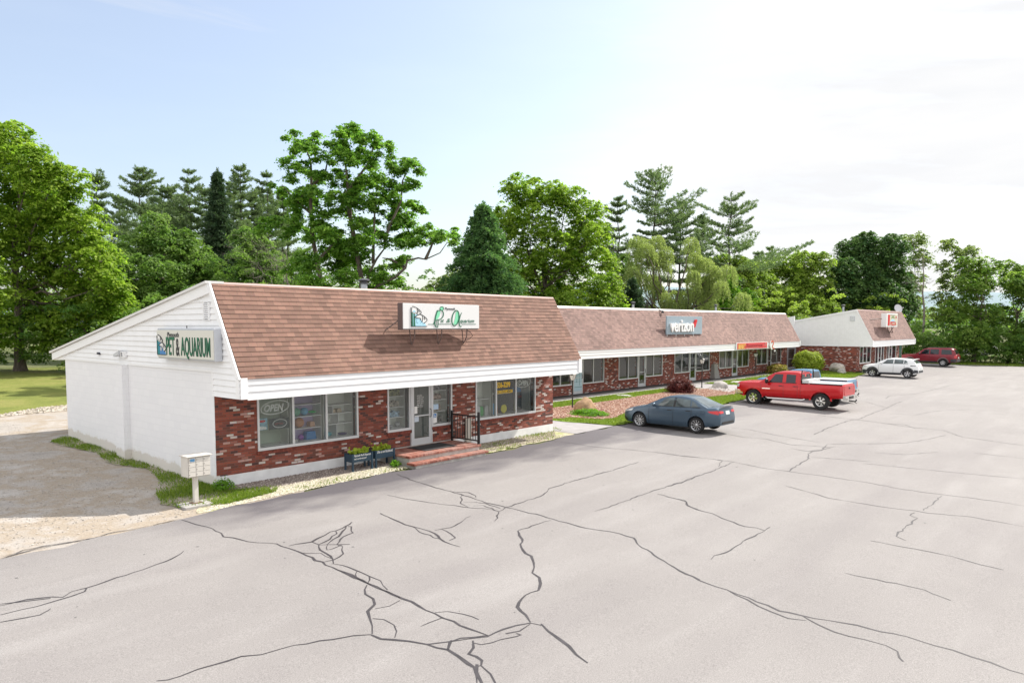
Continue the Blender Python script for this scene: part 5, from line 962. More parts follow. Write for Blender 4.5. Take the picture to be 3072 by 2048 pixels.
SB_ = MB().box(-.52, .52, -2.28, -2.18, 1.085, 1.10); SB_.build('spoiler', BT, t, world=False, bevel=.006)
SEAT = mat('seat_dark', (.03, .03, .032), .8)
# --- pickups
def pickup(root, sc, col, lab, rack):
    P_ = paint(lab, col, .15, .25); L = 5.78
    sp = dict(L=L, W=2.02, wr=.43, tw=.28, axles=(.98, 4.66), rimr=.60, spokes=6, spw=.55, gap=.085,
        rim=CHR if rack else None, crown=.02,
        low=[(0, .62), (.3, .50), (1, .50), (4.6, .52), (5.4, .60), (5.78, .62)], deck=[(0, 1.10), (.03, 1.19), (.10, 1.245), (.5, 1.275), (1.3, 1.30), (1.5, 1.29), (3.5, 1.29), (3.62, 1.31), (5.73, 1.33), (5.78, 1.26)],
        hw=[(0, .90), (.06, .95), (.3, .99), (1, 1.005), (5, 1.005), (5.68, .99), (5.78, .96)], roof=[(1.28, 1.28), (1.6, 1.52), (1.95, 1.78), (2.25, 1.88), (2.7, 1.92), (3.3, 1.91), (3.48, 1.86), (3.58, 1.30)], rw=[(1.28, .80), (2.2, .74), (3.3, .74), (3.58, .78)],
        side=[[(1.86, 1.34), (2.58, 1.34), (2.58, 1.77), (2.16, 1.76)], [(2.78, 1.34), (3.30, 1.34), (3.28, 1.76), (2.78, 1.78)]], trim=[[(1.74, 1.305), (3.36, 1.305), (3.36, 1.335), (1.80, 1.335)]], ws=[[(-.74, 1.36), (.74, 1.36), (.66, 2.05), (-.66, 2.05)], [(-.62, 1.36), (.62, 1.36), (.60, 1.78), (-.60, 1.78)]], rflat=True,
        mirror=(1.80, (0, 0, 0), 1.35, .10, 1.25), mirmat=BT, seams=(1.42, 2.68, 3.44, 3.60),
        sidep=[('wheel_arch', P_, (.98, .515, .60)), ('wheel_arch', P_, (4.66, .515, .60)), ('tail_light', RED_L, [(5.63, .88), (5.775, .88), (5.775, 1.25), (5.63, 1.25)]), ('headlight', HL, [(.02, .98), (.16, .98), (.18, 1.16), (.03, 1.14)]), ('door_handle', BT, [(2.42, 1.13), (2.62, 1.13), (2.62, 1.17), (2.42, 1.17)]), ('door_handle', BT, [(3.20, 1.13), (3.40, 1.13), (3.40, 1.17), (3.20, 1.17)]), ('badge', CHR, [(1.50, .95), (1.95, .95), (1.95, .985), (1.50, .985)])],
        endp=[('tail_light', RED_L, (-1, (.80, .88), (.95, .88), (.95, 1.25), (.80, 1.25))), ('headlight', HL, (1, (.62, .92), (.90, .92), (.90, 1.15), (.62, 1.15)))],
        mid=[('grille', CHR, (1, (-.60, .80), (.60, .80), (.60, 1.15), (-.60, 1.15))), ('tailgate', P_, (-1, (-.74, .80), (.74, .80), (.74, 1.28), (-.74, 1.28))), ('tailgate_handle', BT, (-1, (-.10, 1.10), (.10, 1.10), (.10, 1.18), (-.10, 1.18)))])
    if sp['rim'] is None: sp.pop('rim')
    make_vehicle(root, sp, P_, DG)
    bm = MB().box(-.98, .98, 2.85, 2.98, .56, .86); bm.box(-.98, -.93, 2.5, 2.85, .60, .84).box(.93, .98, 2.5, 2.85, .60, .84); bm.build('front_bumper', CHR, root, world=False, bevel=.03)
    b = MB().box(-.95, .95, -3.02, -2.89, .56, .78); b.box(-.95, -.75, -3.04, -3.02, .60, .72).box(.75, .95, -3.04, -3.02, .60, .72); b.build('rear_bumper', CHR, root, world=False, bevel=.02)
    MB().box(-.30, .30, -3.045, -3.022, .60, .74).build('step_pad', BT, root, world=False); MB().tube([(0, -2.9, .48), (0, -3.2, .46), (.0, -3.26, .50), (0, -3.26, .58)], .035, 6).tube([(-.08, -3.2, .46), (.12, -3.24, .36)], .02, 5).build('tow_hitch', BT, root, world=False)
    MB().box(-.90, .90, -2.82, -1.13 if rack else -.80, 1.345, 1.385).build('bed_cover', mat('bed_cover_silver', (.50, .51, .52), .35, metal=.2), root, world=False, bevel=.012)
    for sd in (-1, 1):
        MB().box(sd*.93-.03, sd*.93+.03, -2.84, -.70, 1.335, 1.36).build('bed_rail', BT, root, world=False)
        if rack: MB().tube([(sd*1.0, 1.15, .50), (sd*1.05, 1.05, .46), (sd*1.05, -.85, .46), (sd*1.0, -.95, .50)], .045, 8).build('side_step', CHR, root, world=False)
    if rack:
        MB().box(-.88, .88, -1.10, -.76, 1.34, 1.50).box(-.9, .9, -1.12, -.74, 1.50, 1.53).build('tool_box', mat('tool_box_white', (.66, .66, .66), .35, metal=.1), root, world=False, bevel=.015)
        r = MB()
        for sd in (-1, 1): r.tube([(sd*.86, -.74, 1.34), (sd*.86, -.72, 1.90), (sd*.78, -.72, 2.0)], .03, 6)
        for z in (1.55, 1.65, 1.75, 1.90): r.box(-.84, .84, -.74, -.70, z, z+.03)
        r.build('headache_rack', BT, root, world=False); MB().box(-.5, -.3, -.76, -.745, 1.68, 1.80).box(.3, .5, -.76, -.745, 1.68, 1.80).build('rack_lamp', RED_L, root, world=False)
    root.scale = (sc, sc, sc)
t = thing('pickup_truck', 'red double-cab pickup with chrome wheels and a black rack behind the cab', 'pickup truck', (31.38, -3.50, gz(-3.5)), 'vehicles parked in front of the shops'); pickup(t, 1.0, (.50, .003, .008), 'truck_red', True)
t = thing('pickup_truck', 'blue pickup mostly hidden on the far side of the red one', 'pickup truck', (35.6, -2.6, gz(-2.6)), 'vehicles parked in front of the shops'); pickup(t, .93, (.075, .21, .36), 'truck_blue', False)
# --- white crossover
WP = paint('crossover_white', (.78, .79, .80), 0, .3)
t = thing('parked_car', 'white crossover with dark wheel arches by the far block', 'car', (59.3, -1.3, gz(-1.3)), 'vehicles parked in front of the shops'); t.scale = (1.05,)*3
make_vehicle(t, dict(L=4.2, W=1.8, wr=.34, tw=.22, axles=(.84, 3.44), rimr=.66, spokes=5, spw=.5, gap=.06,
    low=[(0, .30), (.3, .22), (3.7, .23), (4.2, .38)], deck=[(0, .66), (.05, .84), (.25, .93), (.8, 1.02), (1.1, 1.06), (3.0, 1.08), (3.7, 1.10), (4.05, 1.08), (4.2, .78)], hw=[(0, .66), (.15, .78), (.5, .87), (1.2, .895), (3.2, .895), (3.8, .85), (4.2, .70)],
    roof=[(.98, 1.04), (1.4, 1.28), (1.8, 1.46), (2.3, 1.53), (2.9, 1.52), (3.5, 1.46), (3.75, 1.40), (4.02, 1.10)], rw=[(.98, .70), (1.9, .62), (3.4, .60), (4.02, .66)],
    side=[[(1.58, 1.12), (2.36, 1.12), (2.36, 1.43), (1.90, 1.41)], [(2.44, 1.12), (3.10, 1.14), (3.10, 1.42), (2.44, 1.44)], [(3.15, 1.14), (3.42, 1.22), (3.30, 1.36), (3.15, 1.41)]], trim=[[(1.45, 1.085), (3.45, 1.11), (3.45, 1.14), (1.5, 1.115)]], ws=[[(-.66, 1.08), (.66, 1.08), (.55, 1.75), (-.55, 1.75)], [(-.5, 3.78), (.5, 3.78), (.58, 3.98), (-.58, 3.98)]], mirror=(1.5, (0, 0, 0), 1.0, .08, 1), seams=(1.3, 2.4, 3.2),
    sidep=[('wheel_arch', CLAD, (.84, .40, .50)), ('wheel_arch', CLAD, (3.44, .40, .50)), ('sill_cladding', CLAD, [(1.3, .24), (3.0, .24), (2.98, .40), (1.32, .40)]), ('bumper_cladding', CLAD, [(.03, .32), (.36, .26), (.36, .58), (.03, .58)]), ('bumper_cladding', CLAD, [(3.9, .40), (4.18, .42), (4.15, .62), (3.9, .66)]), ('tail_light', BT, [(3.62, .95), (4.02, .95), (4.0, .99), (3.66, 1.01)]), ('headlight', BT, [(.04, .84), (.38, .88), (.38, .91), (.06, .88)])],
    endp=[('tail_light', RED_L, (-1, (.38, .95), (.62, .95), (.62, 1.0), (.38, .99)))], mid=[('number_plate', PLATE, (-1, (-.18, .72), (.18, .72), (.18, .86), (-.18, .86))), ('rear_valance', CLAD, (-1, (-.62, .42), (.62, .42), (.62, .60), (-.62, .60)))]), WP, CG)
MB().box(-.56, .56, -1.86, -1.66, 1.475, 1.50).build('spoiler', WP, t, world=False, bevel=.01)
# --- dark red large SUV
SR = paint('suv_red', (.20, .010, .022), .2, .3); GREYC = mat('tan_cladding', (.20, .17, .165), .6)
t = thing('parked_car', 'dark red boxy estate with grey bumpers, farthest right by the trees', 'car', (80.1, .30, gz(.3)), 'vehicles parked in front of the shops'); t.scale = (1.1,)*3
make_vehicle(t, dict(L=4.85, W=1.86, wr=.37, tw=.25, axles=(.86, 3.72), rimr=.58, spokes=5, spw=.6, gap=.07,
    low=[(0, .42), (.3, .36), (4.3, .38), (4.85, .44)], deck=[(0, .80), (.03, .96), (.2, 1.04), (1.2, 1.12), (3.0, 1.13), (4.5, 1.14), (4.8, 1.12), (4.85, .95)], hw=[(0, .80), (.1, .88), (.5, .92), (4.3, .92), (4.75, .88), (4.85, .80)],
    roof=[(1.22, 1.10), (1.6, 1.36), (2.0, 1.66), (2.3, 1.74), (3, 1.77), (4.3, 1.74), (4.52, 1.66), (4.78, 1.12)], rw=[(1.22, .74), (2.1, .68), (4.4, .67), (4.78, .76)],
    side=[[(1.76, 1.17), (2.5, 1.17), (2.5, 1.63), (2.08, 1.60)], [(2.60, 1.17), (3.32, 1.17), (3.32, 1.63), (2.60, 1.63)], [(3.55, 1.17), (4.45, 1.17), (4.36, 1.60), (3.55, 1.62)]], ws=[[(-.7, 1.3), (.7, 1.3), (.62, 2.0), (-.62, 2.0)], [(-.6, 1.22), (.6, 1.22), (.56, 1.6), (-.56, 1.6)]], rflat=True, mirror=(1.72, (0, 0, 0), 1.05, .09, 1), mirmat=BT, seams=(1.4, 2.55, 3.45),
    sidep=[('wheel_arch', GREYC, (.86, .44, .50)), ('wheel_arch', GREYC, (3.72, .44, .50)), ('bumper', CLAD, [(4.35, .46), (4.83, .46), (4.83, .72), (4.35, .72)]), ('bumper', CLAD, [(.02, .44), (.35, .42), (.35, .66), (.02, .66)]), ('sill', CLAD, [(1.4, .38), (3.2, .38), (3.2, .50), (1.4, .50)]), ('tail_light', RED_L, [(4.66, .82), (4.82, .82), (4.82, 1.06), (4.66, 1.08)]), ('indicator', AMB, [(.03, .80), (.14, .80), (.14, .98), (.04, .95)])],
    endp=[('tail_light', RED_L, (-1, (.66, .84), (.80, .84), (.80, 1.08), (.66, 1.08)))], mid=[('number_plate', PLATE, (-1, (-.18, .78), (.18, .78), (.18, .92), (-.18, .92))), ('rear_bumper', CLAD, (-1, (-.78, .46), (.78, .46), (.78, .70), (-.78, .70)))]), SR, DG)
for sd in (-1, 1): MB().tube([(sd*.58, .1, 1.80), (sd*.58, -1.9, 1.79)], .02, 6).build('roof_rail', BT, t, world=False)

# ================================================================ trees
BARK = mat('bark_grey', (.13, .105, .085), .95, noise=.45, nscale=6, bump=1, bscale=9, stretch=(1, 1, .25))
BARKD = mat('bark_dark', (.06, .048, .04), .95, noise=.4, nscale=6); DEADW = mat('dead_wood', (.22, .19, .17), .95, noise=.3, nscale=5)
LM = dict(
    maple=leaf_mat('maple_leaf', (.13, .26, .025), (.44, .56, .09), .6), mixed=leaf_mat('mixed_leaf', (.09, .19, .045), (.28, .40, .10), .55),
    locust=leaf_mat('locust_leaf', (.09, .23, .035), (.32, .50, .09), .6), smallmaple=leaf_mat('young_maple_leaf', (.09, .24, .018), (.24, .42, .04), .55),
    mixed2=leaf_mat('birch_leaf', (.18, .29, .05), (.44, .54, .11), .6), darkmaple=leaf_mat('dark_maple_leaf', (.045, .13, .05), (.18, .28, .08), .45),
    loose=leaf_mat('ash_leaf', (.15, .23, .08), (.36, .43, .14), .58), loose2=leaf_mat('elm_leaf', (.11, .23, .045), (.34, .45, .10), .6),
    willow=leaf_mat('willow_leaf', (.24, .31, .10), (.46, .51, .21), .55), pine=leaf_mat('pine_needle', (.10, .17, .095), (.26, .33, .15), .42),
    spruce=leaf_mat('spruce_needle', (.035, .08, .045), (.10, .15, .07), .3), hemlock=leaf_mat('hemlock_needle', (.05, .14, .06), (.20, .33, .11), .45),
    hedge=leaf_mat('thicket_leaf', (.08, .18, .045), (.26, .38, .09), .55))
RW = np.array([.662, -.749, 0]); FW = np.array([.749, .662, 0])
def limb_tube(m, a, b, r0, r1, rg, k=5, seg=4, wob=.06):
    a, b = np.array(a, float), np.array(b, float); L = np.linalg.norm(b-a); P = [a+(b-a)*i/seg+rg.normal(0, wob*L*(0 < i < seg), 3) for i in range(seg+1)]
    m.tube([tuple(p) for p in P], [r0+(r1-r0)*i/seg for i in range(seg+1)], k, cap=False); return P
def broadleaf(kind, lab, x, y, blobs, limbs=(), seed=0, leaf=.13, dens=1.0, name='maple_tree', cat='tree', group=None, tr=.32, thick=1.0, flat=.55, trunk=True, lean=0):
    rg = np.random.default_rng(seed); z0 = gz(y); base = np.array([x, y, z0]); t = thing(name, lab, cat, (x, y, z0), group)
    C = []; Rr = []
    cent = [base+RW*u+FW*(rg.uniform(-1, 1)*min(2.2, 1.2*r+.4)*thick)+np.array([0, 0, h]) for u, h, r in blobs]
    for (u, h, r), c in zip(blobs, cent):
        n = max(4, int(15*r*r*dens+5*dens)); d = rg.normal(0, 1, (n, 3)); d /= np.linalg.norm(d, axis=1)[:, None]; q = r*rg.uniform(.35, 1.0, (n, 1))**.6
        C.append(c+d*q*np.array([1, 1, .85])); Rr.append(np.clip(rg.uniform(.26, .55, n)*min(1.0, .35+.45*r), .16, .6))
    C = np.concatenate(C); Rr = np.concatenate(Rr); ok = C[:, 2] > z0+.6; C, Rr = C[ok], Rr[ok]
    # each spray: a domed, drooping pad of leaves
    nl = np.maximum(10, (56*(Rr/.4)**1.6*(.13/leaf)**1.1).astype(int)); idx = np.repeat(np.arange(len(C)), nl); n = len(idx)
    a = rg.uniform(0, 6.283, n); rr = np.minimum(np.abs(rg.normal(0, .62, n)), 1.5); R1 = Rr[idx]*1.45
    P = C[idx]+np.stack([np.cos(a)*rr*R1, np.sin(a)*rr*R1, (1-np.minimum(rr, 1.2)**2)*R1*flat+rg.normal(0, .10, n)*R1-.1*R1], 1)
    tilt = rg.normal(0, .22, (len(C), 3)); up = np.array([0, 0, 1.0])+tilt[idx]; out_ = np.stack([np.cos(a)*rr, np.sin(a)*rr, np.zeros(n)], 1)*.7
    V, F = leaf_quads(P, rg, leaf, leaf*.62, up+out_, .42)
    tone = np.clip(rg.random(len(C))[idx]*.62+rg.random(n)*.38, 0, 1)
    nmesh('crown', V, F, LM[kind], t, fattr=tone)
    m = MB(); H = max(b[1]+b[2] for b in blobs)
    if limbs:
        for i, L in enumerate(limbs):
            P = [base+RW*u+FW*(.25*math.sin(j*1.3+i))+np.array([0, 0, max(h, -.1)]) for j, (u, h) in enumerate(L)]
            r0 = tr*(.62 if i == 0 else .36); m.tube([tuple(p) for p in P], [r0*(1-.8*j/(len(P)-1)) for j in range(len(P))], 8, cap=False)
    elif trunk:
        top = base+np.array([0, 0, H*.62])+RW*lean; fork = base+np.array([0, 0, H*.22])+RW*lean*.3
        m.tube([tuple(base-[0, 0, .2]), tuple(base+[0, 0, .5]), tuple(fork)], [tr*1.35, tr*.9, tr*.7], 10, cap=False); limb_tube(m, fork, top, tr*.6, tr*.25, rg, 8, 5, .03)
        for c in cent:
            if rg.random() < .85: s = fork+(top-fork)*rg.uniform(0, .8); limb_tube(m, s, c, tr*.26, .03, rg, 5, 4, .05)
    for c in C[rg.choice(len(C), min(len(C), 70), replace=False)]:
        j = int(np.argmin([np.linalg.norm(c-q) for q in cent])); limb_tube(m, cent[j]-[0, 0, .1], c, .035, .012, rg, 4, 3, .08)
    m.build('trunk', BARK, t, smooth=True); return t
def needles(P, D, rg, L, W, n):
    """n thin blades per point in a brush around direction D"""
    P = np.repeat(P, n, 0); D = np.repeat(D, n, 0); N = len(P); d = D+rg.normal(0, .55, (N, 3)); d[:, 2] += .25; d /= np.linalg.norm(d, axis=1)[:, None]
    s = np.cross(d, rg.normal(0, 1, (N, 3))); s /= np.linalg.norm(s, axis=1)[:, None]; l = L*rg.uniform(.6, 1.2, (N, 1)); q = P+rg.normal(0, .05, (N, 3))
    V = np.stack([q-s*W*.5, q+s*W*.5, q+d*l+s*W, q+d*l-s*W], 1).reshape(-1, 3); return V, np.arange(4*N).reshape(N, 4)
def conifer(kind, lab, x, y, H, hw, bare, seed, name='pine_tree', group=None):
    rg = np.random.default_rng(seed); z0 = gz(y); base = np.array([x, y, z0]); t = thing(name, lab, 'tree', (x, y, z0), group); m = MB()
    tr = .010*H+.05; asym = rg.uniform(0, 6.28); P = [base+np.array([rg.normal(0, .12), rg.normal(0, .12), H*i/8]) for i in range(9)]; P[0] = base-[0, 0, .2]; m.tube([tuple(p) for p in P], [tr*(1-.93*i/8) for i in range(9)], 7, cap=False)
    PT = []; DR = []; step = .80 if kind == 'pine' else .30; z = H*bare
    while z < H-.15:
        q = (z/H-bare)/(1-bare)
        if kind == 'pine': R = hw*(1.85*(1-q)**.62*min(1, .6+q*3))*rg.uniform(.5, 1.2)+.25; nb = rg.integers(5, 8); rise = .05+.42*q
        else: R = hw*(1.45 if kind == 'spruce' else 2.0)*(1-q)**.8*rg.uniform(.8, 1.15)+.1; nb = rg.integers(7, 10) if kind == 'spruce' else rg.integers(9, 13); rise = -.22+.5*q if kind == 'spruce' else -.30+.25*q
        for b in range(nb):
            a = 6.283*b/nb+rg.uniform(-.4, .4); d = np.array([math.cos(a), math.sin(a), 0]); L = R*rg.uniform(.6, 1.08)*((1+.35*math.cos(a-asym+z*.6))*rg.uniform(.6, 1.25) if kind == 'pine' else 1)
            if kind == 'pine' and rg.random() < .12: continue
            n = max(3, int(L/.26)); s0 = base+np.array([0, 0, z]); K = [s0+d*L*i/n+np.array([0, 0, L*(rise*i/n+(.10*(i/n)**2 if kind == 'pine' else -.10*(i/n)**2)*1.2)]) for i in range(n+1)]
            if kind != 'hemlock' or rg.random() < .3: m.tube([tuple(K[0]), tuple(K[n//2]), tuple(K[-1])], [.035+.004*L, .025, .01], 4, cap=False)
            for i in range(max(1, int(n*(.30 if kind == 'pine' else .12))), n+1):
                w_ = .32*L*(1-abs(i/n-.55))*(.7 if kind == 'pine' else .8); sp = np.array([-d[1], d[0], 0]); k = 3 if kind == 'pine' else 3
                for j in range(-k, k+1):
                    if rg.random() < .22: continue
                    PT.append(K[i]+sp*w_*j/k*.9+rg.normal(0, .06, 3)-np.array([0, 0, 0 if kind == 'pine' else .07*abs(j)])); DR.append(d*.8+sp*j/k*.7+np.array([0, 0, .35 if kind == 'pine' else -.35]))
        z += step*rg.uniform(.55, 1.6)*(1.25 if kind == 'pine' and q < .7 else .8)
    top = base+np.array([0, 0, H]); PT += [top-[0, 0, .12*i] for i in range(5)]; DR += [np.array([0, 0, 1.0])]*5
    PT, DR = np.array(PT), np.array(DR); V, F = needles(PT, DR, rg, .25 if kind == 'pine' else .20, .032 if kind == 'pine' else .04, 9 if kind == 'pine' else 7)
    tone = np.clip(np.repeat(rg.random(len(PT)), len(F)//len(PT))*.6+rg.random(len(F))*.4, 0, 1)
    nmesh('crown', V, F, LM[kind], t, fattr=tone)
    for i in range(int(8*bare*2)):          # dead stubs on the bare trunk
        z = H*rg.uniform(.15, bare+.1); a = rg.uniform(0, 6.28); e = base+np.array([math.cos(a)*rg.uniform(.5, 1.6), math.sin(a)*rg.uniform(.5, 1.6), z+rg.uniform(-.2, .3)]); limb_tube(m, base+[0, 0, z], e, .03, .008, rg, 4, 3)
    m.build('trunk', BARKD, t, smooth=True)
def willow(lab, x, y, blobs, seed):
    rg = np.random.default_rng(seed); z0 = gz(y); base = np.array([x, y, z0]); t = thing('willow_tree', lab, 'tree', (x, y, z0)); P = []; D = []; m = MB()
    fork = base+np.array([0, 0, 3.2]); m.tube([tuple(base-[0, 0, .2]), tuple(base+[0, 0, 1.2]), tuple(fork)], [.5, .38, .3], 9, cap=False)
    bl2 = [(u+rg.normal(0, .62)*r, h+rg.normal(0, .55)*r, r*rg.uniform(.30, .62), 0) for u, h, r in blobs for _ in range(5)]
    for u, h, r, _ in bl2:
        c = base+RW*u+FW*rg.normal(0, .9)+np.array([0, 0, h]); limb_tube(m, fork, c+[0, 0, r*.3], .10, .03, rg, 6, 5, .06)
        for k in range(int(120*r*r+25)):
            a = rg.uniform(0, 6.28); q = r*rg.random()**.5; s = c+np.array([math.cos(a)*q, math.sin(a)*q, math.sqrt(max(0, r*r-q*q))*.9]); L = rg.uniform(.7, 2.0)
            n = int(L/.085); drift = rg.normal(0, .05, 2)
            for i in range(n): f = i/n; P.append(s+np.array([math.cos(a)*.30*f+drift[0]*f, math.sin(a)*.30*f+drift[1]*f, -L*f])+rg.normal(0, .035, 3)); D.append((k*7919 % 97)/97)
    P = np.array(P); V, F = leaf_quads(P, rg, .095, .034, np.array([0.3, -.4, .4]), .8)
    Vq = V.reshape(-1, 4, 3); nmesh('crown', V, F, LM['willow'], t, fattr=np.clip(np.array(D)*.6+rg.random(len(P))*.4, 0, 1)); m.build('trunk', BARK, t, smooth=True)
def deadtree(lab, x, y, H, seed, spread=1.0, lean=0, r0=.16, n=6, name='bare_tree', side=0):
    rg = np.random.default_rng(seed); z0 = gz(y); base = np.array([x, y, z0]); t = thing(name, lab, 'tree', (x, y, z0)); m = MB()
    top = base+np.array([0, 0, H])+RW*lean; limb_tube(m, base-[0, 0, .2], top, r0, .02, rg, 7, 8, .012)
    def br(a, d, L, r, dep):
        e = a+d*L; P = limb_tube(m, a, e, r, r*.35, rg, 4, 5, .09)
        if dep:
            for i in range(rg.integers(3, 6)): d2 = d+rg.normal(0, .55, 3); d2[2] += .15; d2 /= np.linalg.norm(d2); br(P[rg.integers(1, 5)], d2, L*rg.uniform(.35, .6), r*.5, dep-1)
    for i in range(n):
        f = rg.uniform(.3, .97); a = rg.uniform(0, 6.28); d = np.array([math.cos(a), math.sin(a), rg.uniform(.1, .7)])+RW*side; d /= np.linalg.norm(d); br(base+(top-base)*f, d, spread*rg.uniform(.6, 1.1)*H*.22, r0*.35*(1.1-f), 2)
    m.build('trunk', DEADW, t, smooth=True)
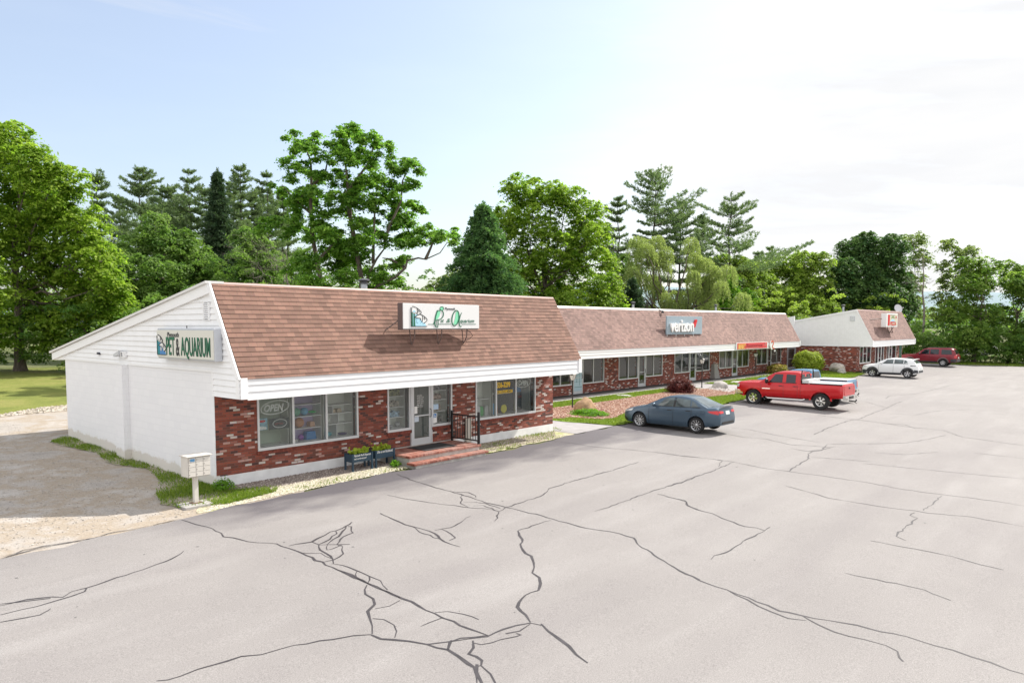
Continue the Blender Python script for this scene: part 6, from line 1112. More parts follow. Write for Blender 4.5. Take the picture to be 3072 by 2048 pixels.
TREES = [["maple",7.0,42.6,[[1.1,16.2,1.3],[-0.5,15.6,1.4],[-0.8,14.3,1.9],[2.6,14.5,1.7],[-2.6,14.0,1.9],[0.5,12.5,2.3],[3.7,12.5,1.7],[5.0,13.4,1.1],[-1.4,10.9,2.3],[2.6,10.0,2.3],[5.1,10.3,1.7],[0.5,7.8,2.3],[4.2,7.8,2.3],[6.4,8.1,1.4],[7.1,6.6,1.2],[2.3,5.6,2.3],[5.4,5.3,2.0],[7.1,5.0,1.1],[-0.5,4.7,1.9],[3.3,3.4,1.7],[5.9,3.6,1.4],[7.9,6.1,0.6],[4.5,1.9,1.1],[2.2,2.4,1.2],[6.4,2.2,0.9]],[]],
["maple",3.6,40.4,[[0.3,12.4,2.0],[1.1,10.4,1.4],[0.9,8.7,1.7],[1.4,6.9,1.4],[1.9,5.8,1.0],[0.9,4.6,1.7],[0.6,3.2,1.7]],[]],
["mixed",19.7,50.9,[[-0.2,12.2,1.7],[-2.0,10.6,1.7],[1.4,10.6,1.6],[-0.8,8.2,2.2],[2.0,7.8,2.0],[3.6,8.2,1.3],[0.0,5.4,2.2],[2.8,5.4,2.0],[-2.0,5.8,1.6],[1.2,3.4,2.0],[-2.0,3.4,1.8]],[]],
["mixed",26.0,52.8,[[-0.4,6.9,1.5],[0.9,5.6,1.7],[2.6,6.1,1.5],[-1.3,4.8,1.7],[4.8,5.6,1.7],[3.5,4.3,1.7],[0.9,3.5,1.7],[5.6,3.9,1.7]],[]],
["locust",19.5,24.0,[[-0.8,16.1,0.4],[-1.5,16.3,0.3],[-0.0,16.1,0.3],[-0.3,15.4,0.4],[0.6,15.3,0.3],[-1.1,14.3,0.5],[-0.2,13.9,0.4],[0.8,13.8,0.4],[-0.9,14.6,0.3],[-2.0,13.0,0.4],[-2.6,13.1,0.3],[-0.8,13.0,0.5],[-1.2,12.1,0.6],[-2.0,12.1,0.3],[0.4,12.5,0.4],[0.8,11.9,0.4],[-3.1,10.8,0.4],[-2.4,10.8,0.3],[-1.6,11.2,0.4],[-1.1,10.3,0.6],[0.4,11.1,0.5],[0.1,10.3,0.5],[1.2,10.0,0.6],[2.1,9.9,0.4],[0.4,9.2,0.7],[1.5,9.0,0.7],[2.5,9.2,0.5],[2.9,8.5,0.4],[-0.3,8.1,0.7],[1.2,7.9,0.8],[2.3,7.3,0.6],[-1.1,7.1,0.6],[0.4,6.8,0.6]],[[[0.4,3.6],[0.1,6.6],[-0.4,9.6],[-0.4,11.8],[-0.3,13.3],[-0.4,14.6],[-0.9,15.7]],[[-0.4,11.1],[-1.6,12.1],[-2.3,13.0]],[[-0.3,13.0],[0.6,13.9],[0.8,14.6]],[[-0.0,8.1],[1.2,9.2],[1.8,9.9]]]],
["locust",22.3,20.8,[[-2.5,16.9,0.4],[-2.8,16.1,0.3],[-2.2,16.3,0.3],[-1.2,16.7,0.3],[-0.6,16.6,0.4],[-0.1,16.2,0.3],[0.3,15.5,0.3],[-1.6,15.9,0.4],[-0.8,15.8,0.4],[-2.3,15.5,0.4],[-2.0,14.9,0.5],[-1.0,15.0,0.4],[-0.3,14.9,0.3],[-2.6,14.3,0.3],[-1.7,14.0,0.5],[-1.0,14.1,0.4],[-1.9,13.2,0.3],[-2.5,12.4,0.4],[-1.6,12.4,0.6],[-1.0,11.9,0.4],[-1.7,11.3,0.6],[-1.2,10.7,0.5],[1.6,14.9,0.3],[0.9,14.5,0.3],[2.1,14.6,0.3],[2.6,14.3,0.2],[1.4,13.8,0.4],[2.1,13.4,0.3],[2.0,12.3,0.3],[2.3,12.0,0.2],[0.2,13.6,0.4],[-0.1,13.1,0.3],[0.6,13.4,0.3],[0.8,12.5,0.5],[-0.0,12.2,0.4],[1.4,11.6,0.4],[0.6,11.5,0.6],[1.6,11.1,0.3],[1.0,10.1,0.5],[1.8,9.7,0.4],[0.3,9.7,0.5],[-0.6,9.8,0.4],[2.4,10.6,0.2],[2.9,10.3,0.3],[3.6,10.2,0.3],[4.2,9.9,0.3],[4.7,10.4,0.2],[5.0,9.9,0.2],[2.7,9.7,0.2],[1.2,8.8,0.3],[1.0,8.3,0.3],[-0.3,7.6,0.5],[0.6,7.2,0.4],[-0.8,7.0,0.5]],[[[-1.7,3.7],[-1.4,6.7],[-2.0,10.4],[-2.3,12.5],[-1.8,13.1],[-0.9,14.4],[-0.4,15.9]],[[-1.1,5.2],[-0.4,6.4],[0.9,7.0],[1.6,7.6],[1.7,8.1],[2.4,8.3],[2.9,8.2],[3.9,8.6],[4.4,9.3]],[[-1.3,5.9],[-0.8,7.4],[-0.3,8.2],[0.2,8.9],[0.2,9.2]],[[-0.6,7.9],[-0.5,9.3],[-0.4,11.5],[-0.1,12.2]],[[0.2,9.2],[0.5,10.2],[1.3,12.0],[1.4,13.4],[1.9,14.3]],[[-2.0,11.1],[-2.3,14.1],[-2.6,15.6]],[[1.6,7.6],[0.6,8.2],[-0.0,8.3]],[[2.9,8.2],[3.3,9.1],[3.6,9.7]]]],
["maple",40.4,21.5,[[-3.2,13.8,1.2],[-2.3,15.3,1.2],[-1.1,15.7,1.0],[0.4,14.9,1.4],[-3.8,11.9,1.4],[-1.1,12.7,2.2],[1.9,14.5,1.5],[3.6,13.4,1.6],[3.0,10.8,2.1],[4.4,11.5,1.2],[0.8,10.0,2.2],[-1.9,9.3,1.9],[-3.4,7.8,1.9],[-0.4,7.0,2.4],[2.6,7.8,1.9],[4.9,9.3,1.1],[5.4,7.4,1.2],[3.8,5.9,1.4],[1.5,5.5,1.9],[-1.9,5.2,2.3],[5.6,5.9,1.1]],[]],
["smallmaple",69.5,18.7,[[0.0,8.6,1.2],[-0.7,7.1,1.6],[1.2,6.7,1.6],[-1.2,5.9,1.2],[0.2,5.4,1.5]],[]],
["mixed2",83.3,21.1,[[-0.8,10.7,1.7],[1.4,10.9,1.9],[0.3,8.7,2.3],[-1.1,6.4,2.3],[1.7,6.4,2.0]],[]],
["mixed2",89.7,20.0,[[0.0,12.1,2.0],[-0.6,9.5,2.6],[1.8,9.5,2.1],[0.0,6.6,2.6]],[]],
["mixed2",83.8,14.6,[[-0.3,11.9,1.7],[0.8,9.7,1.9],[-0.8,7.6,2.2],[0.8,6.0,1.9],[1.6,11.9,1.2]],[]],
["mixed2",76.3,20.0,[[0.0,11.0,1.5],[-0.5,8.9,1.6],[0.5,6.8,1.6]],[]],
["darkmaple",92.8,10.4,[[0.0,14.8,1.4],[-2.0,13.7,1.7],[2.0,14.0,1.8],[-4.1,11.2,1.7],[-0.8,11.2,3.1],[3.1,11.5,2.4],[-3.7,8.7,2.5],[0.6,7.8,2.8],[4.2,9.5,1.8],[-4.8,6.7,1.8],[3.9,6.7,2.0],[-1.7,5.0,2.3],[1.7,4.7,2.3]],[]],
["loose",105.2,8.5,[[-0.3,15.5,1.6],[0.9,13.1,1.6],[0.8,10.0,1.8],[0.0,7.0,1.8],[1.5,5.8,1.3]],[]],
["loose",94.8,2.1,[[-0.3,13.8,1.1],[1.3,12.7,1.3],[-0.8,11.4,1.1],[0.2,9.5,1.4],[1.9,10.1,1.3],[-0.8,7.4,1.2],[0.8,5.7,1.4]],[]],
["loose2",91.6,-1.8,[[-1.0,11.3,1.3],[0.5,11.3,1.2],[-1.9,9.1,1.5],[1.0,9.1,1.5],[-0.4,7.0,1.6],[-2.4,6.0,1.5],[1.5,5.8,1.5],[-0.7,3.5,1.5],[1.4,3.0,1.3],[-2.2,3.2,1.3]],[]],
["loose2",96.7,-4.6,[[0.0,11.3,1.1],[1.6,11.3,1.1],[-0.9,9.5,1.5],[1.1,8.6,1.9],[2.8,10.0,1.6],[-0.3,5.9,1.5],[2.2,4.8,1.9],[3.9,7.4,2.1],[0.6,2.7,1.5],[4.3,10.0,2.6],[5.8,5.9,3.1]],[]],
["willow",56.6,18.2,[[-2.6,11.8,1.6],[-1.5,10.2,1.5],[-3.3,8.5,1.5],[-3.9,6.8,1.3],[-1.1,6.8,1.3],[-2.0,5.0,1.3]],[]],
["willow",56.2,17.2,[[1.7,9.8,1.6],[2.7,8.0,1.5],[1.3,6.8,1.7],[3.0,5.9,1.3],[0.4,5.9,1.1]],[]]]
TL = {0: ('maple_tree', 'tall yellow-green maple with thick trunk at left behind the near gable', .42), 1: ('maple_tree', 'bright maple cut off by the left edge of the picture', .35), 2: ('mixed_tree', 'dark broadleaf tree between the big left maple and the pines', .25), 3: ('mixed_tree', 'low dark broadleaf trees below the spruce behind the near roof', .2),
      4: ('locust_tree', 'tall airy locust left of the roof vent pipe', .30), 5: ('locust_tree', 'tallest spreading locust with a long arching right limb', .32), 6: ('maple_tree', 'broad rounded maple right of the drooping hemlock', .36), 7: ('maple_tree', 'small vivid green maple right of the willows above the long roof', .14),
      8: ('birch_tree', 'light green tree behind the right end of the long roof, left of the group', .18), 9: ('birch_tree', 'light green tree in the middle of the group before the dark round maple', .18), 10: ('birch_tree', 'light green tree touching the dark round maple on its left', .18), 11: ('birch_tree', 'light green tree just right of the biggest pine', .18),
      12: ('maple_tree', 'dark round-headed maple above the far block', .35), 13: ('ash_tree', 'pale loose tree behind the right side of the dark round maple', .2), 14: ('ash_tree', 'wispy tall tree right of the bare trunk', .16), 15: ('elm_tree', 'forked tree behind the dark red estate car', .26), 16: ('elm_tree', 'leaning tree at the right edge of the picture', .26)}
for i, (k, x, y, bl, lim) in enumerate(TREES):
    if k == 'willow': willow('pale weeping willow, left one of the pair' if i == 17 else 'pale weeping willow, right one of the pair', x, y, bl, i); continue
    nm, lab, tr = TL[i]; lf = {'maple': .125, 'locust': .10, 'mixed': .12}.get(k, .14)
    kw = dict(dens=1.35 if k in ('maple', 'mixed2') else 1.1)
    if k in ('maple', 'mixed2', 'darkmaple', 'loose2', 'mixed'): bl = [(u, h-.35, r*1.10) for u, h, r in bl]
    if k == 'locust': rj = random.Random(i); bl = [(u, h-.4, r*1.30) for u, h, r in bl]+[(u+rj.uniform(-1, 1)*r*1.7, h-.5+rj.uniform(-1, .8)*r*1.7, r*rj.uniform(.5, .95)) for u, h, r in bl for _ in range(2)]; kw = dict(dens=1.9, thick=2.6, flat=.35)
    if k in ('loose',): kw = dict(dens=1.1)
    if k == 'darkmaple': kw = dict(dens=2.1, flat=.8)
    if i in (15, 16): kw = dict(dens=1.3, lean=1.0 if i == 15 else 1.5)
    if k == 'mixed': kw = dict(dens=1.1)
    broadleaf(k, lab, x, y, bl, lim, seed=i+11, leaf=lf, name=nm, tr=tr, **kw)
XT = [('mixed', 'bushy dark tree below the broad double-headed pine', 'mixed_tree', 590, 70, [(565, 600, 40), (600, 560, 40), (630, 610, 42), (590, 650, 50), (640, 670, 45), (560, 690, 45)]),
      ('mixed', 'rounded dark tree below the tufted pine', 'mixed_tree', 440, 71, [(430, 560, 38), (465, 590, 40), (410, 600, 38), (450, 640, 50), (490, 650, 40), (410, 690, 45)]),
      ('loose', 'thin young tree under the long locust limb', 'ash_tree', 1015, 78, [(1000, 650, 26), (1040, 632, 24), (975, 685, 26), (1025, 690, 30), (1060, 670, 24)]),
      ('mixed', 'dark tree between the rounded maple and the left willow', 'mixed_tree', 1425, 82, [(1412, 600, 28), (1440, 630, 32), (1405, 650, 30), (1432, 690, 36)]),
      ('mixed2', 'bright tree filling between the willows and the small maple', 'birch_tree', 1650, 100, [(1640, 610, 26), (1665, 600, 24), (1650, 650, 36), (1685, 640, 30), (1620, 680, 30)])]
for i, (k, lab, nm, px, d, bl) in enumerate(XT):
    b = np.array([-9.4, -18.8, 0])+FW*d+RW*((px-1176)*d/1705); z0 = gz(b[1])
    broadleaf(k, lab, float(b[0]), float(b[1]), [((q-px)*d/1705, 4.33-z0-(y_-747)*d/1705-.3, r*d/1705) for q, y_, r in bl], seed=80+i, leaf=.14, name=nm, tr=.2, dens=1.2)
PL = ['slim white pine left of the row of pines', 'white pine second in the row behind the near block', 'pine with a tufted leader and bare lower trunk', 'broad double-headed pine right of the dark spruce', 'thin pine between the broad pine and the locust', 'pine top showing at the right shoulder of the big maple', 'small pine top left of the tall locust', 'narrow dark spruce in the row of pines', 'drooping dark green hemlock left of the rounded maple', 'tall wind-shaped pine with flat tiers above the willows', 'thin sparse pine just right of the rounded maple', 'shaded pine between the tall pine and the biggest pine', 'biggest pine with long tiers on the right', 'distant small pine top right of the biggest pine', 'distant pine top just beside the biggest pine', 'young dark spruce below the left willow', 'small pine behind the tufted pine', 'slender pine behind the broad double-headed pine', 'pine half hidden behind the right willow']
for i, (k, x, y, H, hw, bare) in enumerate([('pine', 24.4, 63.7, 19.6, 2.7, 0.35),('pine', 29.0, 67.5, 19.1, 2.3, 0.35),('pine', 26.9, 57.9, 19.1, 1.7, 0.45),('pine', 31.4, 55.7, 19.9, 2.4, 0.3),('pine', 35.4, 57.2, 20.2, 1.8, 0.4),('pine', 21.4, 67.0, 19.5, 1.5, 0.3),('pine', 38.7, 59.6, 18.7, 1.5, 0.35),('spruce', 27.4, 52.8, 18.6, 2.0, 0.1),('hemlock', 31.1, 19.8, 12.9, 2.9, 0.03),('pine', 67.6, 26.9, 21.4, 3.4, 0.5),('pine', 66.4, 31.3, 18.7, 1.8, 0.35),('pine', 73.1, 26.6, 18.7, 3.0, 0.4),('pine', 75.3, 21.1, 19.5, 4.9, 0.42),('pine', 107.8, 29.7, 15.9, 1.8, 0.4),('pine', 111.4, 33.2, 15.7, 1.5, 0.4),('spruce', 48.8, 18.0, 8.1, 1.8, 0.05),('pine', 31.3, 74.1, 18.1, 1.6, 0.3),('pine', 37.5, 63.9, 18.8, 1.9, 0.3),('pine', 81.2, 28.1, 17.9, 1.7, 0.3),]):
    conifer(k, PL[i], x, y, H, hw, bare, 40+i, {'pine': 'pine_tree', 'spruce': 'spruce_tree', 'hemlock': 'hemlock_tree'}[k], 'pines behind the shops' if k == 'pine' else None)
for px, d, top, hw, bare, lab in ((365, 92, 440, 3.0, .15, 'shaded pine filling between the first two of the pine row'), (422, 84, 455, 2.6, .2, 'low pine just left of the tufted pine'), (480, 90, 440, 3.0, .15, 'pine close against the left of the dark spruce'), (540, 94, 425, 3.0, .2, 'pine close behind the right of the dark spruce'), (610, 95, 440, 3.2, .15, 'broad pine filling behind the thin pine'), (665, 92, 470, 3.2, .1, 'shaded pine just left of the locust trunks'), (285, 88, 455, 2.8, .15, 'pine behind the right shoulder of the big maple')):
    b = np.array([-9.4, -18.8, 0])+FW*d+RW*((px-1176)*d/1705); conifer('pine', lab, float(b[0]), float(b[1]), 4.33-gz(b[1])-(top-747)*d/1705, hw, bare, 140+px, 'pine_tree', 'pines behind the shops')
deadtree('thin bare trunk with a few twigs right of the far roof', 89.9, 3.1, 13.2, 3, .7, -.5, .2, 7)
deadtree('tangle of grey dead branches left of the tall locust', 22.3, 31.5, 9.5, 8, 2.2, -.6, .16, 16, side=-.8)
deadtree('bare grey crown tangled between the two willows', 56.6, 21.5, 11.5, 9, 1.2, -.5, .25, 14)
# thickets: shaded undergrowth below the big trees
def thicket(lab, pts, seed, hmin=1.5, hmax=3.2, dens=1.0, kind='hedge', leaf=.13, r0=1.3):
    rg = np.random.default_rng(seed); C = []
    for (x, y, H) in pts: n = int(26*dens); C.append(np.stack([x+rg.normal(0, r0, n), y+rg.normal(0, r0*.8, n), gz(y)+rg.random(n)**.8*H], 1))
    C = np.concatenate(C); idx = np.repeat(np.arange(len(C)), 60); n = len(idx); a = rg.uniform(0, 6.283, n); rr = np.sqrt(rg.random(n)); R1 = .55
    P = C[idx]+np.stack([np.cos(a)*rr*R1, np.sin(a)*rr*R1, (1-rr**2)*.3+rg.normal(0, .08, n)], 1); V, F = leaf_quads(P, rg, leaf, leaf*.62, np.array([0, 0, 1.0]), .5)
    o = nmesh('undergrowth', V, F, LM[kind], fattr=np.clip(rg.random(len(C))[idx]*.6+rg.random(n)*.4, 0, 1)); tag(o, lab, 'undergrowth', kind='stuff')
thicket('dark undergrowth along the lawn edge below the left maple', [(-6+2.0*i, 52.5-1.75*i+(i % 2)*1.5, 3.6+(i % 3)) for i in range(15)], 1, dens=1.2)
thicket('dark undergrowth behind the near block under the pines', [(19+1.9*i, 44-2.1*i, 5.5+(i % 3)) for i in range(9)]+[(24+1.5*i, 47-2.1*i, 7) for i in range(8)], 2, dens=1.2)
thicket('mid-green leafy growth between the pines and the locusts', [(24+1.35*i, 43-1.5*i, 8.5+1.5*(i % 2)) for i in range(8)]+[(21+1.3*i, 51-1.4*i, 9.5) for i in range(6)], 8, kind='mixed', dens=1.5)
thicket('leafy undergrowth behind the long roof', [(35+2.6*i, 24-.35*i, 4.6+(i*7 % 3)) for i in range(14)], 3)
thicket('light undergrowth behind the far block', [(70+2.4*i, 18-1.3*i, 6+(i % 3)) for i in range(9)], 4, kind='mixed2')
thicket('undergrowth along the right edge of the lot', [(86.3+1.0*i, 4.5-1.35*i, 2.6+(i*5 % 3)*.7) for i in range(13)]+[(90+1.1*i, 6-1.5*i, 4.5) for i in range(11)], 5, dens=1.25)
# far wood: one mass beyond everything
rg = np.random.default_rng(77); C = []
for i in range(1100):
    u = rg.uniform(-150, 190); d = rg.uniform(150, 185); H = 7.0+2.2*math.sin(u*.11)+1.5*math.sin(u*.31+1)
    C.append(np.array([-9.4, -18.8, 0])+FW*d+RW*u+np.array([0, 0, 1.2+H*rg.random()**.7]))
C = np.array(C); idx = np.repeat(np.arange(len(C)), 30); n = len(idx); a = rg.uniform(0, 6.283, n); rr = np.sqrt(rg.random(n))
P = C[idx]+np.stack([np.cos(a)*rr*2.2, np.sin(a)*rr*2.2, (1-rr**2)*1.3+rg.normal(0, .3, n)], 1); V, F = leaf_quads(P, rg, .45, .32, np.array([0, 0, 1.0]), .5)
o = nmesh('far_wood', V, F, LM['mixed'], fattr=rg.random(n)); tag(o, 'far line of mixed woodland beyond the trees', 'wood', kind='stuff')
# hill on the horizon, distance haze painted in as its blue base colour
V = []; F = []; nx = 60
for j, (dd, k) in enumerate(((1500, 0), (1750, 1), (2300, .55))):
    for i in range(nx+1):
        u = -1700+3400*i/nx; H = 70+22*math.sin(u*.0021+.6)+10*math.sin(u*.007); p = np.array([-9.4, -18.8, 0])+FW*dd+RW*u; V.append((p[0], p[1], -2+H*k))
for j in range(2):
    for i in range(nx): a = j*(nx+1)+i; F.append((a, a+1, a+nx+2, a+nx+1))
struct(nmesh('hills', V, F, mat('hazy_hill', (.20, .27, .30), 1, noise=.12, nscale=.01), smooth=True))
# ---------------------------------------------------------------- shrubs, rocks, grass
RED_LEAF = leaf_mat('red_maple_leaf', (.085, .020, .022), (.20, .055, .050), .3); LIME2 = leaf_mat('lime_shrub_leaf', (.22, .30, .03), (.48, .55, .08), .45); SPI = leaf_mat('spirea_leaf', (.22, .24, .04), (.50, .34, .12), .4)
def shrub(nm, lab, x, y, R, H, mt, seed, n=1500, L=.07, cone=0.0, up=.6, W=.5, ball=False):
    rg = np.random.default_rng(seed); z0 = gz(y)+.03; t = thing(nm, lab, 'shrub', (x, y, z0)); k = 70; d = rg.normal(0, 1, (k, 3)); d[:, 2] = np.abs(d[:, 2])+.05; d /= np.linalg.norm(d, axis=1)[:, None]
    C = d*rg.uniform(.55, 1, (k, 1))*np.array([R, R, H])*.9+np.array([x, y, z0])
    if ball: k = 220; d = rg.normal(0, 1, (k, 3)); d /= np.linalg.norm(d, axis=1)[:, None]; C = d*rg.uniform(.75, 1, (k, 1))*np.array([R, R, H*.5])*.92+np.array([x, y, z0+H*.5])
    idx = rg.integers(0, k, n); a = rg.normal(0, 1, (n, 3)); a = a/np.maximum(1, np.linalg.norm(a, axis=1)/1.5)[:, None]; P = C[idx]+a*np.array([.12*R+.04, .12*R+.04, .09*H+.02]); P[:, 2] = np.maximum(P[:, 2], z0+.04)
    up_ = d[idx]*up+np.array([0, 0, .6]); V, F = leaf_quads(P, rg, L, L*W, up_, .5); nmesh('foliage', V, F, mt, t, fattr=np.clip(rg.random(k)[idx]*.5+rg.random(n)*.5, 0, 1))
    m = MB(); [limb_tube(m, (x+rg.normal(0, .03), y, z0-.05), tuple(C[i]), .025, .006, rg, 4, 3) for i in range(14)]; m.build('stems', BARKD, t)
shrub('red_maple', 'low weeping dark red maple in the mulch bed', 32.35, 3.95, .98, 1.0, RED_LEAF, 1, 4200, .085, W=.3)
shrub('round_shrub', 'round lime-green shrub at the end of the long row', 57.5, 5.1, 1.28, 1.85, LIME2, 2, 15000, .075, ball=True)
shrub('spirea_bush', 'yellow-orange spirea bush by the walkway behind the red pickup', 54.0, 6.5, 1.0, .85, SPI, 3, 4200, .12, W=.35)
shrub('juniper_clump', 'low green groundcover in front of the boulder', 19.35, 1.75, .95, .28, LM['smallmaple'], 4, 2600, .05)
shrub('weed_clump', 'tuft of weeds at the corner of the near building', .05, -.28, .28, .30, LM['smallmaple'], 5, 500, .04)
shrub('weed_clump', 'tuft of weeds beside the left end of the brick steps', 5.2, -1.1, .15, .18, LM['smallmaple'], 6, 350, .04)
def rock(lab, x, y, s, col, seed, dz=0):
    import bmesh
    rg = random.Random(seed); bm = bmesh.new(); bmesh.ops.create_icosphere(bm, subdivisions=3, radius=1); from mathutils import noise as nz
    for v in bm.verts: q = v.co.copy(); v.co = Vector((q.x*s[0], q.y*s[1], q.z*s[2]))*(1+.28*nz.noise(q*1.3+Vector((seed, 0, 0)))+.07*nz.noise(q*4))
    me = bpy.data.meshes.new('boulder'); bm.to_mesh(me); bm.free(); o = link('boulder', me, mat('rock_%d' % seed, col, .9, noise=.45, nscale=2.5, bump=.8, bscale=7)); o.location = (x, y, gz(y)+dz); o.rotation_euler.z = rg.uniform(0, 3); me.set_sharp_from_angle(angle=rad(50)); tag(o, lab, 'boulder', 'boulders in the planted beds')
rock('rusty orange boulder beside the nearest lamp post', 20.25, 2.55, (.62, .5, .48), (.36, .23, .13), 1, .22)
rock('grey boulder at the end of the mulch bed by the concrete path', 36.9, 3.5, (.62, .4, .42), (.33, .31, .29), 2, .15)
rock('pale round boulder on the lawn left of the white crossover', 60.5, 3.6, (.95, .6, .55), (.42, .38, .33), 3, .3)
rock('small pale stone below the pale round boulder', 59.6, 2.9, (.5, .35, .3), (.42, .40, .36), 4, .1)
rock('flat grey stone on the lawn strip near the walkway', 27.9, 5.3, (.5, .28, .06), (.45, .44, .42), 5, .03)
rock('flat stones on the second lawn left of the red pickup bonnet', 42.5, 4.6, (.9, .5, .1), (.42, .40, .38), 6, .03)
def inpoly(P, poly):
    x, y = P[:, 0], P[:, 1]; r = np.zeros(len(P), bool); n = len(poly)
    for i in range(n):
        (x1, y1), (x2, y2) = poly[i], poly[(i+1) % n]
        if y1 == y2: continue
        r ^= ((y1 > y) != (y2 > y)) & (x < (x2-x1)*(y-y1)/(y2-y1)+x1)
    return r
GZ = np.vectorize(gz)
def blades(name, lab, poly, n, h, mt, seed, w_=.012, holes=(), clump=True, dz=.01):
    rg = np.random.default_rng(seed); p = np.array(poly); Q = rg.uniform(p.min(0), p.max(0), (n, 2)); ok = inpoly(Q, poly)
    for hp in holes: ok &= ~inpoly(Q, hp)
    Q = Q[ok]
    if clump: f = np.sin(Q[:, 0]*2.3+seed)+np.sin(Q[:, 1]*3.1+1)+rg.normal(0, 1.1, len(Q)); Q = Q[f > (.9 if n < 10000 else .1)]
    n = len(Q); a = rg.uniform(0, 6.28, n); d = np.stack([np.cos(a), np.sin(a)], 1)*w_; l = rg.normal(0, .45, (n, 2))*h; H = h*rg.uniform(.5, 1.3, n); z = GZ(Q[:, 1])+dz
    V = np.stack([np.c_[Q-d, z], np.c_[Q+d, z], np.c_[Q+l, z+H]], 1).reshape(-1, 3)
    o = nmesh(name, V, np.arange(3*n).reshape(n, 3), mt, fattr=rg.random(n)); tag(o, lab, 'grass', kind='stuff')
BL = leaf_mat('grass_blade', (.10, .19, .02), (.27, .34, .05), .45); BL2 = leaf_mat('lawn_blade', (.13, .21, .022), (.27, .33, .05), .4)
blades('grass', 'sparse grass along the foot of the block wall', [(-.85, 10.3), (-.1, 11.2), (0, 11), (0, 1.5), (-.9, 1.5), (-.6, 2.2), (-.35, 3.6), (-.8, 5.2), (-.5, 7)], 9000, .07, BL, 9)
blades('grass', 'thick grass round the beige mailbox', [(0, 1.5), (0, .05), (.1, -.5), (1.3, -.95), (.9, -1.45), (-.6, -1.72), (-1.6, -1.35), (-1.75, -.6), (-1.3, .7), (-.9, 1.5)], 24000, .085, BL, 1)
blades('grass', 'thin grass in the gravel in front of the near block', [(1, -1.8), (5.3, -1.55), (5.3, -1.0), (1, -1.3)], 900, .06, BL2, 2); 
blades('grass', 'thin grass between the steps and the right corner of the near block', [(8.7, -1.6), (13.2, -1.25), (14.45, -1.15), (15.2, .5), (13, .1), (9, -.6)], 6500, .06, BL2, 3)
isl = [(16.72, 1.8), (17.56, -.85), (18.7, -.95), (28.8, -.58), (32.2, -.28), (36.3, .2), (36.2, 2.2), (35.6, 4.9), (37.6, 5.95), (16.2, 5.95)]
mul = [(17.2, 1.9), (18.0, 1.8), (18.65, .45), (19.4, .3), (21.1, .9), (23, 1.5), (28.5, 2.1), (31.1, 1.6), (34.6, 1.2), (36.1, 1.6), (36.1, 3.7), (35.3, 4.7), (29.2, 4.6), (24.7, 4.3), (20.1, 4.45), (17, 4.3)]
blades('grass', 'lawn grass round the mulch bed', isl, 60000, .075, BL2, 4, .016, [mul], False, .02)
blades('grass', 'lawn grass by the far block', [(39.4, 5.95), (40.6, 4.2), (40.4, .5), (54.8, .65), (60, 1.15), (61, 2.1), (60.8, 7.0), (58, 6.9), (46, 5.95)], 26000, .09, BL2, 5, .025, (), False, .02)
blades('grass', 'rough grass along the right edge of the lot', [(85.3, 5), (85.3, -1.9), (88.7, -7), (92, -14), (96, -14), (93, 0), (90, 5)], 16000, .16, BL, 6, .03)
# mulch chips, gravel and small stones
def chips(name, lab, poly, n, s, mt, seed, hole=(), flat=.35, dz=.0, cat='mulch'):
    rg = np.random.default_rng(seed); p = np.array(poly); Q = rg.uniform(p.min(0), p.max(0), (n, 2)); Q = Q[inpoly(Q, poly)]; n = len(Q)
    c = np.c_[Q, GZ(Q[:, 1])+dz]; S_ = s*rg.uniform(.5, 1.5, (n, 3))*np.array([1, 1, flat]); a = rg.uniform(0, 6.28, n); ca, sa = np.cos(a), np.sin(a)
    o = np.array([(1, 0, 0), (.2, .8, 0), (-1, .1, 0), (-.1, -.8, 0), (.1, 0, 1)]); L = o[None]*S_[:, None]; L = np.stack([L[..., 0]*ca[:, None]-L[..., 1]*sa[:, None], L[..., 0]*sa[:, None]+L[..., 1]*ca[:, None], L[..., 2]], -1)+c[:, None]
    F = np.array([(0, 1, 4), (1, 2, 4), (2, 3, 4), (3, 0, 4)])[None]+5*np.arange(n)[:, None, None]
    ob = nmesh(name, L.reshape(-1, 3), F.reshape(-1, 3), mt, fattr=np.repeat(rg.random(n), 4)); tag(ob, lab, cat, kind='stuff')
def tone_mat(name, stops):
    k = NT(name); at = k.n('Attribute', attribute_name='v'); k.l(k.ramp(at.outputs['Fac'], stops), k.p.inputs['Base Color']); k.p.inputs['Roughness'].default_value = .9; k.p.inputs['Specular IOR Level'].default_value = .2; return k.m
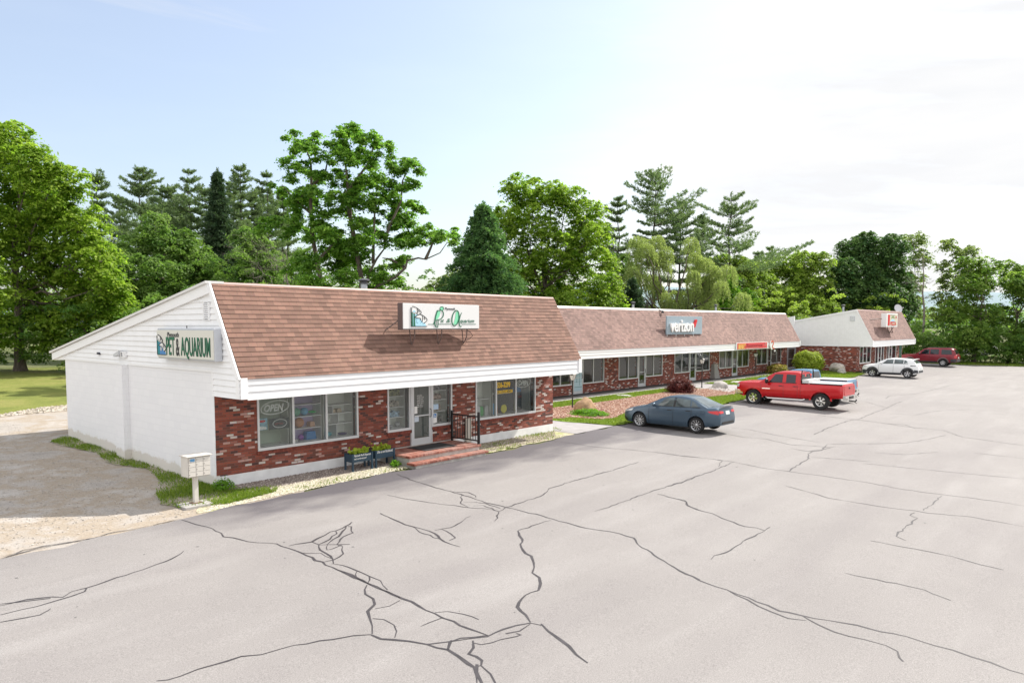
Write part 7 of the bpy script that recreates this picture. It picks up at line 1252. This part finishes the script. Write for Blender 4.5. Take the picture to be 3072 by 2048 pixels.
chips('mulch_chips', 'reddish bark chips covering the planted bed', mul, 26000, .055, tone_mat('chip', [(0, (.16, .07, .05)), (.5, (.30, .17, .12)), (.85, (.40, .27, .20)), (1, (.60, .50, .44))]), 1, dz=.045)
chips('gravel_stones', 'grey and brown stones along the foot of the near block', [(.35, -.95), (1.5, -.92), (5.35, -.82), (5.35, -.02), (0, -.02), (.1, -.3)], 9000, .035, tone_mat('stone', [(0, (.14, .11, .10)), (.5, (.26, .22, .20)), (.85, (.36, .31, .27)), (1, (.55, .52, .48))]), 2, flat=.7, cat='gravel')
chips('gravel_stones', 'pale loose gravel along the asphalt edge before the near block', [(-1.4, -2.0), (1, -1.80), (4.7, -1.55), (5.4, -1.5), (5.4, -.7), (1.5, -.85), (0, -1.0), (-.9, -1.5)], 8000, .026, tone_mat('pale_stone', [(0, (.40, .36, .27)), (.5, (.56, .52, .40)), (1, (.66, .63, .55))]), 3, flat=.5, cat='gravel')
chips('gravel_stones', 'earth and stones right of the brick steps', [(8.7, -1.4), (13.2, -1.1), (15, .4), (14.42, -.02), (8.7, -.02)], 5000, .03, tone_mat('brown_stone', [(0, (.22, .18, .14)), (.6, (.38, .33, .27)), (1, (.55, .5, .44))]), 4, flat=.5, cat='gravel')
chips('yard_stones', 'small stones scattered over the gravel yard', [(-9, -2.2), (0, -1.9), (-1, 0), (-.5, 18), (-9, 18)], 6000, .022, tone_mat('yard_stone', [(0, (.26, .235, .21)), (.6, (.38, .35, .31)), (1, (.50, .47, .43))]), 5, flat=.5, cat='gravel')
chips('stone_edging', 'strip of broken stone between the yard and the back lawn', [(-3, 17.9), (3, 18.6), (8, 19.2), (8, 20.6), (2, 20.4), (-.3, 18.7)], 1800, .11, tone_mat('edging', [(0, (.26, .22, .17)), (1, (.50, .46, .40))]), 6, flat=.5, cat='stones')
chips('pale_rocks', 'band of pale broken stones at the end of the mulch bed', [(35.0, 2.0), (36.4, 2.2), (36.6, 4.2), (35.9, 3.9)], 260, .14, tone_mat('palerock', [(0, (.42, .38, .35)), (1, (.64, .60, .57))]), 7, flat=.6, dz=.04, cat='stones')
